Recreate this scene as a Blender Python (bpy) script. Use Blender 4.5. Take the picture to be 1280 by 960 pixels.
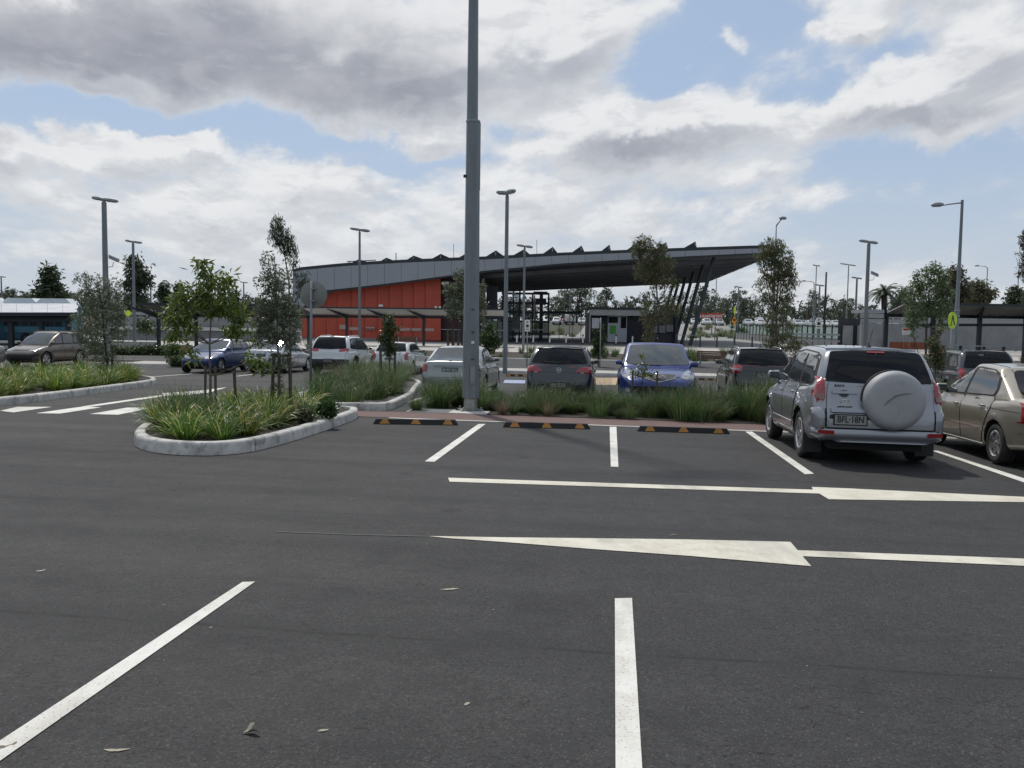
import bpy, bmesh, math, random
import numpy as np
from mathutils import Vector, Matrix, Euler
from mathutils.bvhtree import BVHTree
from mathutils.geometry import delaunay_2d_cdt
random.seed(7)
for o in list(bpy.data.objects): bpy.data.objects.remove(o)
SC = bpy.context.scene
COL = SC.collection
R = math.radians
# ---------------------------------------------------------------- camera
F = 1085.0; EYE = 1.68
TH = math.atan(76/1085.); RO = 0.013
fw = Vector((0, math.cos(TH), -math.sin(TH)))
up0 = Vector((0, math.sin(TH), math.cos(TH)))
rt = (Vector((1,0,0))*math.cos(RO) + up0*math.sin(RO)).normalized()
up = (up0*math.cos(RO) - Vector((1,0,0))*math.sin(RO)).normalized()
cam = bpy.data.objects.new('camera', bpy.data.cameras.new('camera'))
COL.objects.link(cam)
cam.matrix_world = Matrix(((rt.x,up.x,-fw.x,0),(rt.y,up.y,-fw.y,0),(rt.z,up.z,-fw.z,EYE),(0,0,0,1)))
cam.data.sensor_width = 36; cam.data.lens = 36*F/1280.
cam.data.clip_end = 6000; cam.data.clip_start = 0.05
SC.camera = cam
# ---------------------------------------------------------------- light
SUN_AZ = math.atan2(-0.37, 0.93)      # from +Y towards +X
SUN_EL = R(57)
sl = bpy.data.lights.new('sun', 'SUN'); sl.energy = 2.9; sl.angle = R(2.6); sl.color = (1.0, 0.955, 0.88)
so = bpy.data.objects.new('sun', sl); COL.objects.link(so)
sd = Vector((math.sin(SUN_AZ)*math.cos(SUN_EL), math.cos(SUN_AZ)*math.cos(SUN_EL), math.sin(SUN_EL)))
so.rotation_euler = sd.to_track_quat('Z', 'Y').to_euler()
SC.view_settings.view_transform = 'Standard'; SC.view_settings.look = 'None'
SC.view_settings.gamma = 1; SC.view_settings.exposure = 0.0
SC.render.engine = 'CYCLES'
W = bpy.data.worlds.new('World'); SC.world = W; W.use_nodes = True
W.cycles.sampling_method = 'MANUAL'; W.cycles.sample_map_resolution = 256
nt = W.node_tree; nt.nodes.clear()
def N(nt, t, **kw):
    n = nt.nodes.new(t)
    ins = kw.pop('ins', {})
    for k, v in kw.items(): setattr(n, k, v)
    for k, v in ins.items():
        if isinstance(v, bpy.types.NodeSocket): nt.links.new(v, n.inputs[k])
        else: n.inputs[k].default_value = v
    return n
def M_(nt, op, a, b=None, c=None, clamp=False):
    n = nt.nodes.new('ShaderNodeMath'); n.operation = op; n.use_clamp = clamp
    for i, v in enumerate((a, b, c)):
        if v is None: continue
        if isinstance(v, bpy.types.NodeSocket): nt.links.new(v, n.inputs[i])
        else: n.inputs[i].default_value = v
    return n.outputs[0]
def SS(nt, v, lo, hi):
    n = N(nt, 'ShaderNodeMapRange', interpolation_type='SMOOTHSTEP', ins={0: v, 1: lo, 2: hi, 3: 0.0, 4: 1.0})
    return n.outputs[0]
def MIX(nt, f, a, b, bt='MIX'):
    n = nt.nodes.new('ShaderNodeMix'); n.data_type = 'RGBA'; n.blend_type = bt
    for k, v in ((0, f), (6, a), (7, b)):
        if isinstance(v, bpy.types.NodeSocket): nt.links.new(v, n.inputs[k])
        else: n.inputs[k].default_value = v if k == 0 else (*v, 1)[:4]
    return n.outputs[2]
sky = N(nt, 'ShaderNodeTexSky', sky_type='NISHITA', sun_disc=False, sun_elevation=SUN_EL, sun_rotation=SUN_AZ, air_density=1.0, dust_density=1.4, ozone_density=1.2)
tc = N(nt, 'ShaderNodeTexCoord')
sep = N(nt, 'ShaderNodeSeparateXYZ', ins={0: tc.outputs['Generated']})
az = M_(nt, 'ARCTAN2', sep.outputs[0], sep.outputs[1])
el = M_(nt, 'ARCSINE', sep.outputs[2])
def blob_field(az, el, blobs):
    tot = None
    for (px, py, rx, ry, w) in blobs:      # centre in degrees of azimuth and elevation
        dx = M_(nt, 'DIVIDE', M_(nt, 'SUBTRACT', az, R(px)), R(rx))
        dy = M_(nt, 'DIVIDE', M_(nt, 'SUBTRACT', el, R(py)), R(ry))
        q = M_(nt, 'ADD', M_(nt, 'MULTIPLY', dx, dx), M_(nt, 'MULTIPLY', dy, dy))
        e = M_(nt, 'MULTIPLY', M_(nt, 'EXPONENT', M_(nt, 'MULTIPLY', q, -1.0)), w)
        tot = e if tot is None else M_(nt, 'ADD', tot, e)
    return tot
def dg(px, py, rx, ry, w):               # cloud banks given in the frame's own degrees
    return (math.degrees(math.atan((px-640)/F)), math.degrees(math.atan((404-py)/F)), rx*0.0528, ry*0.0528, w)
CL = [dg(230,60,330,80,.30), dg(490,105,130,55,.30), dg(0,120,160,50,.2), dg(190,180,190,16,-.42), dg(400,193,100,12,-.42), dg(520,212,120,7,-.22),
      dg(262,192,38,14,.36), dg(205,200,45,10,.22), dg(60,225,120,22,.24), dg(520,182,70,26,.34), dg(640,190,60,16,.0), dg(700,55,120,60,.24), dg(850,70,55,60,-.26), dg(930,35,60,36,-.34), dg(830,110,70,26,-.24), dg(985,130,40,26,-.30), dg(770,170,120,30,.34), dg(880,150,80,22,.16),
      dg(1000,70,26,18,.0), dg(1130,25,110,26,.32), dg(1060,62,50,14,.22), dg(1200,120,140,45,.40), dg(1090,165,110,26,.30), dg(1110,100,50,16,-.22), dg(1100,215,70,14,-.30), dg(1230,222,80,20,-.30), dg(1130,290,110,50,-.26), dg(960,215,130,14,.08), dg(1020,255,120,12,.14),
      dg(400,265,330,42,.10), dg(640,330,700,50,.08), dg(700,230,100,12,-.08), dg(905,60,24,15,.40), dg(868,92,15,8,.3), dg(820,20,40,16,.16), dg(1045,58,50,18,.2), dg(600,35,70,30,.06), dg(655,170,30,10,-.2), dg(560,60,40,14,-.12)]
def density(az, el, detail, sh=0.):
    # a flat layer seen in perspective, slightly sheared so that banks climb to the right
    h = M_(nt, 'ADD', M_(nt, 'MAXIMUM', el, 0.0), 0.20)
    vx = M_(nt, 'DIVIDE', az, M_(nt, 'ADD', M_(nt, 'MULTIPLY', h, 1.1), .10))
    vy = M_(nt, 'SUBTRACT', M_(nt, 'MULTIPLY', M_(nt, 'LOGARITHM', h, 2.718), 1.45), M_(nt, 'MULTIPLY', az, .45))
    cv = N(nt, 'ShaderNodeCombineXYZ', ins={0: vx, 1: vy, 2: 1.3})
    n1 = N(nt, 'ShaderNodeTexNoise', ins={'Vector': cv.outputs[0], 'Scale': 2.3, 'Detail': detail, 'Roughness': .55, 'Distortion': .35})
    wn = N(nt, 'ShaderNodeTexNoise', ins={'Vector': cv.outputs[0], 'Scale': 9., 'Detail': 4., 'Roughness': .6})
    wc = N(nt, 'ShaderNodeVectorMath', operation='MULTIPLY_ADD', ins={0: wn.outputs['Color'], 1: (.16,.16,0), 2: cv.outputs[0]})
    n2 = N(nt, 'ShaderNodeTexVoronoi', feature='F1', normalize=True, ins={'Vector': wc.outputs[0], 'Scale': 4.2, 'Detail': 3.5, 'Roughness': .55, 'Lacunarity': 2.1})
    n3 = N(nt, 'ShaderNodeTexNoise', ins={'Vector': cv.outputs[0], 'Scale': 15., 'Detail': 4., 'Roughness': .6})
    puff = M_(nt, 'SUBTRACT', 1.0, n2.outputs['Distance'])
    return M_(nt, 'ADD', M_(nt, 'ADD', M_(nt, 'MULTIPLY', n1.outputs[0], .80), M_(nt, 'MULTIPLY', puff, .62)), M_(nt, 'MULTIPLY', n3.outputs[0], .16))
wv_ = N(nt, 'ShaderNodeTexNoise', ins={'Vector': tc.outputs['Generated'], 'Scale': 11., 'Detail': 5., 'Roughness': .6})
wsp = N(nt, 'ShaderNodeSeparateColor', ins={0: wv_.outputs['Color']})
azw = M_(nt, 'ADD', az, M_(nt, 'MULTIPLY', M_(nt, 'SUBTRACT', wsp.outputs[0], .5), R(9.0)))
elw = M_(nt, 'ADD', el, M_(nt, 'MULTIPLY', M_(nt, 'SUBTRACT', wsp.outputs[1], .5), R(4.6)))
OFF = .462
dn = density(az, el, 9.0)
bf = blob_field(azw, elw, CL)
dn = M_(nt, 'SUBTRACT', dn, OFF)
d0 = M_(nt, 'ADD', dn, bf)
el2 = M_(nt, 'ADD', el, R(1.1)); az2 = M_(nt, 'SUBTRACT', az, R(.6))
d1 = M_(nt, 'ADD', M_(nt, 'SUBTRACT', density(az2, el2, 7.0), OFF), blob_field(M_(nt, 'SUBTRACT', azw, R(.6)), M_(nt, 'ADD', elw, R(1.1)), CL))
cover = SS(nt, d0, .39, .60)
thin = SS(nt, d0, .28, .60)
thick = SS(nt, d1, .55, 1.05)
edge = SS(nt, M_(nt, 'SUBTRACT', d0, d1), -.06, .12)
c1 = MIX(nt, thick, (7.5,7.7,8.0), (4.4,4.65,5.3))
c2 = MIX(nt, M_(nt, 'MULTIPLY', edge, .8), c1, (9.3,9.4,9.5))
dk = SS(nt, blob_field(azw, elw, [dg(230,75,330,62,.85), dg(460,128,150,38,.75), dg(790,190,110,16,.60), dg(1150,172,120,12,.55), dg(1230,120,80,20,.4), dg(30,130,150,34,.5), dg(72,52,34,14,-.75), dg(150,140,50,10,-.5), dg(40,20,60,22,-.45), dg(420,85,30,14,-.35), dg(1090,170,60,10,.2), dg(20,215,60,14,.5), dg(500,255,90,12,.35)]), .12, .95)
wob = SS(nt, dn, .30, .75)
c3 = MIX(nt, M_(nt, 'MULTIPLY', dk, M_(nt, 'ADD', M_(nt, 'MULTIPLY', wob, .30), .64)), c2, (3.0,3.15,3.75))
mot = N(nt, 'ShaderNodeTexNoise', ins={'Vector': N(nt, 'ShaderNodeMapping', ins={0: tc.outputs['Generated'], 3: (1,1,2.6)}).outputs[0], 'Scale': 16., 'Detail': 6., 'Roughness': .6, 'Distortion': .3})
c3 = MIX(nt, M_(nt, 'MULTIPLY', SS(nt, mot.outputs[0], .50, .66), .36), c3, (5.0,5.2,5.8))
c3 = MIX(nt, M_(nt, 'MULTIPLY', SS(nt, mot.outputs[0], .46, .34), .14), c3, (8.6,8.7,8.9))
base = MIX(nt, .70, sky.outputs[0], (4.5,5.85,8.0))
hz = SS(nt, el, R(15), R(-1))
base2 = MIX(nt, M_(nt, 'MULTIPLY', hz, .72), base, (6.1,6.8,7.6))
base3 = MIX(nt, M_(nt, 'MULTIPLY', thin, .55), base2, (6.9,7.2,7.7))
full = MIX(nt, M_(nt, 'MULTIPLY', cover, .95), base3, c3)
full2 = MIX(nt, M_(nt, 'MULTIPLY', SS(nt, el, R(9), R(-2)), .5), full, (6.4,6.85,7.4))
bg = N(nt, 'ShaderNodeBackground', ins={0: full2, 1: 0.092})
wo = N(nt, 'ShaderNodeOutputWorld', ins={0: bg.outputs[0]})

# ---------------------------------------------------------------- terrain + placing helpers
def sm(t): t = min(1, max(0, t)); return t*t*(3-2*t)
def gz(x, y):
    """height of the ground: falls away gently from the camera, levels out at the station, rises behind it"""
    x = max(-45., min(45., x))
    p = -0.017*min(y, 42)+.164*sm((y-42)/33.)
    p -= 0.012*x*(1-(sm((y-14)/16.) if x < 0 else sm((y-32)/28.)))
    return p+2.4*sm((y-150)/45.)+max(0, min(y, 600)-195)*.004
def ray(px, py): return fw + rt*((px-640)/F) + up*((480-py)/F)
def G(px, py):
    """the spot on the ground seen at a photograph pixel"""
    d = ray(px, py); k = .5; prev = 0
    while k < 3000:
        if EYE+d.z*k < gz(d.x*k, d.y*k):
            lo, hi = prev, k
            for _ in range(30):
                m = (lo+hi)/2
                if EYE+d.z*m < gz(d.x*m, d.y*m): hi = m
                else: lo = m
            return (d.x*lo, d.y*lo)
        prev = k; k *= 1.02
    return (d.x*300, d.y*300)
def AT(px, py, y):
    d = ray(px, py); k = y/d.y
    return Vector((d.x*k, y, EYE+d.z*k))
def XO(px, y): return AT(px, 404, y).x
SV = Vector((0.116, 0.9932)); RV = Vector((0.9932, -0.116))     # along the bays / along the rows
def UV(u, v): p = RV*u + SV*v; return (p.x, p.y)
HEAD = math.atan2(SV.y, SV.x)

# ---------------------------------------------------------------- object helpers
def setp(o, label=None, cat=None, group=None, kind=None):
    if label: o['label'] = label
    if cat: o['category'] = cat
    if group: o['group'] = group
    if kind: o['kind'] = kind
    return o
def empty(name, loc=(0,0,0), rz=0, label=None, cat=None, group=None, kind=None):
    o = bpy.data.objects.new(name, None); COL.objects.link(o)
    o.empty_display_size = .2
    o.location = loc; o.rotation_euler = (0,0,rz)
    return setp(o, label, cat, group, kind)
def obj(name, me, parent=None, loc=None):
    o = bpy.data.objects.new(name, me); COL.objects.link(o)
    if parent: o.parent = parent
    if loc is not None: o.location = loc
    return o
def dup(o, parent=None):
    c = o.copy(); COL.objects.link(c); c.parent = parent
    for ch in o.children: dup(ch, c)
    return c
class MB:
    def __init__(s): s.v = []; s.f = []; s.m = []; s.cur = 0
    def face(s, idx): s.f.append(tuple(idx)); s.m.append(s.cur)
    def quad(s, a, b, c, d):
        n = len(s.v); s.v += [tuple(a), tuple(b), tuple(c), tuple(d)]; s.face((n,n+1,n+2,n+3))
    def tri(s, a, b, c):
        n = len(s.v); s.v += [tuple(a), tuple(b), tuple(c)]; s.face((n,n+1,n+2))
    def box(s, x0, x1, y0, y1, z0, z1):
        n = len(s.v)
        s.v += [(x0,y0,z0),(x1,y0,z0),(x1,y1,z0),(x0,y1,z0),(x0,y0,z1),(x1,y0,z1),(x1,y1,z1),(x0,y1,z1)]
        for q in ((0,3,2,1),(4,5,6,7),(0,1,5,4),(1,2,6,5),(2,3,7,6),(3,0,4,7)): s.face([n+i for i in q])
        return s
    def obox(s, a, b, w, h, upv=(0,0,1)):
        """bar from a to b, width w, height h"""
        a = Vector(a); b = Vector(b); d = (b-a).normalized(); u = Vector(upv)
        sd_ = d.cross(u)
        if sd_.length < 1e-4: sd_ = d.cross(Vector((1,0,0)))
        sd_.normalize(); u = sd_.cross(d).normalized()
        n = len(s.v)
        for p in (a, b):
            for (i, j) in ((-1,-1),(1,-1),(1,1),(-1,1)): s.v.append(tuple(p+sd_*(i*w/2)+u*(j*h/2)))
        for q in ((0,1,2,3),(7,6,5,4),(0,4,5,1),(1,5,6,2),(2,6,7,3),(3,7,4,0)): s.face([n+i for i in q])
        return s
    def tube(s, pts, rad, n=8, cap=True, ph=0):
        pts = [Vector(p) for p in pts]
        if not hasattr(rad, '__len__'): rad = [rad]*len(pts)
        base = len(s.v); prev = None
        for i, p in enumerate(pts):
            d = (pts[min(i+1, len(pts)-1)]-pts[max(i-1, 0)]).normalized()
            a = d.cross(Vector((0,0,1)) if abs(d.z) < .95 else Vector((0,1,0))).normalized()
            if prev is not None and a.dot(prev) < 0: a = -a
            prev = a; b = d.cross(a)
            for k in range(n):
                t = 2*math.pi*k/n+ph; s.v.append(tuple(p+(a*math.cos(t)+b*math.sin(t))*rad[i]))
        for i in range(len(pts)-1):
            for k in range(n):
                s.face((base+i*n+k, base+i*n+(k+1) % n, base+(i+1)*n+(k+1) % n, base+(i+1)*n+k))
        if cap:
            s.face([base+k for k in range(n)][::-1]); s.face([base+(len(pts)-1)*n+k for k in range(n)])
        return s
    def lathe(s, prof, n, axis='z', c=(0,0,0)):
        """prof = [(r, h)] about an axis through c"""
        base = len(s.v)
        for (r_, h) in prof:
            for k in range(n):
                t = 2*math.pi*k/n; a, b = r_*math.cos(t), r_*math.sin(t)
                p = {'z': (a, b, h), 'y': (a, h, b), 'x': (h, a, b)}[axis]
                s.v.append((p[0]+c[0], p[1]+c[1], p[2]+c[2]))
        for i in range(len(prof)-1):
            for k in range(n):
                s.face((base+i*n+k, base+i*n+(k+1) % n, base+(i+1)*n+(k+1) % n, base+(i+1)*n+k))
        return s
    def prism(s, poly, z0, z1):
        n = len(poly); b = len(s.v)
        s.v += [(x, y, z0) for x, y in poly] + [(x, y, z1) for x, y in poly]
        s.face([b+i for i in range(n)][::-1]); s.face([b+n+i for i in range(n)])
        for i in range(n): s.face((b+i, b+(i+1) % n, b+n+(i+1) % n, b+n+i))
        return s
    def hull(s, A, B):
        """solid between two matching polygons of 3D points"""
        n = len(A); b = len(s.v); s.v += [tuple(p) for p in A]+[tuple(p) for p in B]
        s.face([b+i for i in range(n)][::-1]); s.face([b+n+i for i in range(n)])
        for i in range(n): s.face((b+i, b+(i+1) % n, b+n+(i+1) % n, b+n+i))
        return s
    def mesh(s, name, mats, smooth=False, fix=True):
        me = bpy.data.meshes.new(name); me.from_pydata(s.v, [], s.f)
        for m in (mats if isinstance(mats, (list, tuple)) else [mats]): me.materials.append(m)
        if any(s.m): me.polygons.foreach_set('material_index', s.m)
        if fix:
            bm = bmesh.new(); bm.from_mesh(me); bmesh.ops.recalc_face_normals(bm, faces=bm.faces); bm.to_mesh(me); bm.free()
        if smooth:
            me.polygons.foreach_set('use_smooth', [True]*len(me.polygons))
            if smooth is not True: me.set_sharp_from_angle(angle=R(smooth))
        me.update(); return me
    def build(s, name, mats, parent=None, smooth=False, loc=None, fix=True):
        return obj(name, s.mesh(name, mats, smooth, fix), parent, loc)
def chaikin(p, it=2):
    for _ in range(it):
        q = []
        for i in range(len(p)):
            a, b = p[i], p[(i+1) % len(p)]
            q += [(a[0]*.75+b[0]*.25, a[1]*.75+b[1]*.25), (a[0]*.25+b[0]*.75, a[1]*.25+b[1]*.75)]
        p = q
    return p
def inside(pt, poly):
    x, y = pt; c = False; j = len(poly)-1
    for i in range(len(poly)):
        xi, yi = poly[i]; xj, yj = poly[j]
        if (yi > y) != (yj > y) and x < (xj-xi)*(y-yi)/(yj-yi)+xi: c = not c
        j = i
    return c
def tri2d(poly, step):
    """triangulated polygon with inner grid points; boundary verts first"""
    out = []
    for i in range(len(poly)):
        a, b = poly[i], poly[(i+1) % len(poly)]
        L = math.hypot(b[0]-a[0], b[1]-a[1]); k = max(1, int(math.ceil(L/step)))
        for j in range(k): out.append((a[0]+(b[0]-a[0])*j/k, a[1]+(b[1]-a[1])*j/k))
    nb = len(out)
    xs = [p[0] for p in out]; ys = [p[1] for p in out]
    pts = list(out)
    ox = np.array(out)
    y = min(ys)+step/2
    while y < max(ys):
        x = min(xs)+step/2
        while x < max(xs):
            if inside((x, y), out) and ((ox[:,0]-x)**2+(ox[:,1]-y)**2).min() > (step*.4)**2: pts.append((x, y))
            x += step
        y += step
    r = delaunay_2d_cdt([Vector(p) for p in pts], [], [list(range(nb))], 1, 1e-6)
    # keep the map boundary flag
    bset = {(round(p[0],5), round(p[1],5)) for p in out}
    vs = [(p.x, p.y) for p in r[0]]
    return vs, r[2], [(round(p[0],5), round(p[1],5)) in bset for p in vs]
def drape(name, poly, off, m, step=2.0, parent=None, kind='structure', h0=None, thick=0):
    vs, fs, bd = tri2d(poly, step)
    me = bpy.data.meshes.new(name)
    me.from_pydata([(x, y, gz(x, y)+off) for x, y in vs], [], [tuple(f) for f in fs])
    bm = bmesh.new(); bm.from_mesh(me)
    for f in bm.faces:
        if f.normal.z < 0: f.normal_flip()
    bm.to_mesh(me); bm.free()
    me.materials.append(m)
    o = obj(name, me, parent)
    if kind and not parent: o['kind'] = kind
    return o
# ---------------------------------------------------------------- materials
def newmat(name):
    m = bpy.data.materials.new(name); m.use_nodes = True
    nt = m.node_tree; nt.nodes.clear()
    p = nt.nodes.new('ShaderNodeBsdfPrincipled'); o = nt.nodes.new('ShaderNodeOutputMaterial')
    nt.links.new(p.outputs[0], o.inputs[0]); return m, nt, p
def mat(name, col, rough=.6, metal=0., var=.0, vs=3., bump=0., bs=60., dirt=None, spec=.5, coat=0., trans=None, stretch=None):
    """base colour with mottling (var), fine relief (bump) and optional dirt streaks"""
    m, nt, p = newmat(name)
    p.inputs['Roughness'].default_value = rough; p.inputs['Metallic'].default_value = metal
    p.inputs['Specular IOR Level'].default_value = spec; p.inputs['Coat Weight'].default_value = coat
    p.inputs['Coat Roughness'].default_value = .05
    tc = N(nt, 'ShaderNodeTexCoord'); v = tc.outputs['Object']
    if stretch: v = N(nt, 'ShaderNodeMapping', ins={0: v, 3: stretch}).outputs[0]
    c = None
    if var:
        n = N(nt, 'ShaderNodeTexNoise', ins={'Vector': v, 'Scale': vs, 'Detail': 6., 'Roughness': .62})
        f = SS(nt, n.outputs[0], .28, .72)
        c = MIX(nt, f, tuple(x*(1-var) for x in col), tuple(min(1, x*(1+var)) for x in col))
        rr = N(nt, 'ShaderNodeMapRange', ins={0: n.outputs[0], 1: .3, 2: .7, 3: max(0, rough-.08), 4: min(1, rough+.1)})
        nt.links.new(rr.outputs[0], p.inputs['Roughness'])
    if dirt:
        n = N(nt, 'ShaderNodeTexNoise', ins={'Vector': v, 'Scale': dirt[1], 'Detail': 8., 'Roughness': .7})
        f = M_(nt, 'MULTIPLY', SS(nt, n.outputs[0], dirt[2], dirt[2]+.12), dirt[3])
        c = MIX(nt, f, c if c is not None else col, dirt[0])
    if c is not None: nt.links.new(c, p.inputs['Base Color'])
    else: p.inputs['Base Color'].default_value = (*col, 1)
    if bump:
        n = N(nt, 'ShaderNodeTexNoise', ins={'Vector': v, 'Scale': bs, 'Detail': 4.})
        b = N(nt, 'ShaderNodeBump', ins={'Strength': bump, 'Distance': .01, 'Height': n.outputs[0]})
        nt.links.new(b.outputs[0], p.inputs['Normal'])
    return m
def paint(name, col, metal=.55, rough=.32, dust=.25):
    m, nt, p = newmat(name)
    tc = N(nt, 'ShaderNodeTexCoord')
    sp = N(nt, 'ShaderNodeSeparateXYZ', ins={0: tc.outputs['Object']})
    n = N(nt, 'ShaderNodeTexNoise', ins={'Vector': tc.outputs['Object'], 'Scale': 2.4, 'Detail': 7., 'Roughness': .65})
    low = SS(nt, sp.outputs[2], .75, .15)
    d = M_(nt, 'ADD', M_(nt, 'MULTIPLY', low, .45), M_(nt, 'MULTIPLY', SS(nt, n.outputs[0], .35, .8), .35))
    d = M_(nt, 'MULTIPLY', d, dust)
    c = MIX(nt, d, col, tuple(x*.55+y*.45 for x, y in zip(col, (.16,.14,.115))))
    fl = N(nt, 'ShaderNodeTexNoise', ins={'Vector': tc.outputs['Object'], 'Scale': 900., 'Detail': 1.})
    c = MIX(nt, M_(nt, 'MULTIPLY', fl.outputs[0], .16), c, (.9,.9,.9), 'OVERLAY')
    nt.links.new(c, p.inputs['Base Color'])
    p.inputs['Metallic'].default_value = metal
    nt.links.new(M_(nt, 'ADD', M_(nt, 'MULTIPLY', d, .5), rough), p.inputs['Roughness'])
    p.inputs['Coat Weight'].default_value = .9
    nt.links.new(M_(nt, 'ADD', M_(nt, 'MULTIPLY', d, .35), .03), p.inputs['Coat Roughness'])
    return m
def leafmat(name, c1, c2, c3=None, rough=.5, tr=.35):
    """leaf colour varied leaf by leaf and clump by clump, slightly translucent"""
    m, nt, p = newmat(name)
    g = N(nt, 'ShaderNodeNewGeometry'); tc = N(nt, 'ShaderNodeTexCoord')
    n = N(nt, 'ShaderNodeTexNoise', ins={'Vector': tc.outputs['Object'], 'Scale': 2.2, 'Detail': 3.})
    f = M_(nt, 'ADD', M_(nt, 'MULTIPLY', g.outputs['Random Per Island'], .6), M_(nt, 'MULTIPLY', n.outputs[0], .45), clamp=True)
    c = MIX(nt, f, c1, c2)
    if c3: c = MIX(nt, SS(nt, g.outputs['Random Per Island'], .80, .93), c, c3)
    oi = N(nt, 'ShaderNodeObjectInfo')
    hs = N(nt, 'ShaderNodeHueSaturation', ins={'Color': c, 'Value': M_(nt, 'ADD', M_(nt, 'MULTIPLY', oi.outputs['Random'], .5), .75), 'Hue': M_(nt, 'ADD', M_(nt, 'MULTIPLY', oi.outputs['Random'], .03), .485)})
    c = hs.outputs[0]
    nt.links.new(c, p.inputs['Base Color']); p.inputs['Roughness'].default_value = rough
    t = N(nt, 'ShaderNodeBsdfTranslucent', ins={0: c})
    mx = N(nt, 'ShaderNodeMixShader', ins={0: tr, 1: p.outputs[0], 2: t.outputs[0]})
    nt.links.new(mx.outputs[0], nt.nodes['Material Output'].inputs[0])
    return m
def asphalt(name, dark=.029, light=.041, warm=(1.0,.985,.99)):
    m, nt, p = newmat(name)
    g = N(nt, 'ShaderNodeNewGeometry'); P_ = g.outputs['Position']
    rot = N(nt, 'ShaderNodeMapping', ins={0: P_, 2: (0,0,.116)}).outputs[0]
    big = N(nt, 'ShaderNodeTexNoise', ins={'Vector': P_, 'Scale': .28, 'Detail': 5., 'Roughness': .6})
    band = N(nt, 'ShaderNodeTexNoise', ins={'Vector': N(nt, 'ShaderNodeMapping', ins={0: rot, 3: (.06,1.1,1)}).outputs[0], 'Scale': 1.3, 'Detail': 4., 'Roughness': .6})
    mid = N(nt, 'ShaderNodeTexNoise', ins={'Vector': P_, 'Scale': 5., 'Detail': 8., 'Roughness': .72})
    fine = N(nt, 'ShaderNodeTexNoise', ins={'Vector': P_, 'Scale': 95., 'Detail': 3., 'Roughness': .6})
    vor = N(nt, 'ShaderNodeTexVoronoi', ins={'Vector': P_, 'Scale': 120.})
    f = M_(nt, 'ADD', M_(nt, 'MULTIPLY', big.outputs[0], .45), M_(nt, 'MULTIPLY', band.outputs[0], .55))
    f = SS(nt, f, .36, .64)
    c = MIX(nt, f, tuple(dark*w for w in warm), tuple(light*w for w in warm))
    c = MIX(nt, SS(nt, mid.outputs[0], .3, .75), c, tuple(light*1.25*w for w in warm))
    c = MIX(nt, M_(nt, 'MULTIPLY', SS(nt, fine.outputs[0], .36, .66), .55), c, (.018,.018,.018))
    c = MIX(nt, M_(nt, 'MULTIPLY', SS(nt, N(nt, 'ShaderNodeSeparateColor', ins={0: vor.outputs['Color']}).outputs[0], .88, .99), .45), c, (.12,.117,.11))
    pit = N(nt, 'ShaderNodeTexNoise', ins={'Vector': P_, 'Scale': 42., 'Detail': 4., 'Roughness': .75})
    c = MIX(nt, M_(nt, 'MULTIPLY', SS(nt, pit.outputs[0], .47, .36), .75), c, (.010,.010,.011))
    c = MIX(nt, M_(nt, 'MULTIPLY', SS(nt, pit.outputs[0], .56, .70), .45), c, (.075,.073,.070))
    # round oil spots and a few pale scuffs
    sp = N(nt, 'ShaderNodeTexVoronoi', ins={'Vector': P_, 'Scale': .75, 'Randomness': 1.})
    spn = M_(nt, 'ADD', sp.outputs['Distance'], M_(nt, 'MULTIPLY', mid.outputs[0], .10))
    c = MIX(nt, M_(nt, 'MULTIPLY', SS(nt, spn, .15, .08), .7), c, (.013,.013,.014))
    sc = N(nt, 'ShaderNodeTexNoise', ins={'Vector': N(nt, 'ShaderNodeMapping', ins={0: rot, 3: (.5,2.,1)}).outputs[0], 'Scale': 1.1, 'Detail': 9., 'Roughness': .75})
    c = MIX(nt, M_(nt, 'MULTIPLY', SS(nt, sc.outputs[0], .60, .72), .35), c, (.105,.10,.094))
    # paving seams running along the rows, a little wavy
    spx = N(nt, 'ShaderNodeSeparateXYZ', ins={0: rot}).outputs[1]
    wv = M_(nt, 'ADD', spx, M_(nt, 'MULTIPLY', big.outputs[0], .25))
    ln = M_(nt, 'ABSOLUTE', M_(nt, 'SUBTRACT', M_(nt, 'FRACT', M_(nt, 'DIVIDE', wv, 3.15)), .5))
    c = MIX(nt, M_(nt, 'MULTIPLY', SS(nt, ln, .010, .002), M_(nt, 'MULTIPLY', SS(nt, mid.outputs[0], .40, .58), .7)), c, (.008,.008,.008))
    c = MIX(nt, M_(nt, 'MULTIPLY', SS(nt, ln, .10, .0), .35), c, (.026,.026,.026))
    blt = N(nt, 'ShaderNodeTexNoise', ins={'Vector': P_, 'Scale': 1.5, 'Detail': 4., 'Roughness': .55, 'Distortion': .6})
    c = MIX(nt, M_(nt, 'MULTIPLY', SS(nt, blt.outputs[0], .50, .68), .35), c, (.018,.018,.019))
    nt.links.new(c, p.inputs['Base Color'])
    nt.links.new(N(nt, 'ShaderNodeMapRange', ins={0: f, 1: 0., 2: 1., 3: .72, 4: .86}).outputs[0], p.inputs['Roughness'])
    p.inputs['Specular IOR Level'].default_value = .25
    h = M_(nt, 'ADD', M_(nt, 'MULTIPLY', fine.outputs[0], .7), M_(nt, 'MULTIPLY', vor.outputs['Distance'], -.6))
    b = N(nt, 'ShaderNodeBump', ins={'Strength': .55, 'Distance': .006, 'Height': h})
    nt.links.new(b.outputs[0], p.inputs['Normal'])
    return m
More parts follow.
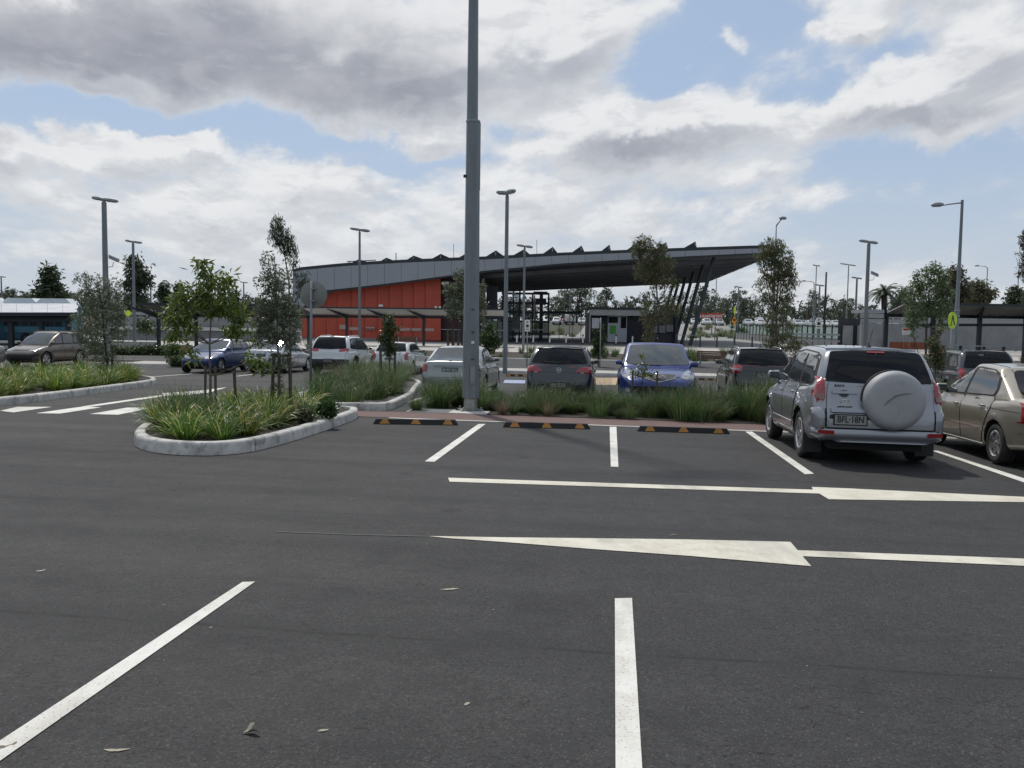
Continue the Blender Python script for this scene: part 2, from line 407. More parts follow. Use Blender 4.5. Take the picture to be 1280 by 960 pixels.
def linepaint(name, col=(.66,.65,.61), wear=.5):
    m, nt, p = newmat(name)
    P_ = N(nt, 'ShaderNodeNewGeometry').outputs['Position']
    a = N(nt, 'ShaderNodeTexNoise', ins={'Vector': P_, 'Scale': 75., 'Detail': 4., 'Roughness': .7})
    b = N(nt, 'ShaderNodeTexNoise', ins={'Vector': P_, 'Scale': 2.3, 'Detail': 6., 'Roughness': .7})
    c = MIX(nt, SS(nt, b.outputs[0], .35, .7), col, tuple(x*.80*k for x, k in zip(col, (1,.975,.93))))
    w = M_(nt, 'ADD', a.outputs[0], M_(nt, 'MULTIPLY', b.outputs[0], .22))
    c = MIX(nt, M_(nt, 'MULTIPLY', SS(nt, w, .69, .78), wear+.2), c, (.07,.07,.068))
    nt.links.new(c, p.inputs['Base Color']); p.inputs['Roughness'].default_value = .75
    tm = N(nt, 'ShaderNodeTexNoise', ins={'Vector': N(nt, 'ShaderNodeMapping', ins={0: P_, 3: (1.,.25,1.)}).outputs[0], 'Scale': 1.7, 'Detail': 5., 'Roughness': .6})
    c = MIX(nt, M_(nt, 'MULTIPLY', SS(nt, tm.outputs[0], .52, .70), .40), c, (.22,.21,.195)); nt.links.new(c, p.inputs['Base Color'])
    bb = N(nt, 'ShaderNodeBump', ins={'Strength': .4, 'Distance': .004, 'Height': a.outputs[0]})
    nt.links.new(bb.outputs[0], p.inputs['Normal'])
    return m
def glassy(name, col=(.012,.015,.018), rough=.03, spec=.8):
    m, nt, p = newmat(name)
    tc = N(nt, 'ShaderNodeTexCoord')
    n = N(nt, 'ShaderNodeTexNoise', ins={'Vector': tc.outputs['Object'], 'Scale': 3., 'Detail': 5.})
    c = MIX(nt, SS(nt, n.outputs[0], .3, .8), col, tuple(x*1.6+.003 for x in col))
    nt.links.new(c, p.inputs['Base Color'])
    p.inputs['Roughness'].default_value = rough; p.inputs['Specular IOR Level'].default_value = spec
    return m
def lens(name, col, rough=.15, emit=0):
    m, nt, p = newmat(name)
    tc = N(nt, 'ShaderNodeTexCoord')
    w = N(nt, 'ShaderNodeTexWave', ins={'Vector': tc.outputs['Object'], 'Scale': 14., 'Distortion': .6}, bands_direction='Z')
    c = MIX(nt, w.outputs[1], tuple(x*.55 for x in col), col)
    nt.links.new(c, p.inputs['Base Color']); p.inputs['Roughness'].default_value = rough
    p.inputs['Coat Weight'].default_value = 1.; p.inputs['Coat Roughness'].default_value = .04
    return m
def gravelmat(name, c1, c2, sc=28.):
    m, nt, p = newmat(name)
    P_ = N(nt, 'ShaderNodeNewGeometry').outputs['Position']
    v = N(nt, 'ShaderNodeTexVoronoi', ins={'Vector': P_, 'Scale': sc})
    n = N(nt, 'ShaderNodeTexNoise', ins={'Vector': P_, 'Scale': 3., 'Detail': 5.})
    s = N(nt, 'ShaderNodeSeparateColor', ins={0: v.outputs['Color']})
    c = MIX(nt, s.outputs[0], c1, c2)
    c = MIX(nt, SS(nt, v.outputs['Distance'], .35, .7), c, (.02,.018,.015))
    c = MIX(nt, M_(nt, 'MULTIPLY', n.outputs[0], .5), c, (.04,.035,.028))
    nt.links.new(c, p.inputs['Base Color']); p.inputs['Roughness'].default_value = .9
    b = N(nt, 'ShaderNodeBump', ins={'Strength': 1., 'Distance': .03, 'Height': v.outputs['Distance']}, invert=True)
    nt.links.new(b.outputs[0], p.inputs['Normal'])
    return m
def pavemat(name, col, jx=1.2, jy=1.2):
    m, nt, p = newmat(name)
    P_ = N(nt, 'ShaderNodeNewGeometry').outputs['Position']
    n = N(nt, 'ShaderNodeTexNoise', ins={'Vector': P_, 'Scale': 1.1, 'Detail': 8., 'Roughness': .65})
    br = N(nt, 'ShaderNodeTexBrick', ins={'Vector': N(nt, 'ShaderNodeMapping', ins={0: P_, 2: (0,0,.116)}).outputs[0], 'Scale': 1., 'Mortar Size': .02, 'Brick Width': jx, 'Row Height': jy, 'Color1': (*col,1), 'Color2': (*[x*.9 for x in col],1), 'Mortar': (*[x*.55 for x in col],1)})
    c = MIX(nt, M_(nt, 'MULTIPLY', SS(nt, n.outputs[0], .35, .75), .4), br.outputs[0], tuple(x*.6 for x in col))
    nt.links.new(c, p.inputs['Base Color']); p.inputs['Roughness'].default_value = .85
    return m
ASPH = asphalt('asphalt_surface'); ASPH2 = asphalt('far_asphalt_surface', .045, .07)
LINE = linepaint('white_line_paint'); LINE2 = linepaint('cream_arrow_paint', (.62,.59,.50), .35)
FARLINE = linepaint('far_line_paint', (.6,.6,.57), .1)
CONC = mat('kerb_concrete', (.47,.46,.43), .85, var=.22, vs=5., bump=.3, bs=90., dirt=((.12,.11,.10), 3.5, .50, .55))
CONC_PALE = mat('pale_concrete', (.46,.45,.42), .85, var=.15, vs=1.5, bump=.2, bs=40.)
CONC_GREY = mat('grey_concrete_wall', (.20,.205,.21), .85, var=.15, vs=.8, dirt=((.10,.10,.10), .7, .55, .5))
PAVE = pavemat('plaza_paving', (.26,.255,.245), .9, .9)
PAVE_D = pavemat('dark_plaza_paving', (.13,.13,.135), .6, .6)
PAVE_L = pavemat('pale_footpath_paving', (.43,.41,.375), 1.5, 1.5)
BRICKRED = mat('maroon_path_surface', (.125,.075,.066), .85, var=.22, vs=4., bump=.4, bs=120., dirt=((.2,.16,.13), 3., .6, .5))
MULCH = gravelmat('dark_bed_mulch', (.05,.038,.028), (.13,.105,.08), 45.)
GRAVEL = gravelmat('grey_bed_gravel', (.10,.095,.085), (.30,.28,.25), 30.)
GRASSG = gravelmat('rough_grass_ground', (.030,.040,.018), (.06,.07,.03), 6.)
GALV = mat('galvanised_steel', (.185,.205,.215), .52, .45, var=.16, vs=6., dirt=((.17,.18,.19), 9., .55, .5), stretch=(1,1,.25))
GALV2 = mat('pale_galvanised_steel', (.27,.285,.295), .5, .5, var=.1, vs=4.)
STEELD = mat('dark_painted_steel', (.022,.026,.034), .5, .2, var=.2, vs=2.)
BLACKP = mat('black_plastic', (.016,.016,.017), .62, var=.25, vs=9.)
RUBBER = mat('tyre_rubber', (.022,.021,.020), .85, var=.25, vs=12., bump=.2, bs=50.)
RUBBER2 = mat('wheel_stop_rubber', (.018,.018,.018), .8, var=.3, vs=9., bump=.3, bs=70., dirt=((.09,.08,.07), 12., .6, .5))
YELLOW = mat('amber_reflector_panel', (.44,.19,.035), .6, var=.2, vs=20., dirt=((.16,.10,.05), 18., .58, .6))
ALLOY = mat('alloy_rim', (.50,.50,.51), .3, .85, var=.12, vs=12., dirt=((.10,.09,.08), 9., .55, .5))
CHROME = mat('bright_trim', (.62,.62,.63), .14, .95)
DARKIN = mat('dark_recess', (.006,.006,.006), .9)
WGLASS = glassy('car_glass', (.004,.005,.007), .03, .22); WGLASS2 = glassy('pale_windscreen_glass', (.028,.036,.040), .02, .9)
WGLASS3 = glassy('grey_side_glass', (.028,.034,.038), .04, 1.)
REDL = lens('red_lamp_lens', (.34,.008,.010)); CLEARL = lens('clear_lamp_lens', (.30,.31,.32)); AMBL = lens('smoky_lamp_lens', (.22,.10,.07))
PLATEW = mat('pale_number_plate', (.25,.25,.22), .5, var=.1, vs=30.); PLATEB = mat('plate_lettering', (.015,.017,.03), .5)
WHITEP = mat('white_sign_face', (.68,.68,.66), .5, var=.06, vs=8.); BLACKS = mat('black_sign_print', (.02,.02,.02), .6)
SIGNBACK = mat('sign_back_aluminium', (.205,.21,.19), .55, .4, var=.12, vs=5., dirt=((.14,.15,.12), 5., .55, .4))
LIME = mat('fluoro_sign_face', (.52,.72,.02), .5, var=.05, vs=4.)
ORANGEW = mat('orange_red_cladding', (.43,.068,.036), .62, var=.10, vs=.6, dirt=((.30,.05,.03), .5, .55, .4))
FASCIA = mat('silver_grey_fascia', (.27,.285,.31), .5, .35, var=.05, vs=.4)
ROOFD = mat('dark_roof_metal', (.028,.036,.042), .5, .3, var=.15, vs=.8)
SOFFITB = mat('soffit_beam_metal', (.15,.155,.175), .55, .2, var=.2, vs=.6)
SOFFIT = mat('dark_soffit_metal', (.25,.255,.28), .55, .2, var=.2, vs=.6)
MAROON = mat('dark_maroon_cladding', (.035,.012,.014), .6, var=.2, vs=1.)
BLUEGREY = mat('dark_corrugated_cladding', (.028,.030,.042), .5, .2, var=.15, vs=1.)
SHEET = mat('grey_roof_sheet', (.33,.34,.37), .45, .45, var=.08, vs=.8)
UNDER = mat('pale_roof_underside', (.40,.40,.39), .75, var=.12, vs=.5)
TIMBER = mat('bench_timber', (.10,.055,.036), .7, var=.3, vs=3., stretch=(1,8,8))
STAKE = mat('weathered_stake_timber', (.085,.068,.052), .85, var=.3, vs=9., stretch=(4,4,.6), bump=.3, bs=40.)
BARK = mat('gum_bark', (.14,.11,.085), .85, var=.35, vs=6., bump=.5, bs=25.)
BARKD = mat('dark_bark', (.055,.045,.036), .9, var=.3, vs=6., bump=.5, bs=25.)
GREENPOST = mat('green_posters', (.05,.28,.03), .6); REDSIGN = mat('red_station_sign_face', (.55,.035,.012), .5, var=.06, vs=2.)
MESHO = mat('orange_barrier_mesh', (.28,.085,.04), .8, var=.3, vs=5.)
BUSBLUE = mat('bus_blue_paint', (.07,.25,.35), .35, coat=.6, var=.08, vs=1.); BUSWHITE = mat('bus_white_paint', (.60,.62,.63), .4, coat=.5, var=.06)
def seeglass(name, tint, k=.45, refl=.6):
    m, nt, p = newmat(name)
    p.inputs['Base Color'].default_value = (.02,.025,.03,1); p.inputs['Roughness'].default_value = .06; p.inputs['Specular IOR Level'].default_value = refl
    t = N(nt, 'ShaderNodeBsdfTransparent', ins={0: (*tint, 1)})
    mx = N(nt, 'ShaderNodeMixShader', ins={0: k, 1: t.outputs[0], 2: p.outputs[0]})
    nt.links.new(mx.outputs[0], nt.nodes['Material Output'].inputs[0]); return m
GREENGLASS = seeglass('green_tinted_glass', (.74,.84,.82), .06); PANEGLASS = seeglass('grey_shelter_glass', (.75,.82,.85), .35)
COVERP = None
def textmesh(s, size, m, ext=.002):
    cu = bpy.data.curves.new('lettering', 'FONT'); cu.body = s; cu.size = size; cu.align_x = 'CENTER'; cu.align_y = 'CENTER'; cu.extrude = ext
    cu.resolution_u = 3; cu.offset = size*.022
    o = bpy.data.objects.new('lettering', cu); COL.objects.link(o)
    bpy.context.view_layer.update()
    me = bpy.data.meshes.new_from_object(o.evaluated_get(bpy.context.evaluated_depsgraph_get()))
    bpy.data.objects.remove(o); me.materials.clear(); me.materials.append(m); me.name = 'lettering'
    return me
# ---------------------------------------------------------------- ground sheet (to the horizon)
def ground():
    xs = sorted(set([-2500,-1200,-600,-300,-160,-100,-75,-60] + list(range(-50,51,2)) + [-45,45] + [60,75,100,160,300,600,1200,2500]))
    ys = sorted(set([-600,-200,-80,-30,-10] + [i*1.5 for i in range(0,21)] + list(range(31,78,1)) + [80,88,100,130,150]+list(range(155,200,5))+[215,250,300,400,700,1200,2500,4500]))
    v = [(x, y, gz(x, y)-.03) for y in ys for x in xs]; nx = len(xs); f = []
    for j in range(len(ys)-1):
        for i in range(nx-1): f.append((j*nx+i, j*nx+i+1, (j+1)*nx+i+1, (j+1)*nx+i))
    me = bpy.data.meshes.new('ground'); me.from_pydata(v, [], f); me.materials.append(GRASSG)
    o = obj('ground', me); o['kind'] = 'structure'
ground()
# the asphalt of the car park
drape('car_park_asphalt', [UV(-70,-12), UV(60,-12), UV(60,17.75), UV(60,41.0), UV(-70,41.0)], .004, ASPH, 1.8)
drape('service_road', [UV(-70,45.8), UV(60,45.8), UV(60,54.4), UV(-70,54.4)], .012, ASPH2, 2.)
def vrow(px, py): g = Vector(G(px, py)); return g.dot(SV)
# maroon strip behind the wheel stops, crossing between the islands
drape('maroon_path', [UV(-8.6,17.15), UV(30,17.15), UV(30,18.5), UV(-4.5,18.5), UV(-8.6,18.3)], .010, BRICKRED, 1.)
drape('footpath', [UV(-26,41.2), UV(60,41.2), UV(60,45.6), UV(-26,45.6)], .016, PAVE_L, 2.)
drape('plaza', [UV(-60,68), UV(60,68), UV(62,110), (150,200), (130,290), (30,290), (12,160), (-20,130), (-60,105)], .016, PAVE, 4.)
drape('pale_walkway', [UV(-60,67), UV(46,67), UV(46,86), UV(-60,86)], .026, PAVE_L, 4.)
drape('dark_plaza', [UV(-20,86.2), UV(6,86.2), UV(8,150), (-10,130), (-18,112)], .022, PAVE_D, 4.)
# ---------------------------------------------------------------- painted markings
def quadmark(name, pts, m=LINE, off=.009, step=1.):
    return drape(name, [G(*p) for p in pts], off, m, step)
def barmark(name, a, b, w, m=LINE, off=.009):
    a = Vector(G(*a)); b = Vector(G(*b)); d = (b-a).normalized(); s = Vector((-d.y, d.x))*w/2
    return drape(name, [tuple(a+s), tuple(a-s), tuple(b-s), tuple(b+s)], off, m, 1.)
SP = 'painted_bay_line'
quadmark(SP, [(-40,982), (-62,969), (303,729), (319,728.5)])
quadmark(SP, [(768.5,749.5), (790,749), (803.5,975), (769.5,975)])
quadmark(SP, [(598,530.5), (607,530.5), (543,578), (531,577.5)])
quadmark(SP, [(762,534), (770.5,534), (773,584.5), (763.5,584)])
quadmark(SP, [(931.5,540), (940,540), (1017.5,593), (1006,593.5)])
quadmark(SP, [(1165,564), (1172,564), (1292,602.5), (1279,603.5)])
for k in range(3, 8):
    for (v0, v1) in ((10.9,16.2), (-2.5,5.5)):
        u = -.06+2.55*k
        if v0 < 0: u += .32
        if k >= 5 or v0 < 0: drape(SP, [UV(u-.055,v0), UV(u+.055,v0), UV(u+.055,v1), UV(u-.055,v1)], .009, LINE, 2.)
for k in (2,3): drape(SP, [UV(-2.0-2.55*k+.3,-2.5), UV(-1.9-2.55*k+.3,-2.5), UV(-1.9-2.55*k+.3,5.5), UV(-2.0-2.55*k+.3,5.5)], .009, LINE, 2.)
drape('painted_edge_line', [UV(-4.5,17.03), UV(30,17.03), UV(30,17.14), UV(-4.5,17.14)], .009, LINE, 2.)
# lane arrows: long tail, barbed head
quadmark('painted_lane_arrow', [(560,598), (1016,613), (1014.5,609.5), (1063,611.5), (1280,622), (1500,633.5), (1280,628.5), (1036,625), (1024,617.8), (562,603)], LINE2, .009)
quadmark('painted_lane_arrow', [(535,671.3), (640,673), (740,674), (860,675.5), (988,678.5), (997,689), (1280,699.5), (1330,701.2), (1330,710), (1280,708.5), (1003,696.5), (1014,709), (860,696), (740,687.5), (640,679.5), (560,673.8)], LINE2, .009)
quadmark('painted_scuff_line', [(345,665), (345,666), (440,669.6), (534,672), (534,671), (440,668.6)], mat('faint_scuff', (.065,.065,.063), .8), .008)
for q in ([(0,514), (22,509), (65,509), (17,516)], [(45,517), (75,517.5), (127,509.5), (101,509)], [(112,518), (148,519), (191,510), (159,510)], [(185,519), (215,521), (247,511), (222,510.5)], [(-60,512.5), (-20,509.3), (-5,509), (-38,514)]):
    quadmark('crossing_bar', q, LINE, .009)
quadmark('painted_lane_arrow', [(102,508.6), (205,493.6), (202,491.8), (222,490.6), (255,488.2), (284,484.2), (262,491), (232,494.2), (222,494.8), (210,495), (108,509.8)], LINE, .009)
barmark('painted_edge_line', (335,497.4), (402,486.6), .14)
barmark(SP, (188,471.4), (268,465.4), .14, FARLINE); barmark(SP, (296,470.5), (360,462.5), .14, FARLINE); barmark(SP, (100,462), (150,460), .14, FARLINE)
for k in range(-3, 10):
    u = -.05+2.56*k
    drape('far_bay_line', [UV(u-.06,21.3), UV(u+.06,21.3), UV(u+.06,26.6), UV(u-.06,26.6)], .009, FARLINE, 2.)
drape('disabled_bay_marking', [G(629,479), G(656,479.6), G(657,475.6), G(631,475)], .009, mat('blue_bay_paint', (.27,.31,.45), .7, var=.2, vs=3.), 1.)
TACT = mat('ochre_tactile_paving', (.40,.28,.16), .8, var=.15, vs=4.)
a = Vector(G(746,481.5)); b = Vector(G(763,481.5)); c = Vector(G(766,472.5)); d = Vector(G(741,472.5))
drape('tactile_strip', [tuple(a), tuple(b), tuple(c), tuple(d)], .012, mat('hatched_bay_paint', (.30,.24,.17), .8, var=.3, vs=5.), 1.)
drape('tactile_strip', [tuple(b), tuple(Vector(G(770,481.5))), tuple(Vector(G(772,472.5))), tuple(c)], .014, TACT, 1.)
for i in range(6):
    y0 = 473.2+i*1.45
    quadmark('hatch_stripe', [(743+i*.4,y0), (765-i*.2,y0-.5), (765-i*.2,y0+.1), (743+i*.4,y0+.6)], TACT, .018)

# ---------------------------------------------------------------- kerbed islands
KPROF = [(-.0,-.05), (.0,.10), (.012,.128), (.035,.14), (.14,.14), (.15,.13), (.15,-.05)]
def kerb(parent, path, closed=True, seg=2.4, m=CONC, h=1.0, name='kerb'):
    """kerb cast in lengths along a path, outer face on the path, top towards the left of travel"""
    pts = [Vector(p) for p in path]
    if closed: pts.append(pts[0])
    # resample
    fine = []
    for a, b in zip(pts[:-1], pts[1:]):
        n = max(1, int((b-a).length/.22)); fine += [a+(b-a)*(i/n) for i in range(n)]
    fine.append(pts[-1])
    nrm = []
    for i, p in enumerate(fine):
        a = fine[i-1] if i else (fine[-2] if closed else fine[0]); b = fine[i+1] if i < len(fine)-1 else (fine[1] if closed else fine[-1])
        d = (b-a).normalized(); nrm.append(Vector((-d.y, d.x)))
    i = 0; acc = 0; start = 0; parts = []
    while i < len(fine)-1:
        acc += (fine[i+1]-fine[i]).length; i += 1
        if acc > seg or i == len(fine)-1:
            mb = MB(); n = len(KPROF)
            for k in range(start, i+1):
                p = fine[k].copy()
                if k == start: p += (fine[k+1]-fine[k]).normalized()*.010
                if k == i: p -= (fine[k]-fine[k-1]).normalized()*.010
                for (dn, hh) in KPROF:
                    q = p+nrm[k]*dn; mb.v.append((q.x, q.y, gz(q.x, q.y)+hh*h))
            for k in range(i-start):
                for j in range(n-1):
                    b0 = k*n+j; mb.face((b0, b0+n, b0+n+1, b0+1))
            mb.face(range(n)); mb.face([(i-start)*n+j for j in range(n)][::-1])
            parts.append(mb.build(name, m, parent, smooth=40)); start = i; acc = 0
    return parts
def island(px, label, soil, soilname, rounding=2, seg=2.4):
    pts = [G(*p) for p in px]
    ar = sum(pts[i][0]*pts[(i+1) % len(pts)][1]-pts[(i+1) % len(pts)][0]*pts[i][1] for i in range(len(pts)))
    if ar < 0: pts = pts[::-1]
    pts = chaikin(pts, rounding)
    e = empty('kerbed_island', (0,0,0), 0, label, 'traffic island')
    kerb(e, pts, True, seg, CONC, 1.3)
    vs = [Vector(p) for p in pts]; n = len(vs); inn = []
    for i in range(n):
        d = (vs[(i+1) % n]-vs[i-1]).normalized(); inn.append(tuple(vs[i]+Vector((-d.y, d.x))*.13))
    o = drape(soilname, inn, .13, soil, .5, e)
    return pts
ISL1 = island([(166,553), (172,561), (195,566.5), (226,569.5), (270,570), (315,565.5), (352,556), (400,541), (440,526.5), (447.5,523), (447,518.5), (400,517), (345,514), (290,514.5), (240,521), (205,531), (180,540)], 'kerbed garden island with two staked trees nearest the camera', MULCH, 'mulch')
ISL2 = island([(-220,545), (-100,519), (0,507.5), (40,503.5), (95,496), (150,488), (190,482), (197,480), (190,476), (150,474.5), (80,474.5), (-20,478), (-120,484), (-260,500)], 'kerbed garden island at the left edge of the car park beside the crossing bars', MULCH, 'mulch', 2, 3.4)
ISL3 = island([(366,503), (374,510.5), (384,514), (452,513.5), (486,514.5), (502,507), (518,498), (521,490), (530,480), (470,473), (425,476), (400,489)], 'kerbed garden island in the middle, holding the round sign and a small staked tree', GRAVEL, 'gravel')
# long bed behind the maroon path: flush, dark mulch
LB = [UV(-2.6,18.5), UV(32,18.5), UV(32,20.9), UV(-3.4,20.9), UV(-4.3,19.6)]
drape('garden_bed', LB, .02, MULCH, .8)
e = empty('bed_kerb', (0,0,0), 0, 'long low concrete kerb along the back of the grass bed', 'kerb')
kerb(e, [UV(-3.6,20.98), UV(32,20.98)], False, 3.0, CONC, .5)
e = empty('footpath_kerb', (0,0,0), 0, 'pale kerb between the far bays and the footpath by the station', 'kerb')
kerb(e, [UV(-26,41.05), UV(46,41.05)], False, 3.0, CONC_PALE)
e = empty('road_kerb', (0,0,0), 0, 'kerb on the station side of the service road', 'kerb')
kerb(e, [UV(-24,54.5), UV(46,54.5)], False, 3.0, CONC_PALE)
# hedge beds
drape('garden_bed', [UV(-28,54.7), UV(46,54.7), UV(46,66.9), UV(-28,66.9)], .03, MULCH, 2.)
# wheel stops
def wheelstop(p0, p1, label, group='rubber wheel stops at the head of the empty bays'):
    a = Vector(p0); b = Vector(p1); mid = (a+b)/2; L = (b-a).length; ang = math.atan2((b-a).y, (b-a).x)
    za = gz(*a); zb_ = gz(*b)
    e = empty('wheel_stop', (mid.x, mid.y, gz(mid.x, mid.y)+.004), ang, label, 'wheel stop', group)
    e.rotation_euler = (0, -math.atan2(zb_-za, L), ang)
    def prof(x, k=1.0, top=.10): return [(x,-.075,0), (x,.075,0), (x,.045*k,top), (x,-.045*k,top)]
    mb = MB()
    h = L/2
    A = [(-h,-.075,0), (-h,.075,0), (-h+.06,.04,.10), (-h+.06,-.04,.10)]
    B = [(h,-.075,0), (h,.075,0), (h-.06,.04,.10), (h-.06,-.04,.10)]
    mb.hull(A, B); o = mb.build('rubber_body', RUBBER2, e)
    bv = o.modifiers.new('bevel', 'BEVEL'); bv.width = .008; bv.segments = 2
    for c in (-.36*L, 0, .385*L*.97):
        m = MB()
        y = lambda z: -.0775+.035*z/.10
        pts = [(c-.095, .014), (c+.095, .014), (c+.045, .094), (c-.045, .094)]
        m.hull([(x, y(z)+.012, z) for x, z in pts], [(x, y(z)-.004, z) for x, z in pts])
        m.build('amber_reflector', YELLOW, e)
    return e
wheelstop(G(466,530), G(573,531.5), 'black and amber wheel stop at the left, by the end of the kerbed island')
wheelstop(G(628,534), G(738,536.5), 'black and amber wheel stop in the middle, just right of the big lighting pole')
wheelstop(G(796,539), G(912,542.5), 'black and amber wheel stop at the right, nearest the silver car with the spare wheel')
wheelstop(G(632,470.5), G(659,471), 'far black and amber wheel stop between the silver sedan and the grey hatchback', 'far wheel stops')
wheelstop(G(868,475), G(897,476), 'far black and amber wheel stop behind the blue car, below the bench', 'far wheel stops')
# concrete footing and pit lid at the big pole
px_, py_ = G(588,517)
mb = MB(); mb.box(-.40,.40,-.27,.27,-.05,.022); o = mb.build('pole_footing', CONC_PALE, None, loc=(px_, py_, gz(px_, py_)+.012)); o.rotation_euler = (0,0,-.116)
setp(o, 'pale concrete footing slab under the big lighting pole', 'footing')
px2, py2 = UV(-4.02,18.95)
mb = MB(); mb.box(-.50,.50,-.34,.34,-.05,.018); e = mb.build('pit_surround', CONC_PALE, None, loc=(px2, py2, gz(px2, py2)+.006)); e.rotation_euler = (0,0,-.116)
setp(e, 'rectangular service pit with a grey lid left of the big lighting pole', 'service pit')
MB().box(-.44,.44,-.29,.29,.018,.026).build('lid', mat('pit_lid', (.10,.115,.115), .7, var=.2, vs=6.), e)
# litter on the asphalt
LEAF = [mat('dead_leaf', (.15,.11,.07), .7, var=.3, vs=30.), mat('pale_dead_leaf', (.30,.27,.21), .7, var=.2, vs=30.)]
def leafmesh(L, W_, curl, seed):
    """thin crumpled leaf, one edge lifted a little"""
    rnd = random.Random(seed); mb = MB(); n = 9; ph = rnd.uniform(0, 6); bend = rnd.uniform(-.35, .35)
    for i in range(n):
        t = i/(n-1); w = W_*(math.sin(math.pi*(t*.94+.03))**.8)*rnd.uniform(.65,1.15); x = (t-.5)*L; yb = bend*L*(t-.5)**2*2
        z = .002+curl*L*.25*(1+math.sin(t*5+ph))
        mb.v += [(x, yb-w, z*.4+.001), (x+rnd.uniform(-.1,.1)*w, yb, z), (x, yb+w*.8, z+curl*w*rnd.uniform(.6,1.6))]
    for i in range(n-1):
        for j in (0,1): a = i*3+j; mb.face((a, a+3, a+4, a+1))
    return mb
def litter(px, py, L, W_, curl, m, rz, label, grp=None, name='fallen_leaf'):
    x, y = G(px, py)
    o = leafmesh(L, W_, curl, int(px)).build(name, LEAF[m], None, smooth=True, loc=(x, y, gz(x, y)+.006)); o.rotation_euler = (0,0,rz)
    setp(o, label, 'leaf', grp)
litter(316,919,.085,.011,.45,0,2.9,'curled brown dead leaf lying lowest in the photo, left of the centre line')
litter(312,914,.07,.007,.5,1,1.2,'small pale leaf fragment beside the curled brown leaf')
litter(404,915,.045,.009,.1,1,.4,'small pale leaf right of the curled brown leaf')
litter(562,738,.12,.015,.05,1,.2,'pale flat dead leaf on the asphalt between the two near bay lines')
litter(51,715,.07,.010,.2,1,1.1,'pale leaf on the bare asphalt at the far left')
litter(583,882,.035,.010,.2,1,.8,'pale scrap of leaf just left of the near centre bay line')
litter(8,936,.08,.012,.2,0,.7,'brown leaf on the near left bay line')
litter(842,670,.08,.009,.2,0,.2,'dark leaf above the near lane arrow')
litter(145,940,.10,.012,.02,1,.1,'flat pale leaf in the bottom left corner')
rl = random.Random(5)
for i in range(26):
    litter(rl.uniform(20,1260), 575+rl.random()**1.6*330, rl.uniform(.010,.026), rl.uniform(.002,.005), .10, 1, rl.uniform(0,3), 'tiny pale leaf scrap on the dark asphalt', 'leaf scraps scattered on the asphalt', 'leaf_scrap')
for i in range(16):
    x, y = G(rl.uniform(300,1270), rl.uniform(720,950)); a = rl.uniform(0,3.1); L = rl.uniform(.04,.10); z = gz(x, y)+.008
    b = rl.uniform(-.4,.4)
    tw = MB(); tw.tube([(0,0,0), (L*.5*math.cos(a), L*.5*math.sin(a), .004), (L*math.cos(a+b), L*math.sin(a+b), 0)], .0016, 5)
    setp(tw.build('twig', STAKE, None, loc=(x, y, z)), 'thin dark twig on the near asphalt', 'twig', 'twigs scattered on the near asphalt')
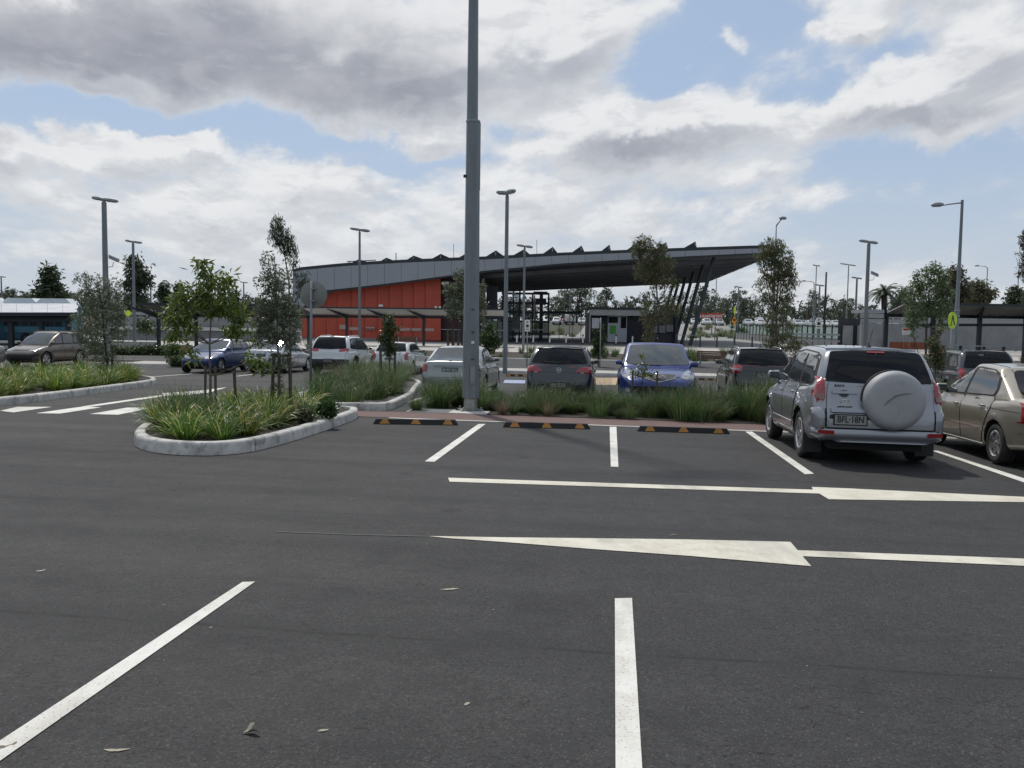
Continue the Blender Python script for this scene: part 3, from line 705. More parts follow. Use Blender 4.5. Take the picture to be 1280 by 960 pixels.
# ---------------------------------------------------------------- station building
ZG = -.55
def station():
    e = empty('station_building', (0,0,ZG), 0, 'long station with silver grey roof edge, orange red walls and dark canopy on raked columns', 'station building')
    def P3(px, py, y): v = AT(px, py, y); return (v.x, v.y, v.z-ZG)
    # front facade line: slightly closer towards the right
    def yf(px): return 101.-(px-375)*.0145
    top = [(366,340.5),(374,338),(430,332.5),(500,328.6),(560,326),(600,324.7),(700,319.6),(800,315.4),(870,313),(945,310.6),(974,310.6)]
    bot = [(366,384),(378,384),(406,363),(450,358.4),(500,352.4),(552,345.5),(600,339),(700,329.3),(800,323.6),(870,319.7),(945,316.4),(974,314.2)]
    def itp(tab, x):
        for a, b in zip(tab[:-1], tab[1:]):
            if a[0] <= x <= b[0]: return a[1]+(b[1]-a[1])*(x-a[0])/(b[0]-a[0])
        return tab[-1][1]
    # fascia panels, one by one, with recessed joints
    xs = [366, 376.5] + [397+i*20.9 for i in range(28)]
    xs = [x for x in xs if x < 968]+[974]
    for a, b in zip(xs[:-1], xs[1:]):
        ys = yf(a), yf(b); g = .16
        mb = MB()
        A = [P3(a+g, itp(top,a+g), ys[0]), P3(b-g, itp(top,b-g), ys[1]), P3(b-g, itp(bot,b-g), ys[1]), P3(a+g, itp(bot,a+g), ys[0])]
        if a < 406 < b or a < 378: 
            pts = [x for x in (378, 406) if a+g < x < b-g]
            low = [P3(x, itp(bot,x), yf(x)) for x in reversed(pts)]
            A = A[:3]+low+A[3:]
        mb.hull(A, [(p[0], p[1]+.12, p[2]) for p in A]); mb.build('fascia_panel', FASCIA, e)
    mb = MB()      # dark backing beam and thin dark edges
    for a, b in zip(xs[:-1], xs[1:]):
        A = [P3(a, itp(top,a)-3.9, yf(a)+.1), P3(b, itp(top,b)-3.9, yf(b)+.1), P3(b, itp(bot,b)+2.2, yf(b)+.1), P3(a, itp(bot,a)+2.2, yf(a)+.1)]
        mb.hull(A, [(p[0], p[1]+.5, p[2]) for p in A])
    mb.build('edge_beam', ROOFD, e)
    # roof deck: front edge to back edge 38 m deep, soffit with purlins
    D = 40.
    def roof_pt(px, back, low):
        y = yf(px)+.55; v = P3(px, (itp(bot,px)-1.2 if low else itp(top,px)-1.0), y)
        if back:
            # the far edge swings outwards at the right end
            k = (px-366)/608.
            return (v[0]+.06*D-k*.4, v[1]+D+k*4, v[2]+(-.2 if low else -.2)-(.9*k if low else 0))
        return v
    mb = MB(); seg = [366]+list(range(380,970,20))+[974]
    for a, b in zip(seg[:-1], seg[1:]):
        if b < 430: continue
        A = [roof_pt(a,0,0), roof_pt(b,0,0), roof_pt(b,0,1), roof_pt(a,0,1)]
        B = [roof_pt(a,1,0), roof_pt(b,1,0), roof_pt(b,1,1), roof_pt(a,1,1)]
        mb.hull(A, B)
    mb.build('roof_deck', SOFFIT, e)
    # far edge beam and the right hand verge
    m = MB()
    m.obox(roof_pt(974,0,1), roof_pt(974,1,1), .25, .5); m.build('verge_beam', FASCIA, e)
    m = MB(); m.obox(roof_pt(600,1,1), roof_pt(974,1,1), .25, .45); m.build('rear_edge_beam', ROOFD, e)
    # purlins under the soffit
    for i in range(1, 9):
        t = i/9.
        a = Vector(roof_pt(590,0,1)).lerp(Vector(roof_pt(590,1,1)), t); b = Vector(roof_pt(966,0,1)).lerp(Vector(roof_pt(966,1,1)), t)
        off = Vector((0,0,-.32)); MB().obox(a+off, b+off, .35, .45).build('soffit_beam', SOFFITB, e)
    lou = MB()
    for i in range(1, 9):
        for k in range(90):
            s = k/90.; t = (i+.45)/9.
            p = Vector(roof_pt(600,0,1)).lerp(Vector(roof_pt(600,1,1)), t); q = Vector(roof_pt(950,0,1)).lerp(Vector(roof_pt(950,1,1)), t)
            c = p.lerp(q, s)+Vector((0,0,-.12)); lou.obox(c, c+Vector((.0,1.4,0)), .10, .20)
    lou.build('soffit_battens', UNDER, e)
    # sawtooth rooflights
    teeth = [(424,448,478,334.5,325.8,330.5), (464,483,502,331.5,323.6,328), (500,517,537,328.5,321,325.2), (533,551,568,325.5,318.8,323.5), (568,585,600,323.5,317,322),
             (601,620,631,323,314.5,319.5), (638,655,664,319.5,313,318), (676,691,698,317.5,310,316), (712,727,731,316,308.5,314), (748,762,764,315,307.2,313.2), (780,795,797,313.2,306,311.5), (817,833,834.5,311.5,304.2,309.8), (852,869.5,871,310,303.2,308.5)]
    for (x0, x1, x2, y0, y1, y2) in teeth:
        y = yf(x1)+1.2
        A = [P3(x0, y0+1.5, y), P3(x1, y1-1.6, y), P3(x2, y2+1.5, y)]
        MB().hull(A, [(p[0]+.9, p[1]+17, p[2]) for p in A]).build('rooflight', ROOFD, e)
        f = MB(); f.hull([P3(x1-1.0, y1+.8, y-.05), P3(x1+.1, y1+.5, y-.05), P3(x1+.1, y1+4.5, y-.05), P3(x1-1.0, y1+4.5, y-.05)], [P3(x1-1.0, y1+.8, y+.05), P3(x1+.1, y1+.5, y+.05), P3(x1+.1, y1+4.5, y+.05), P3(x1-1.0, y1+4.5, y+.05)]); f.build('louvre_post', SHEET, e)
    # masts and plant on the roof
    for (x, y0, y1) in ((495,316,326), (567,305,323), (671,300,316), (452,325,333), (437,326,334)):
        a = P3(x, y1+4, yf(x)+6); b = P3(x, y0, yf(x)+6); MB().tube([a, b], .03 if y1-y0 > 12 else .06, 6).build('mast', GALV2, e)
    MB().obox(P3(434,327,108), P3(470,325.2,108), .12, .10).build('roof_rail', ROOFD, e)
    # walls: orange red panels with joints
    wx = [377.5,393,408,422,439.5,456,472,487,503,517,532,551]
    wall = empty_part(e, 'orange_wall')
    for a, b in zip(wx[:-1], wx[1:]):
        y = yf(a)+1.6; g = .12
        t0 = itp(bot,a+g)+1.0; t1 = itp(bot,b-g)+1.0
        if a < 400: t0 = 391 if a < 390 else 385
        if b < 400: t1 = 385
        if a == 393: t0, t1 = 384, 362
        A = [P3(a+g, t0, y), P3(b-g, t1, y), P3(b-g, 425.6, y), P3(a+g, 425.6, y)]
        A = [(p[0], p[1], max(0,p[2])) for p in A]
        MB().hull(A, [(p[0], p[1]+.15, p[2]) for p in A]).build('wall_panel', ORANGEW, wall)
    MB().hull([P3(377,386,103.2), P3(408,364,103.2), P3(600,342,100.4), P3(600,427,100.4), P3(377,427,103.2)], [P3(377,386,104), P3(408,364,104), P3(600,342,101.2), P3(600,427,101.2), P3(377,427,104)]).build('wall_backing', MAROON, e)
    # base course
    MB().hull([P3(377,422,102.3), P3(470,422.6,101.0), P3(470,427.5,101.0), P3(377,427.5,102.3)], [P3(377,422,102.6), P3(470,422.6,101.3), P3(470,427.5,101.3), P3(377,427.5,102.6)]).build('base_course', CONC_GREY, e)
    # pale signs on the wall
    for (x0, x1, y0, y1) in ((424.5,432,406,411.6), (436.5,448,409,412.8), (457,468,408.6,412.8), (500,513,410,413.6), (514.5,527,410.2,413.8), (528,542.5,410.3,414)):
        y = yf(x0)+1.5; MB().hull([P3(x0,y0,y), P3(x1,y0,y), P3(x1,y1,y), P3(x0,y1,y)], [P3(x0,y0,y+.08), P3(x1,y0,y+.08), P3(x1,y1,y+.08), P3(x0,y1,y+.08)]).build('wall_sign', mat('pale_wall_sign', (.42,.30,.26), .7), e)
    t = obj('sign_lettering', textmesh('Leppington', .34, mat('sign_print_brown', (.2,.05,.04), .6)), e); t.location = P3(462.5,410.8,yf(460)+1.42); t.rotation_euler = (R(90),0,0)
    for x in (475,477.5,545,550): MB().box(-.12,.12,-.2,.1,-.12,.12).build('wall_lamp', WHITEP, e, loc=P3(x, 382+(x-475)*.03, yf(x)+1.4))
    # dark entry hall right of the red wall
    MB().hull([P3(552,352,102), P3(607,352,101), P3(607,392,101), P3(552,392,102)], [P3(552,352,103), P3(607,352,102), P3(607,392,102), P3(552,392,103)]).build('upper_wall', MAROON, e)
    MB().hull([P3(608,358,104), P3(621,358,104), P3(621,396,104), P3(608,396,104)], [P3(608,358,116), P3(622,358,116), P3(622,396,116), P3(608,396,116)]).build('screen_wall', BLUEGREY, e)
    MB().hull([P3(608,387,103.8), P3(622,387,103.8), P3(622,394,103.8), P3(608,394,103.8)], [P3(608,387,103.9), P3(622,387,103.9), P3(622,394,103.9), P3(608,394,103.9)]).build('screen_band', CONC_GREY, e)
    MB().box(P3(607,0,104)[0]-.1, P3(607,0,104)[0]+.25, 103.4, 103.7, 2.9, 7.6).build('pale_column', WHITEP, e)
    MB().hull([P3(551,396,101.6), P3(640,396,101), P3(640,428,101), P3(551,428,101.6)], [P3(551,396,102.6), P3(640,396,102), P3(640,428,102), P3(551,428,102.6)]).build('entry_glazing', PANEGLASS, e)
    for x in range(552, 641, 7):
        MB().box(-.07,.07,-.12,0,0,2.9).build('mullion', STEELD, e, loc=(P3(x,400,101.0)[0], 101.2-(x-551)*.006, 0))
    MB().box(P3(553,0,101)[0], P3(640,0,101)[0], 100.6, 101.0, 1.35, 1.45).build('transom', GALV2, e)
    MB().hull([P3(552,352.5,99.6), P3(561,352.5,99.6), P3(561,355.5,99.6), P3(552,355.5,99.6)], [P3(552,352.5,100), P3(561,352.5,100), P3(561,355.5,100), P3(552,355.5,100)]).build('cctv_bracket', WHITEP, e)
    # raked columns along the right end
    tops = [(888,322,95.5), (871,349.5,104), (859,350,112), (848.5,350.8,120), (841,352,128), (834,353,136)]
    for i, (x, y_, d) in enumerate(tops):
        b = G(863-i*0, 432)
        base = Vector((19.5+i*.62, 95.5+i*8.0, 0.0))
        tp = Vector((base.x+2.4, base.y, roof_pt(930,0,1)[2]-.2-i*.1))
        m = MB(); m.tube([base, tp], .21, 10); m.build('raked_column', mat('column_steel', (.03,.045,.05), .5, .3) if i == 0 else bpy.data.materials['column_steel'], e, smooth=60)
    return e
def empty_part(parent, name):
    o = bpy.data.objects.new(name, None); COL.objects.link(o); o.parent = parent; o.empty_display_size = .2; return o
station()

def boxpx(name, m, x0, x1, y0, y1, d, th, parent=None, **k):
    """upright box whose front face covers a pixel rectangle at depth d"""
    a = AT(x0, y1, d); b = AT(x1, y0, d)
    base = Vector((0,0,0)) if parent is None else parent.matrix_world.translation if False else Vector(parent.location)
    mb = MB(); mb.box(a.x-base.x, b.x-base.x, d-base.y, d+th-base.y, a.z-base.z, b.z-base.z)
    return mb.build(name, m, parent)
# ---- lift tower and footbridge structure under the canopy
lt = empty('lift_tower', (AT(655,400,112).x, 112, ZG), 0, 'dark steel and glass lift tower under the station canopy, behind the thin white sign', 'lift tower')
for x0, x1 in ((627,631), (640,643), (648,651), (664,667), (684,687)):
    boxpx('frame_post', STEELD, x0, x1, 362 if x0 < 660 else 366, 432, 112, .35, lt)
for y in (366, 378, 389.5, 401, 416): boxpx('frame_beam', STEELD, 627, 687, y, y+1.8, 111.9, .3, lt)
for (a, b, y0, y1) in ((631,640,380,400), (643,650,368,400), (651,664,391,426), (631,648,402,428), (667,684,402,428)):
    boxpx('glass_pane', PANEGLASS, a, b, y0, y1, 112.2, .06, lt)
boxpx('lift_motor_room', STEELD, 670, 683, 373, 380.5, 112.4, 2.5, lt); boxpx('tower_core', STEELD, 674, 679, 366, 425, 112.6, 1.2, lt)
boxpx('top_beam', STEELD, 667, 684.5, 364.5, 366.8, 112.3, 2.5, lt); boxpx('pale_duct', CONC_PALE, 667, 669, 369, 398, 111.6, .3, lt)
boxpx('pale_light', WHITEP, 640, 644.5, 366, 369.5, 111.5, .3, lt); boxpx('pale_light', WHITEP, 637, 647, 371, 372.4, 111.5, .3, lt)
boxpx('blue_panel', CONC_GREY, 640, 650, 395, 411, 111.3, .2, lt)
boxpx('handrail', GALV2, 634, 682, 411.6, 412.4, 108, .1, lt)
# ---- low canopy beyond
lc = empty('low_canopy', (AT(710,400,120).x, 120, ZG), 0, 'low thin dark canopy on three posts between the lift tower and the ticket kiosk', 'canopy')
boxpx('roof', ROOFD, 680, 727, 389.2, 391.6, 118, 8, lc)
for x in (699, 716, 726.4): boxpx('post', STEELD, x-.6, x+.6, 391, 428, 118.5, .25, lc)
# ---- kiosk
k = empty('ticket_kiosk', (AT(790,400,103).x, 103, ZG), 0, 'low dark kiosk with pale fascia and a white panel carrying a green poster', 'kiosk')
boxpx('rear_wall', BLUEGREY, 737, 848, 392, 432.5, 103.6, 7., k)
boxpx('roof', ROOFD, 735.5, 808, 384.6, 386.4, 102.2, 9, k); boxpx('fascia', UNDER, 737, 808, 387, 394, 102.4, .3, k)
boxpx('side_pier', UNDER, 736.5, 738.3, 392, 428, 102.3, .5, k); boxpx('side_wall', UNDER, 808, 810, 387, 395, 102.6, 6, k)
for x in np.arange(739, 760, .9): boxpx('wall_rib', BLUEGREY, x, x+.35, 394.5, 431, 103.5, .1, k)
for x in np.arange(785, 808, .9): boxpx('wall_rib', BLUEGREY, x, x+.35, 394.5, 431, 103.5, .1, k)
boxpx('white_panel', SHEET, 759.3, 784, 395, 427.5, 103.2, .3, k); boxpx('dark_window', WGLASS, 760.5, 772.5, 396, 403.5, 103.1, .1, k); boxpx('dark_window', WGLASS, 776, 783, 396, 410, 103.1, .1, k)
boxpx('green_poster', GREENPOST, 762.5, 770, 407, 417, 103.1, .08, k); boxpx('small_sign', SHEET, 741, 751.5, 398, 410, 103.3, .12, k)
for (a, b, y0, y1) in ((815,822,407,416), (823.5,832,407,416), (833,842,406,414.6)): boxpx('notice_panel', CONC_GREY, a, b, y0, y1, 103.2, .1, k)
boxpx('end_column', STEELD, 843, 848, 397, 433, 102.9, 1., k)
# ---- sheltered walkways
def shelter(xs_posts, px0, px1, d0, d1, ytop0, ytop1, yback, base, label, faceup=False, rafters=(), rail=None, glassy_=()):
    """walkway roof of pale sheeting on dark posts; its near edge is the high one"""
    c = AT((px0+px1)/2, 400, (d0+d1)/2)
    e = empty('walkway_shelter', (c.x, c.y, ZG), 0, label, 'shelter', 'roofed walkways along the station')
    def d(px): return d0+(d1-d0)*(px-px0)/(px1-px0)
    def yt(px): return ytop0+(ytop1-ytop0)*(px-px0)/(px1-px0)
    def L(v): return v-Vector(e.location)
    n = max(2, int((px1-px0)/24)); W_ = 3.2
    step = (px1-px0)/n
    for i in range(n):
        a, b = px0+i*step+.12, px0+(i+1)*step-.12
        q = []
        for (px, bk) in ((a,0), (b,0), (b,1), (a,1)):
            v = AT(px, yt(px), d(px))
            if bk:
                v2 = AT(px, yt(px)+yback, d(px)+W_); v = Vector((v.x+.11*W_, v.y+W_, v2.z))
            q.append(L(v))
        MB().hull(q, [p+Vector((0,0,.06)) for p in q]).build('roof_sheet', UNDER if not faceup else SHEET, e)
    a, b = AT(px0-.4, yt(px0), d0), AT(px1+.4, yt(px1), d1)
    MB().obox(L(a)+Vector((0,-.04,.04)), L(b)+Vector((0,-.04,.04)), .10, .14).build('gutter', ROOFD, e)
    za, zb_ = AT(px0, yt(px0)+yback, d0+W_), AT(px1, yt(px1)+yback, d1+W_)
    sh = Vector((.11*W_, 0, 0))
    pa = L(Vector((a.x, d0+W_, za.z)))+sh; pb = L(Vector((b.x, d1+W_, zb_.z)))+sh
    MB().obox(pa-Vector((0,.05,.12)), pb-Vector((0,.05,.12)), .14, .2).build('eaves_beam', STEELD, e)
    for px in xs_posts:
        dd = d(px)+W_-.4
        tp = AT(px, yt(px)+yback*.93, dd); ft = Vector((tp.x, dd, ZG))
        MB().box(-.11,.11,-.11,.11,0,tp.z-ZG).build('post', STEELD, e, loc=L(ft))
        nr = AT(px, yt(px), dd-W_+.5); nr = Vector((tp.x-.11*W_-.9*(1 if not faceup else 0), dd-W_+.5, nr.z-.08))
        m = MB(); A = L(tp)+Vector((0,0,-.45)); B = L(tp)+Vector((0,0,-.02)); Cc = L(nr); w = Vector((.06,0,0))
        m.hull([A-w, B-w, Cc-w], [A+w, B+w, Cc+w]); m.build('rafter_bracket', STEELD, e)
    if rail:
        for yy in rail:
            a, b = AT(px0, yy, d0+W_-.4), AT(px1, yy, d1+W_-.4)
            MB().obox(L(a), L(b), .08, .16).build('cross_rail', STEELD, e)
    return e
shelter([385.5,433.5,481.5,529.8,577.6], 376, 632, 77, 79, 384.6, 387.6, 8.6, 434, 'roofed walkway on dark posts in front of the orange red station wall', rail=(396.2,))
shelter([198,245,292,338], 172, 375, 60, 62, 380.6, 383.2, 10.0, 432, 'roofed walkway on dark posts behind the blue car, left of the orange red wall', rail=None)
shelter([1108,1167,1225,1283], 1131, 1330, 50, 50, 380.5, 383.5, 11.5, 432, 'roofed walkway on dark posts at the right edge, behind the yellow crossing sign', rail=(406.2,))
# left shelter: roof slopes down towards the car park
e = empty('bus_shelter', (AT(20,400,62).x, 62, ZG), 0, 'wide bus shelter at the left edge with a pale sloping roof and dark frame', 'bus shelter')
def Lp(v): return v-Vector(e.location)
for i in range(9):
    a, b = -75+i*19.2, -75+(i+1)*19.2-.3
    q = [Lp(AT(a,391.3,58)), Lp(AT(b,391.3,58)), Lp(AT(b,380.2,64.5)), Lp(AT(a,380.2,64.5))]
    MB().hull(q, [p+Vector((0,0,.05)) for p in q]).build('roof_sheet', SHEET, e)
MB().obox(Lp(AT(-76,393,57.95)), Lp(AT(97,393,57.95)), .15, .22).build('gutter_beam', STEELD, e)
MB().obox(Lp(AT(-76,397.5,58.6)), Lp(AT(92,397.5,58.6)), .2, .5).build('front_beam', STEELD, e)
MB().obox(Lp(AT(-76,393,64)), Lp(AT(97,393,64)), .15, .3).build('back_beam', STEELD, e)
for px in (-45, 14, 51.5, 85.5):
    v = AT(px, 396, 58.8); MB().box(-.13 if px != 14 else -.2,.13,-.13,.13,0,v.z-ZG).build('post', STEELD, e, loc=Lp(Vector((v.x, 58.8, ZG))))
for (a, b) in ((-40,12), (18,51), (53,85)):
    v0 = AT(a, 401.5, 59); v1 = AT(b, 401.5, 59)
    MB().box(Lp(v0).x, Lp(v1).x, -3.0, -2.96, .3, v0.z-ZG).build('glass_screen', PANEGLASS, e)
    MB().box(Lp(v0).x, Lp(v1).x, -3.02, -2.94, v0.z-ZG, v0.z-ZG+.09).build('screen_rail', GALV2, e)
# buses behind it
def bus(px0, px1, d, label):
    a = AT(px0, 400, d).x; b = AT(px1, 400, d).x; L_ = b-a
    e = empty('bus', ((a+b)/2, d, ZG), 0, label, 'bus', 'buses waiting behind the shelter')
    h = 3.3; mb = MB(); mb.box(-L_/2, L_/2, 0, 2.5, .32, h); o = mb.build('body', [BUSBLUE], e)
    bv = o.modifiers.new('bevel', 'BEVEL'); bv.width = .18; bv.segments = 3
    MB().box(-L_/2+.15, L_/2-.15, -.02, .0, 1.0, 1.45).build('pale_stripe', mat('light_blue_stripe', (.20,.50,.62), .4), e)
    n = 7
    for i in range(n):
        x0 = -L_/2+.4+i*(L_-.8)/n; MB().box(x0+.05, x0+(L_-.8)/n-.05, -.035, .0, 1.5, 2.55).build('window', WGLASS3, e)
    for x in (-L_/2+2.2, L_/2-2.6):
        w = MB(); w.lathe([(.2,-.02),(.48,-.02),(.5,.05),(.5,.3)], 20, 'y', (x,0,.5)); w.build('wheel', RUBBER, e)
    for x in (-L_/4, L_/4):
        m = MB(); m.hull([(x-1.5,.5,h),(x+1.5,.5,h),(x+1.5,2.1,h),(x-1.5,2.1,h)], [(x-1.0,.6,h+.45),(x+1.0,.6,h+.45),(x+1.0,2.0,h+.45),(x-1.0,2.0,h+.45)]); m.build('air_conditioner', BUSWHITE, e)
bus(-2, 84, 70, 'blue bus with white roof pods standing behind the left bus shelter')
bus(-110, -4, 69, 'blue bus mostly out of frame behind the left end of the bus shelter')
# pale low roof seen past the tall lamp at the right, and the grey walls behind
e = empty('small_shelter', (AT(1095,400,66).x, 66, ZG), 0, 'small pale flat shelter roof just right of the tall camera pole', 'shelter')
boxpx('roof', SHEET, 1083, 1112, 387.2, 390.8, 66, 3., e)
for x in (1084.5, 1110): boxpx('post', STEELD, x-.7, x+.7, 391, 436, 66.4, .2, e)
e = empty('ramp_wall', (AT(1160,400,74).x, 74, ZG), 0, 'long grey concrete ramp wall behind the right hand shelter', 'wall')
boxpx('wall', CONC_GREY, 1076, 1420, 408.5, 436, 74, .4, e); boxpx('upper_wall', mat('beige_ramp', (.27,.26,.235), .85, var=.1, vs=.5), 1128, 1420, 401.5, 409, 80, .4, e)
for i, x in enumerate(np.arange(1078, 1420, 19)): boxpx('fence_post', GALV2, x-.35, x+.35, 396, 409, 74, .12, e)
boxpx('fence_rail', GALV2, 1076, 1420, 396.4, 397.2, 74, .1, e); boxpx('fence_rail', GALV2, 1076, 1420, 403, 403.6, 74, .1, e)
e = empty('grey_enclosure', (AT(1070,400,84).x, 84, ZG), 0, 'dark grey panelled enclosure wall beside the camera pole', 'enclosure')
boxpx('rear_panel', BLUEGREY, 1048, 1092, 398.5, 432, 84, .3, e)
for x0, x1 in ((1053,1066.5), (1071,1078), (1084,1091)): boxpx('pale_panel', CONC_GREY, x0, x1, 407, 431, 83.8, .1, e)
for x in (1048.5, 1069, 1082): boxpx('frame_post', STEELD, x-.8, x+.8, 397, 434, 83.6, .2, e)
e = empty('barrier_mesh', (AT(1150,436,60).x, 60, ZG), 0, 'faded orange plastic barrier mesh under the right hand shelter', 'barrier')
boxpx('mesh_sheet', MESHO, 1112, 1172, 428, 436, 58, .05, e)
for x in (1113, 1128, 1143, 1158, 1171): boxpx('stake', STEELD, x-.3, x+.3, 427, 438, 57.9, .06, e)
e = empty('notice_board', (AT(1133,412,56).x, 56, ZG), 0, 'white and red notice board seen under the leafy tree at the right', 'notice board')
boxpx('panel', WHITEP, 1128.5, 1138, 410.5, 418.5, 56, .06, e); boxpx('red_band', REDSIGN, 1129, 1137.5, 410.8, 412.4, 55.97, .02, e)
for x in (1129.4, 1137): boxpx('post', GALV2, x-.3, x+.3, 418, 434, 56.1, .06, e)
# left background: ramp wall with fence
e = empty('ramp_wall', (AT(180,400,88).x, 88, ZG), 0, 'grey concrete ramp wall with a pale rail left of the orange red station wall', 'wall')
boxpx('wall', CONC_GREY, 136, 374, 398.5, 437, 88, .4, e); boxpx('coping', CONC_PALE, 136, 374, 410.6, 411.7, 87.6, .3, e); boxpx('rail', GALV2, 136, 374, 392.5, 393.3, 88, .1, e)
for x in np.arange(138, 374, 15): boxpx('fence_post', GALV2, x-.3, x+.3, 392.5, 399, 88, .1, e)
e = empty('low_wall', (AT(168,430,64).x, 64, ZG), 0, 'low pale concrete wall above the hedge left of the blue car', 'wall')
boxpx('wall', CONC_PALE, 137, 199, 427.3, 433, 64, .35, e); boxpx('wall', CONC_PALE, 40, 137, 427.8, 433, 64, .35, e)
e = empty('brick_box', (AT(218,440,48).x, 48, ZG), 0, 'low brown brick planter behind the small bush left of the blue car', 'planter')
boxpx('brick_face', mat('brown_brick', (.20,.09,.055), .85, var=.25, vs=4.), 212, 226, 432, 447.5, 48, 1.4, e); boxpx('top_rail', GALV2, 211, 240, 431, 431.8, 47.9, .1, e)
# bollards
def bollard_mesh():
    m = MB(); m.lathe([(0,1.08),(.085,1.08),(.09,1.06),(.09,.93),(.085,.92)], 12); f = MB(); f.lathe([(.09,.16),(.095,.15),(.095,0)], 12)
    b = MB(); b.lathe([(.085,.93),(.085,.15)], 12)
    return m.mesh('bollard_cap', STEELD, 50), b.mesh('bollard_sleeve', WHITEP, 50), f.mesh('bollard_foot', STEELD, 50)
BM = bollard_mesh()
BM2 = (BM[0], BM[1].copy(), BM[2]); BM2[1].materials.clear(); BM2[1].materials.append(mat('dark_bollard', (.07,.07,.075), .5, .4))
def bollard(px, py, label, far=False, dark=False, s=1.):
    x, y = G(px, py); e = empty('bollard', (x, y, gz(x,y)+.02), 0, label, 'bollard', 'far bollards' if far else 'bollards across the station forecourt'); e.scale = (s,s,s)
    A = BM2 if dark else BM
    obj('cap', A[0], e); obj('sleeve', A[1], e); obj('foot', A[2], e)
OD = ('leftmost', 'second', 'third', 'fourth', 'fifth', 'sixth')
for i, px in enumerate((646,666.5,687,707.5,728.5)): bollard(px, 430.2+.1*i, '%s of the five white bollards left of the kiosk' % OD[i])
bollard(770, 431, 'white bollard in front of the green poster of the kiosk')
bollard(790.5, 431, 'white bollard just behind the left end of the blue roof'); bollard(812, 431.5, 'white bollard just behind the middle of the blue roof')
for i, px in enumerate((854.5, 875, 896, 918, 940)): bollard(px, 434, '%s of the dark steel bollards right of the raked columns' % OD[i], dark=True)
for i, px in enumerate((877, 889.5, 902.5, 914.5)): bollard(px, 417.6, '%s of the tiny far bollards below the red sign' % OD[i], True, True)
# red station sign
e = empty('station_sign', (AT(889,400,168).x, 168, ZG), 0, 'wide red station name sign with white lettering right of the raked columns', 'sign')
boxpx('board', REDSIGN, 874, 902.5, 391.6, 397.4, 168, .2, e)
for x in (877, 900): boxpx('post', GALV2, x-.4, x+.4, 397, 417, 168.1, .15, e)
t = obj('lettering', textmesh('Leppington', .95, WHITEP), e); t.location = AT(888.5, 394.6, 167.95)-Vector(e.location); t.rotation_euler = (R(90),0,0)
# benches by the far footpath
def bench(px, py, label):
    x, y = G(px, py); e = empty('park_bench', (x, y, gz(x,y)+.02), -.116, label, 'bench', 'benches by the far footpath')
    for i in range(4): MB().box(-1.0,1.0,.18+i*.012,.21+i*.012,.50+i*.115,.60+i*.115).build('back_slat', TIMBER, e)
    for i in range(3): MB().box(-1.0,1.0,-.28+i*.15,-.15+i*.15,.44,.475).build('seat_slat', TIMBER, e)
    for x0 in (-.8, .8):
        m = MB(); m.box(x0-.03,x0+.03,-.26,.2,.40,.44); m.box(x0-.03,x0+.03,-.24,-.18,0,.40); m.box(x0-.03,x0+.03,.14,.2,0,.9); m.build('frame', GALV2, e)
bench(893, 460, 'brown slatted bench between the blue car and the black car')
x, y = G(508, 432.5)
bench(509, 434.6, 'brown slatted bench in front of the orange red wall above the small white hatchback')
# hooped rails near the raked columns
def hoop(px, py, w, h, label):
    x, y = G(px, py); e = MB(); e.tube([(-w/2,0,0),(-w/2,0,h-.1),(-w/2+.1,0,h),(w/2-.1,0,h),(w/2,0,h-.1),(w/2,0,0)], .03, 8)
    setp(e.build('hoop_rail', GALV2, None, True, (x,y,gz(x,y)+.02)), label, 'rail', 'steel hoop rails by the raked columns')
hoop(864, 433, 1.0, 1.15, 'right one of two steel hoop rails at the raked columns'); hoop(850, 432, .9, 1.15, 'left one of two steel hoop rails at the raked columns')
# green glass fence, running from far away towards the right
def glassfence():
    a = Vector(G(930,416)); b = Vector(G(1052,437)); a = Vector((38.5,150)); b = Vector((33.0,84))
    e = empty('glass_fence', (b.x, b.y, ZG), 0, 'tall green tinted glass fence with dark posts between the forecourt and the far car park', 'fence')
    n = 26
    for i in range(n+1):
        p = a.lerp(b, i/n)-b
        MB().box(-.06,.06,-.06,.06,0,2.5).build('post', STEELD, e, loc=(p.x, p.y, gz(p.x+b.x, p.y+b.y)-ZG))
        if i < n:
            q = a.lerp(b, (i+1)/n)-b
            MB().obox((p.x,p.y,1.75), (q.x,q.y,1.75), .03, 1.3).build('glass_pane', GREENGLASS, e)
            MB().obox((p.x,p.y,.55), (q.x,q.y,.55), .03, .95).build('lower_panel', CONC_GREY, e)
    MB().obox((a.x-b.x,a.y-b.y,1.06), (0,0,1.06), .08, .07).build('rail', GALV2, e)
glassfence()
e = empty('steel_handrail', (AT(1010,430,70).x, 70, ZG), 0, 'galvanised steel handrail behind the roof of the silver car', 'handrail')
for y in (417.5, 425.5): boxpx('rail', GALV2, 965, 1050, y, y+1.1, 70, .07, e)
for x in (966, 985, 1004, 1023, 1042): boxpx('post', GALV2, x-.5, x+.5, 417.5, 437, 70.05, .07, e)
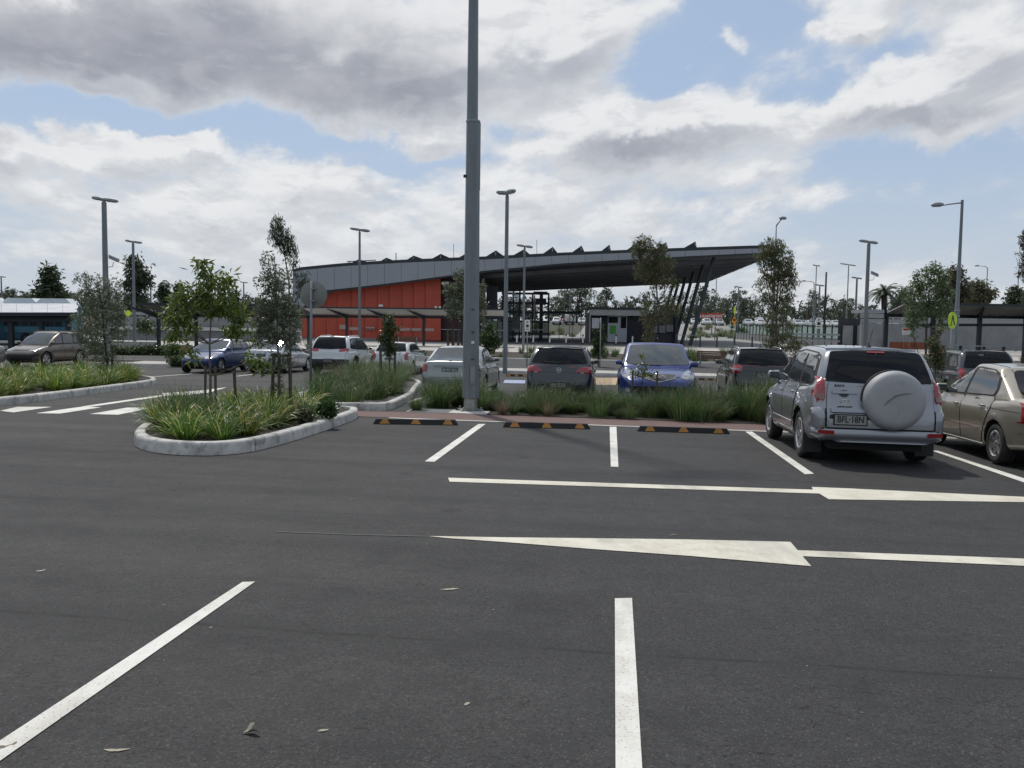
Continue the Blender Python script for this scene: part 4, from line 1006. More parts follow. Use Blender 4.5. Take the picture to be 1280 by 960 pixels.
# ---------------------------------------------------------------- cars
def interp(tab, x):
    if x <= tab[0][0]: return tab[0][1]
    for (a, va), (b, vb) in zip(tab[:-1], tab[1:]):
        if x <= b: return va+(vb-va)*(x-a)/(b-a)
    return tab[-1][1]
def smooth_tab(tab, w):
    def f(x):
        return (interp(tab, x-w)+2*interp(tab, x-w*.5)+2*interp(tab, x)+2*interp(tab, x+w*.5)+interp(tab, x+w))/8.
    return f
def cubegrid(nx, ny, nz):
    """verts in [-1,1]^3 on the surface of a box, faces outward"""
    vid = {}; V = []; Fc = []
    def vi(i, j, k):
        key = (i, j, k)
        if key not in vid: vid[key] = len(V); V.append((2*i/nx-1, 2*j/ny-1, 2*k/nz-1))
        return vid[key]
    for i in range(nx):
        for j in range(ny):
            Fc.append((vi(i,j,0), vi(i,j+1,0), vi(i+1,j+1,0), vi(i+1,j,0)))
            Fc.append((vi(i,j,nz), vi(i+1,j,nz), vi(i+1,j+1,nz), vi(i,j+1,nz)))
    for i in range(nx):
        for k in range(nz):
            Fc.append((vi(i,0,k), vi(i+1,0,k), vi(i+1,0,k+1), vi(i,0,k+1)))
            Fc.append((vi(i,ny,k), vi(i,ny,k+1), vi(i+1,ny,k+1), vi(i+1,ny,k)))
    for j in range(ny):
        for k in range(nz):
            Fc.append((vi(0,j,k), vi(0,j,k+1), vi(0,j+1,k+1), vi(0,j+1,k)))
            Fc.append((vi(nx,j,k), vi(nx,j+1,k), vi(nx,j+1,k+1), vi(nx,j,k+1)))
    return V, Fc
def dens(t, e=.62):
    """push grid lines towards the edges for crisp rounding"""
    return math.copysign(abs(t)**e, t)
def rbox(nx, ny, nz, half, rad, fn):
    V, Fc = cubegrid(nx, ny, nz); out = []
    hx, hy, hz = half
    for (a, b, c) in V:
        a, b, c = dens(a, .8), dens(b, .6), dens(c, .7)
        p = Vector((a*hx, b*hy, c*hz))
        q = Vector((max(-hx+rad, min(hx-rad, p.x)), max(-hy+rad, min(hy-rad, p.y)), max(-hz+rad, min(hz-rad, p.z))))
        d = p-q
        if d.length > rad: p = q+d.normalized()*rad
        out.append(fn(p.x/hx, p.y/hy, p.z/hz))
    return out, Fc
def roundc(poly, r):
    """rounded corners, radius r at most a third of the shorter edge"""
    out = []; n = len(poly)
    for i in range(n):
        p = Vector(poly[i]); a = Vector(poly[i-1]); b = Vector(poly[(i+1) % n])
        ra = min(r, (a-p).length*.36); rb = min(r, (b-p).length*.36)
        p0 = p+(a-p).normalized()*ra; p2 = p+(b-p).normalized()*rb
        for t in (0, .33, .67, 1): out.append(tuple(p0*(1-t)**2+p*2*t*(1-t)+p2*t*t))
    return out
def evalmesh(o):
    dg_ = bpy.context.evaluated_depsgraph_get(); return bpy.data.meshes.new_from_object(o.evaluated_get(dg_))
class Car:
    def __init__(s, P, hi=True):
        s.P = P; L, W_, H = P['L'], P['W'], P['H']; s.W = W_; s.H = H
        xr = smooth_tab(P['rear'], .05); xf = smooth_tab(P['front'], .05); zt = smooth_tab(P['top'], .10); zb = smooth_tab(P['bot'], .08)
        plan = smooth_tab(P['plan'], .12); vert = smooth_tab(P['vert'], .05)
        gxr = smooth_tab(P['g_rear'], .06); gxf = smooth_tab(P['g_front'], .06); roof = smooth_tab(P['roof'], .15); gw = smooth_tab(P['g_w'], .05)
        gpl = smooth_tab(P.get('g_plan', [(-L/2,.95),(-L/2+.5,1),(L/2-1,1),(L/2,.97)]), .1)
        def low(a, b, c):
            x = a*L/2; k = (c+1)/2
            for _ in range(2):
                z = zb(x)+k*(zt(x)-zb(x)); x = xr(z)+(a+1)/2*(xf(z)-xr(z))
            y = b*W_/2*plan(x)*vert(z)
            z -= .035*b*b*max(0, c)
            # wheel arch flare
            for wx in (P['wx'], P['wx']-P['wb']):
                d = math.hypot(x-wx, z-P['r']); y += math.copysign(P.get('flare', .018)*math.exp(-((d-P['r']-.07)/.06)**2), b)*abs(b)**4*(1 if z > .2 else 0)
            return (x, y, z)
        def gh(a, b, c):
            k = (c+1)/2; x = a*L/2*.6; z0 = P['belt']-.10
            for _ in range(3):
                z = z0+k*(roof(x)-z0); x = gxr(z)+(a+1)/2*(gxf(z)-gxr(z))
            bow = P.get('bow', .10)*(abs(b)**2)*(1 if a > 0 else P.get('rbow', .6))
            x -= math.copysign(bow, a)*abs(a)**3
            y = b*W_/2*gw(z)*gpl(x)
            z -= .030*b*b*max(0, c)
            return (x, y, z)
        n = (56, 18, 16) if hi else (34, 10, 10)
        v1, f1 = rbox(*n, (L/2, W_/2, .4), P.get('rl', .10), low)
        n2 = (40, 16, 14) if hi else (24, 10, 8)
        v2, f2 = rbox(*n2, (L*.3, W_/2, .3), P.get('rg', .09), gh)
        m1 = bpy.data.meshes.new('low'); m1.from_pydata(v1, [], f1)
        m2 = bpy.data.meshes.new('gh'); m2.from_pydata(v2, [], f2)
        for m in (m1, m2): m.materials.append(P['paint']); m.materials.append(DARKIN)
        o1 = obj('low', m1)
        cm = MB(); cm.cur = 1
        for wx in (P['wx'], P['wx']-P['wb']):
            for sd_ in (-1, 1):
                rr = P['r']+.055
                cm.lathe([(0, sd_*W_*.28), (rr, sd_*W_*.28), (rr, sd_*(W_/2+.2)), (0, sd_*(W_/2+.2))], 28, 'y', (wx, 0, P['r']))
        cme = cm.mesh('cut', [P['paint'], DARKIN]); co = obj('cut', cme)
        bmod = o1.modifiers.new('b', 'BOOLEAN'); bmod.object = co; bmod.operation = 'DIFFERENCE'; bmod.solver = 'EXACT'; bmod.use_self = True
        bpy.context.view_layer.update()
        mm = evalmesh(o1)
        bpy.data.objects.remove(o1); bpy.data.objects.remove(co)
        if len(mm.vertices) < 500: mm = m1
        bm = bmesh.new(); bm.from_mesh(mm); bm.from_mesh(m2); bmesh.ops.remove_doubles(bm, verts=bm.verts, dist=.0005)
        s.bvh = BVHTree.FromBMesh(bm)
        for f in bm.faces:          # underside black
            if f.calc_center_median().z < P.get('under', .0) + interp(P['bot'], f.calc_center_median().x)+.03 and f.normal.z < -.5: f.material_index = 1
        if P.get('clad'):
            pass
        me = bpy.data.meshes.new('body'); bm.to_mesh(me); bm.free()
        me.materials.append(P['paint']); me.materials.append(DARKIN)
        me.polygons.foreach_set('use_smooth', [True]*len(me.polygons)); me.set_sharp_from_angle(angle=R(38))
        s.root = empty('parked_car'); s.body = obj('body', me, s.root)
    def cast(s, axis, h, z):
        dirs = {'rear': ((-9,h,z),(1,0,0)), 'front': ((9,h,z),(-1,0,0)), 'left': ((h,9,z),(0,-1,0)), 'right': ((h,-9,z),(0,1,0)), 'top': ((h,z,9),(0,0,-1))}
        o_, d_ = dirs[axis]
        r = s.bvh.ray_cast(Vector(o_), Vector(d_))
        if r[0] is None:
            o2 = {'rear': Vector((-s.P['L']/2,h,z)), 'front': Vector((s.P['L']/2,h,z)), 'left': Vector((h,s.W/2,z)), 'right': Vector((h,-s.W/2,z)), 'top': Vector((h,z,s.H))}[axis]
            r = s.bvh.find_nearest(o2)
        if axis == 'rear' and r[0].x > -s.P['L']/2+.42 and z < s.P['belt']+.12: r = s.bvh.find_nearest(Vector((-s.P['L']/2+.10,h,z)))
        if axis == 'front' and r[0].x < s.P['L']/2-.55 and z < s.P['belt']-.1: r = s.bvh.find_nearest(Vector((s.P['L']/2-.12,h,z)))
        nr = r[1]
        if nr.dot(Vector(d_)) > 0: nr = -nr
        return r[0], nr
    def patch(s, name, axis, poly, m, off=.004, step=.10, rnd=0, bulge=False, parent=None, both=False, extra=None):
        """panel laid on the body: outline in the view of that side, following its curvature"""
        if rnd: poly = roundc(poly, .045*rnd)
        res = []
        for sgn in ((1, -1) if both else (1,)):
            ax = axis; pl = poly
            if both:
                if axis in ('rear', 'front'): pl = [(sgn*a, b) for a, b in poly]
                elif axis == 'top': pl = [(a, sgn*b) for a, b in poly]
                else: ax = 'left' if sgn > 0 else 'right'
            vs, fs, bd = tri2d(pl, step)
            V3 = []
            for (h, z), isb in zip(vs, bd):
                p, n_ = s.cast(ax, h, z)
                V3.append(p+n_*(off if not (bulge and isb) else min(.0075, off)))
            me = bpy.data.meshes.new(name); me.from_pydata([tuple(v) for v in V3], [], [tuple(f) for f in fs])
            me.materials.append(m); bm = bmesh.new(); bm.from_mesh(me)
            dv = {'rear': Vector((-1,0,0)), 'front': Vector((1,0,0)), 'left': Vector((0,1,0)), 'right': Vector((0,-1,0)), 'top': Vector((0,0,1))}[ax]
            for f in bm.faces:
                if f.normal.dot(dv) < 0: f.normal_flip()
            bm.to_mesh(me); bm.free(); me.polygons.foreach_set('use_smooth', [True]*len(me.polygons))
            res.append(obj(name, me, parent or s.root))
        return res
    def panel(s, name, axis, poly, both=False, gap=.007, step=.075, rnd=1, m=None):
        """a door or lid: dark seam beneath, painted skin standing just proud"""
        if rnd: poly = roundc(poly, .045*rnd)
        cx = sum(p[0] for p in poly)/len(poly); cy = sum(p[1] for p in poly)/len(poly)
        def grow(p, g):
            out = []
            n = len(p); ar = sum(p[i][0]*p[(i+1) % n][1]-p[(i+1) % n][0]*p[i][1] for i in range(n)); sg = 1 if ar > 0 else -1
            for i in range(n):
                a = Vector(p[i-1]); b = Vector(p[(i+1) % n]); d = (b-a)
                if d.length < 1e-6: out.append(p[i]); continue
                d.normalize(); out.append((p[i][0]+d.y*g*sg, p[i][1]-d.x*g*sg))
            return out
        s.patch('seam', axis, grow(poly, gap), DARKIN, .0015, step, 0, both=both)
        return s.patch(name, axis, poly, m or s.P['paint'], .0085, step, 0, both=both)
    def strip(s, name, axis, pts, w, m, off=.012, both=False, n=12, thick=True):
        """moulding along a polyline on the body"""
        res = []
        for sgn in ((1,-1) if both else (1,)):
            ax = axis; pp = pts
            if both:
                if axis in ('left','right'): ax = 'left' if sgn > 0 else 'right'
                elif axis == 'top': pp = [(a, sgn*b) for a, b in pts]
                else: pp = [(sgn*a, b) for a, b in pts]
            fine = []
            for a, b in zip(pp[:-1], pp[1:]):
                for k in range(n): fine.append((a[0]+(b[0]-a[0])*k/n, a[1]+(b[1]-a[1])*k/n))
            fine.append(pp[-1])
            mb = MB()
            P3 = []
            for i, (h, z) in enumerate(fine):
                p, nn = s.cast(ax, h, z); P3.append((p, nn))
            for i, (p, nn) in enumerate(P3):
                d = (P3[min(i+1, len(P3)-1)][0]-P3[max(0, i-1)][0]).normalized(); u = nn.cross(d).normalized()*w/2
                mb.v += [tuple(p-u), tuple(p-u*.8+nn*off), tuple(p+u*.8+nn*off), tuple(p+u)]
            for i in range(len(P3)-1):
                for j in range(3): b = i*4+j; mb.face((b, b+4, b+5, b+1))
            mb.face((0,1,2,3)); e_ = (len(P3)-1)*4; mb.face((e_, e_+1, e_+2, e_+3))
            res.append(mb.build(name, m, s.root, smooth=40))
        return res
    def wheels(s, style=0, rimm=None):
        P = s.P; r = P['r']; w = .22
        tw, rw = wheelmesh(r, w, style, rimm or ALLOY)
        for wx in (P['wx'], P['wx']-P['wb']):
            for sg in (1, -1):
                t = obj('wheel', tw, s.root); t.location = (wx, sg*(s.W/2-.115-w/2+.10), r); t.rotation_euler = (0, random.uniform(0,6), 0 if sg > 0 else math.pi)
                obj('rim', rw, t)
    def mirror(s, x, z, k=1., m=None):
        for sg in (1, -1):
            p, n_ = s.cast('left' if sg > 0 else 'right', x, z-.06)
            c = Vector((x+.02, p.y+sg*.075, z+.02)); k = k*.86
            v, f = rbox(8, 8, 6, (.07*k, .11*k, .075*k), .055*k, lambda a, b, c_: (a*.07*k*(1 if a > 0 else .8), b*.11*k, c_*.075*k))
            me = bpy.data.meshes.new('door_mirror'); me.from_pydata(v, [], f); me.materials.append(m or s.P['paint']); me.polygons.foreach_set('use_smooth', [True]*len(me.polygons))
            o = obj('door_mirror', me, s.root, c)
            MB().box(-.078*k,-.070*k,-.085*k,.085*k,-.055*k,.055*k).build('mirror_glass', WGLASS2, o)
            MB().obox(Vector((-.01,-sg*.16,-.07)), Vector((0,-sg*.03,-.03)), .05, .035).build('mirror_arm', BLACKP, o)
    def handle(s, x, z, both=True, axis='left'):
        for sg in (1, -1):
            ax = 'left' if sg > 0 else 'right'
            p, nn = s.cast(ax, x, z)
            mb = MB(); mb.tube([p+Vector((-.085,0,0))+nn*.006, p+Vector((-.06,0,0))+nn*.03, p+Vector((.06,0,0))+nn*.03, p+Vector((.085,0,0))+nn*.006], [.009,.014,.014,.009], 8)
            mb.build('door_handle', s.P.get('handle', s.P['paint']), s.root, True)
    def plate(s, axis, y, z, text, w=.37, h=.11, m=None, off=.03):
        sg = -1 if axis == 'rear' else 1
        p, nn = s.cast(axis, y, z)
        x = p.x+sg*off
        e = MB().box(-.008,.008,-w/2,w/2,-h/2,h/2).build('number_plate', m or PLATEW, s.root, loc=(x, y, z))
        MB().box(-.010,.006,-w/2-.018,w/2+.018,-h/2-.016,h/2+.016).build('plate_surround', BLACKP, e, loc=(-sg*.008,0,0))
        if text:
            t = obj('plate_text', textmesh(text, h*1.02, PLATEB, .0015), e); t.scale = (.80,1,1)
            t.rotation_euler = (R(90), 0, R(-90) if sg < 0 else R(90)); t.location = (sg*.0095, 0, .002)
        return e
    def place(s, rear_px=None, at=None, head=None, label='', group='cars parked in the bays', dist=None):
        P = s.P; head = HEAD if head is None else head
        x, y = at
        s.root.location = (x, y, gz(x, y)+.012)
        # tilt with the ground
        d = Vector((math.cos(head), math.sin(head))); l = Vector((-d.y, d.x))
        pf = (gz(x+d.x, y+d.y)-gz(x-d.x, y-d.y))/2; pl = (gz(x+l.x, y+l.y)-gz(x-l.x, y-l.y))/2
        fx = Vector((d.x, d.y, pf)).normalized(); ly = Vector((l.x, l.y, pl)).normalized(); uz = fx.cross(ly).normalized(); ly = uz.cross(fx)
        s.root.rotation_euler = Matrix(((fx.x,ly.x,uz.x),(fx.y,ly.y,uz.y),(fx.z,ly.z,uz.z))).to_euler()
        setp(s.root, label, 'car', group)
_wm = {}
def wheelmesh(r, w, style, rimm):
    key = (round(r,3), style, rimm.name)
    if key in _wm: return _wm[key]
    rr = r*.66
    t = MB(); t.lathe([(rr-.01,-w/2+.02), (rr+.01,-w/2+.005), (r*.86,-w/2), (r*.96,-w/2+.012), (r,-w/2+.045), (r,-.03), (r-.008,-.028), (r-.008,-.018), (r,-.016), (r,.016), (r-.008,.018), (r-.008,.028), (r,.03), (r,w/2-.045), (r*.96,w/2-.012), (r*.86,w/2), (rr+.01,w/2-.005), (rr-.01,w/2-.02), (rr-.01,-w/2+.02)], 40, 'y')
    tm = t.mesh('tyre', RUBBER, 50)
    m = MB(); y0 = w/2
    m.lathe([(rr,y0-.012), (rr-.012,y0-.004), (rr-.03,y0-.02), (rr-.035,y0-.06), (rr-.04,-w/2+.03)], 36, 'y')
    m.cur = 1; m.lathe([(rr-.04,-.02), (.0,-.02)], 24, 'y'); m.cur = 0
    ns = {0: 5, 1: 7, 2: 6, 3: 5}[style]; sw = {0: .050, 1: .032, 2: .045, 3: .06}[style]
    for k in range(ns):
        a = 2*math.pi*k/ns
        for dd in ((0,) if style != 3 else (-.16,.16)):
            ww = sw if style != 3 else .024
            c, s_ = math.cos(a+dd), math.sin(a+dd); c0, s0 = math.cos(a), math.sin(a)
            A = []; B = []
            for (q, hw, yy) in ((.03, ww*.75, y0-.030), (rr-.02, ww*1.15, y0-.016)):
                cc, ss_ = (c0, s0) if q < .1 else (c, s_)
                for sg, y_ in ((-1,yy), (1,yy), (1,yy-.035), (-1,yy-.035)):
                    pt = (q*cc-sg*hw*ss_, y_, q*ss_+sg*hw*cc); (A if q < .1 else B).append(pt)
            m.hull(A, B)
    m.lathe([(0,y0-.018), (.03,y0-.018), (.045,y0-.028), (.05,y0-.05)], 16, 'y')
    _wm[key] = (tm, m.mesh('rim', [rimm, DARKIN], 35)); return _wm[key]
def rot_at(rx, d, L, head=None):
    """centre of a car whose rear (or near) end sits at photo column rx, d metres ahead"""
    h = SV if head is None else head
    x = XO(rx, d); return (x+h.x*L/2, d+h.y*L/2)
PCACHE = {}
def P_(n, *a, **k):
    if n not in PCACHE: PCACHE[n] = paint(n, *a, **k)
    return PCACHE[n]

def common(c, dlo, panes, doors, handles, mir, ws, glassm=None, wsm=None, sideg=None, gas=None):
    """windscreen, side glass, doors, mirrors and handles"""
    P = c.P
    c.patch('window_frame', 'left', dlo, BLACKP, .003, .10, 1, both=True)
    for p in panes: c.patch('side_window', 'left', p, sideg or WGLASS3, .008, .12, 1, both=True)
    for d in doors: c.panel('door', 'left', d, both=True)
    for h in handles: c.handle(*h)
    c.mirror(*mir)
    c.patch('windscreen', 'front', ws, wsm or WGLASS2, .006, .12, 2)
def rav():
    paintm = P_('silver_paint', (.25,.26,.28), .6, .33)
    P = dict(L=4.35, W=1.82, H=1.69, wb=2.56, wx=1.32, r=.355, belt=1.06, paint=paintm, flare=.03, rl=.12, rg=.11,
        rear=[(.30,-2.06),(.36,-2.13),(.42,-2.165),(.50,-2.17),(.77,-2.165),(.82,-2.10),(.98,-2.085),(1.15,-2.05),(1.3,-2.0)],
        front=[(.2,1.95),(.35,2.12),(.6,2.16),(.8,2.10),(.95,1.9),(1.1,1.6)],
        top=[(-2.2,1.27),(-1.95,1.26),(-1.5,1.16),(-1.0,1.12),(.6,1.06),(.95,1.05),(1.6,.96),(2.0,.85),(2.2,.72)],
        bot=[(-2.2,.35),(-1.8,.29),(-.6,.21),(.7,.21),(1.7,.23),(2.2,.27)],
        plan=[(-2.2,.90),(-2.05,.955),(-1.7,.985),(-1,1),(1,1),(1.6,.97),(1.95,.88),(2.2,.72)],
        vert=[(.2,.90),(.4,.965),(.62,.99),(.8,1.0),(1.0,.975),(1.2,.93)],
        g_rear=[(.95,-2.02),(1.15,-2.03),(1.35,-1.96),(1.52,-1.86),(1.7,-1.74)], g_front=[(.95,1.30),(1.05,1.15),(1.3,.72),(1.55,.30),(1.7,.05)],
        roof=[(-2.1,1.60),(-1.7,1.63),(-1.0,1.67),(-.3,1.69),(.3,1.67),(.8,1.6)], g_w=[(.95,.935),(1.1,.925),(1.3,.86),(1.5,.79),(1.65,.735)], bow=.12, rbow=.5)
    c = Car(P)
    # tailgate, glass, lamps
    c.panel('tailgate', 'rear', [(-.71,.54),(.71,.54),(.715,.8),(.70,1.10),(.64,1.24),(-.64,1.24),(-.70,1.10),(-.715,.8)], rnd=1)
    c.patch('rear_window', 'rear', [(-.72,1.17),(-.69,1.30),(-.61,1.585),(0,1.615),(.61,1.585),(.69,1.30),(.72,1.17),(0,1.145)], WGLASS, .012, .10, 1)
    c.patch('tail_lamp', 'rear', [(.725,.92),(.730,1.22),(.79,1.235),(.865,1.22),(.885,1.06),(.85,.94),(.79,.90)], REDL, .018, .05, 1, bulge=True, both=True)
    c.patch('tail_lamp_side', 'left', [(-2.13,1.205),(-1.98,1.20),(-1.90,1.13),(-1.93,1.02),(-2.02,.92),(-2.13,.885)], REDL, .014, .05, 1, bulge=True, both=True)
    c.patch('reversing_lens', 'rear', [(.74,.925),(.74,1.0),(.81,1.0),(.835,.955),(.79,.915)], AMBL, .024, .03, 1, both=True)
    c.strip('bumper_ledge', 'rear', [(-.725,.80),(-.725,.54),(-.70,.525),(.70,.525),(.725,.54),(.725,.80)], .020, DARKIN, .006, n=8)
    c.patch('bumper_corner', 'rear', [(.735,.50),(.735,.785),(.80,.815),(.88,.80),(.90,.58),(.87,.47)], paintm, .038, .05, 1, bulge=True, both=True)
    c.patch('bumper_face', 'rear', [(-.88,.37),(-.88,.515),(.88,.515),(.88,.37),(.5,.345),(-.5,.345)], paintm, .045, .05, 1, bulge=True)
    c.patch('reflector', 'rear', [(.62,.465),(.62,.50),(.79,.505),(.79,.47)], REDL, .062, .05, 0, both=True)
    # plate recess and ledge
    c.patch('plate_recess', 'rear', [(.12,.56),(.12,.735),(.68,.735),(.68,.56)], BLACKP, .008, .08, 0)
    c.strip('plate_ledge', 'rear', [(.14,.765),(.66,.765)], .07, paintm, .045)
    c.plate('rear', .40, .65, 'BFL·18N', .42, .125, off=.022)
    c.strip('tailgate_handle', 'rear', [(.30,1.02),(.64,1.02)], .045, paintm, .045)
    c.patch('handle_cup', 'rear', [(.40,1.0),(.44,1.055),(.52,1.055),(.56,1.0),(.5,.955),(.45,.955)], mat('handle_shade', (.05,.05,.052), .5), .014, .05, 1)
    p, nn = c.cast('rear', .47, .90)
    bd = MB()
    for (a_, b_, cc) in ((.052,.032,0),(.018,.03,0),(.034,.012,.008)):
        pts = [(p.x-.016, .47+a_*1.25*math.cos(t*math.pi/10), .90+cc+b_*math.sin(t*math.pi/10)) for t in range(21)]
        bd.tube(pts, .0065, 5, cap=False)
    bd.build('badge', CHROME, c.root, True)
    for (yy, zz, tx, sz) in ((.54,1.115,'RAV4',.055), (.47,.825,'LIMITED SPORT',.030)):
        q, _n = c.cast('rear', yy, zz); t = obj('badge_lettering', textmesh(tx, sz, BLACKP), c.root); t.location = (q.x-.014, yy, zz); t.rotation_euler = (R(90), 0, R(-90))
    # spare wheel under a moulded cover
    sx, sy, sz = -2.10, -.17, .935; rad = .415
    m = MB(); m.lathe([(0,-.216),(.15,-.216),(.27,-.213),(.325,-.205),(.365,-.188),(.395,-.155),(rad-.006,-.115),(rad,-.07),(rad-.006,-.02),(rad-.02,.06)], 56, 'x', (sx,sy,sz))
    sp = m.build('spare_wheel_cover', mat('silver_cover_plastic', (.33,.335,.345), .62, .25, var=.07, vs=3., dirt=((.22,.21,.19), 4., .55, .35)), c.root, 50)
    m = MB(); m.lathe([(rad-.012,-.01),(rad+.012,.0),(rad+.012,.05),(rad-.05,.09)], 48, 'x', (sx,sy,sz)); m.build('cover_gasket', BLACKP, sp, 50)
    m = MB(); pts = [(sx-.224, sy+.17, sz-.06),(sx-.227, sy+.12, sz+.0),(sx-.228, sy+.03, sz+.075),(sx-.228, sy-.08, sz+.11),(sx-.224, sy-.19, sz+.115)]
    m.tube(pts, [.002,.008,.010,.008,.002], 6); m.build('cover_crease', mat('crease_shade', (.17,.17,.175), .4, .5), sp, True)
    m = MB(); m.box(sx-.05, sx+.12, -.42, .05, .50, .58); m.build('cover_foot', BLACKP, c.root)
    # glasshouse and sides
    dlo = [(-1.72,1.10),(-1.82,1.20),(-1.66,1.52),(-1.35,1.575),(-.5,1.61),(.15,1.57),(.60,1.33),(.93,1.09),(.8,1.055),(-.5,1.075)]
    panes = [[(.12,1.10),(-.02,1.54),(.12,1.525),(.50,1.34),(.84,1.10)], [(-.86,1.11),(-.80,1.555),(-.10,1.555),(.04,1.10)], [(-1.70,1.17),(-1.56,1.49),(-.90,1.55),(-.96,1.12),(-1.60,1.12)]]
    doors = [[(.08,.36),(.08,1.09),(.50,1.08),(.90,1.05),(.97,.9),(.98,.36)], [(-.86,.78),(-.96,1.0),(-.93,1.10),(.05,1.09),(.05,.36),(-.72,.36),(-.74,.55)]]
    common(c, dlo, panes, doors, [(.22,.93),(-.72,.95)], (.80,1.13,1.1), [(-.70,1.09),(-.60,1.58),(.60,1.58),(.70,1.09),(0,1.05)])
    c.strip('door_moulding', 'left', [(-.70,.45),(.95,.45)], .10, paintm, .022, both=True)
    c.panel('bonnet', 'top', [(1.25,-.66),(1.25,.66),(2.02,.58),(2.08,0),(2.02,-.58)], m=paintm)
    c.patch('headlamp', 'front', [(.45,.72),(.50,.90),(.82,.95),(.84,.78)], CLEARL, .012, .06, 1, bulge=True, both=True)
    c.patch('grille', 'front', [(-.40,.72),(-.42,.88),(.42,.88),(.40,.72)], BLACKP, .01, .08, 1); c.patch('lower_grille', 'front', [(-.5,.34),(-.55,.5),(.55,.5),(.5,.34)], BLACKP, .01, .08, 1)
    # roof extras
    q, _ = c.cast('top', -1.45, 0.0)
    m = MB(); m.lathe([(.05,-.01),(.04,.03),(.018,.05),(.008,.08)], 10, 'z', (-1.45,0,q.z)); m.tube([(-1.45,0,q.z+.04),(-1.62,0,q.z+.27)], .0035, 5); m.build('aerial', BLACKP, c.root, True)
    c.patch('high_stop_lamp', 'rear', [(-.12,1.572),(-.12,1.592),(.12,1.592),(.12,1.572)], REDL, .018, .05, 0)
    c.strip('spoiler_lip', 'rear', [(-.60,1.612),(0,1.635),(.60,1.612)], .05, paintm, .028)
    for sg in (1,-1): c.strip('roof_seam', 'top', [(-1.75,sg*.56),(.2,sg*.57)], .012, BLACKP, .004)
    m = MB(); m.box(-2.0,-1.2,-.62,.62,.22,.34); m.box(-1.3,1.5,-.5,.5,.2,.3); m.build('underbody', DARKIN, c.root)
    for sg in (1,-1):
        m = MB(); m.box(-1.64,-1.62,sg*.78-.13,sg*.78+.13,.12,.40); m.build('mud_flap', BLACKP, c.root)
    c.wheels(0)
    return c
c = rav()
c.place(at=(5.2+.116*1.24, 12.85+1.24), label='silver four wheel drive with a covered spare wheel on its tailgate, parked nearest the camera')
RAVPOS = c

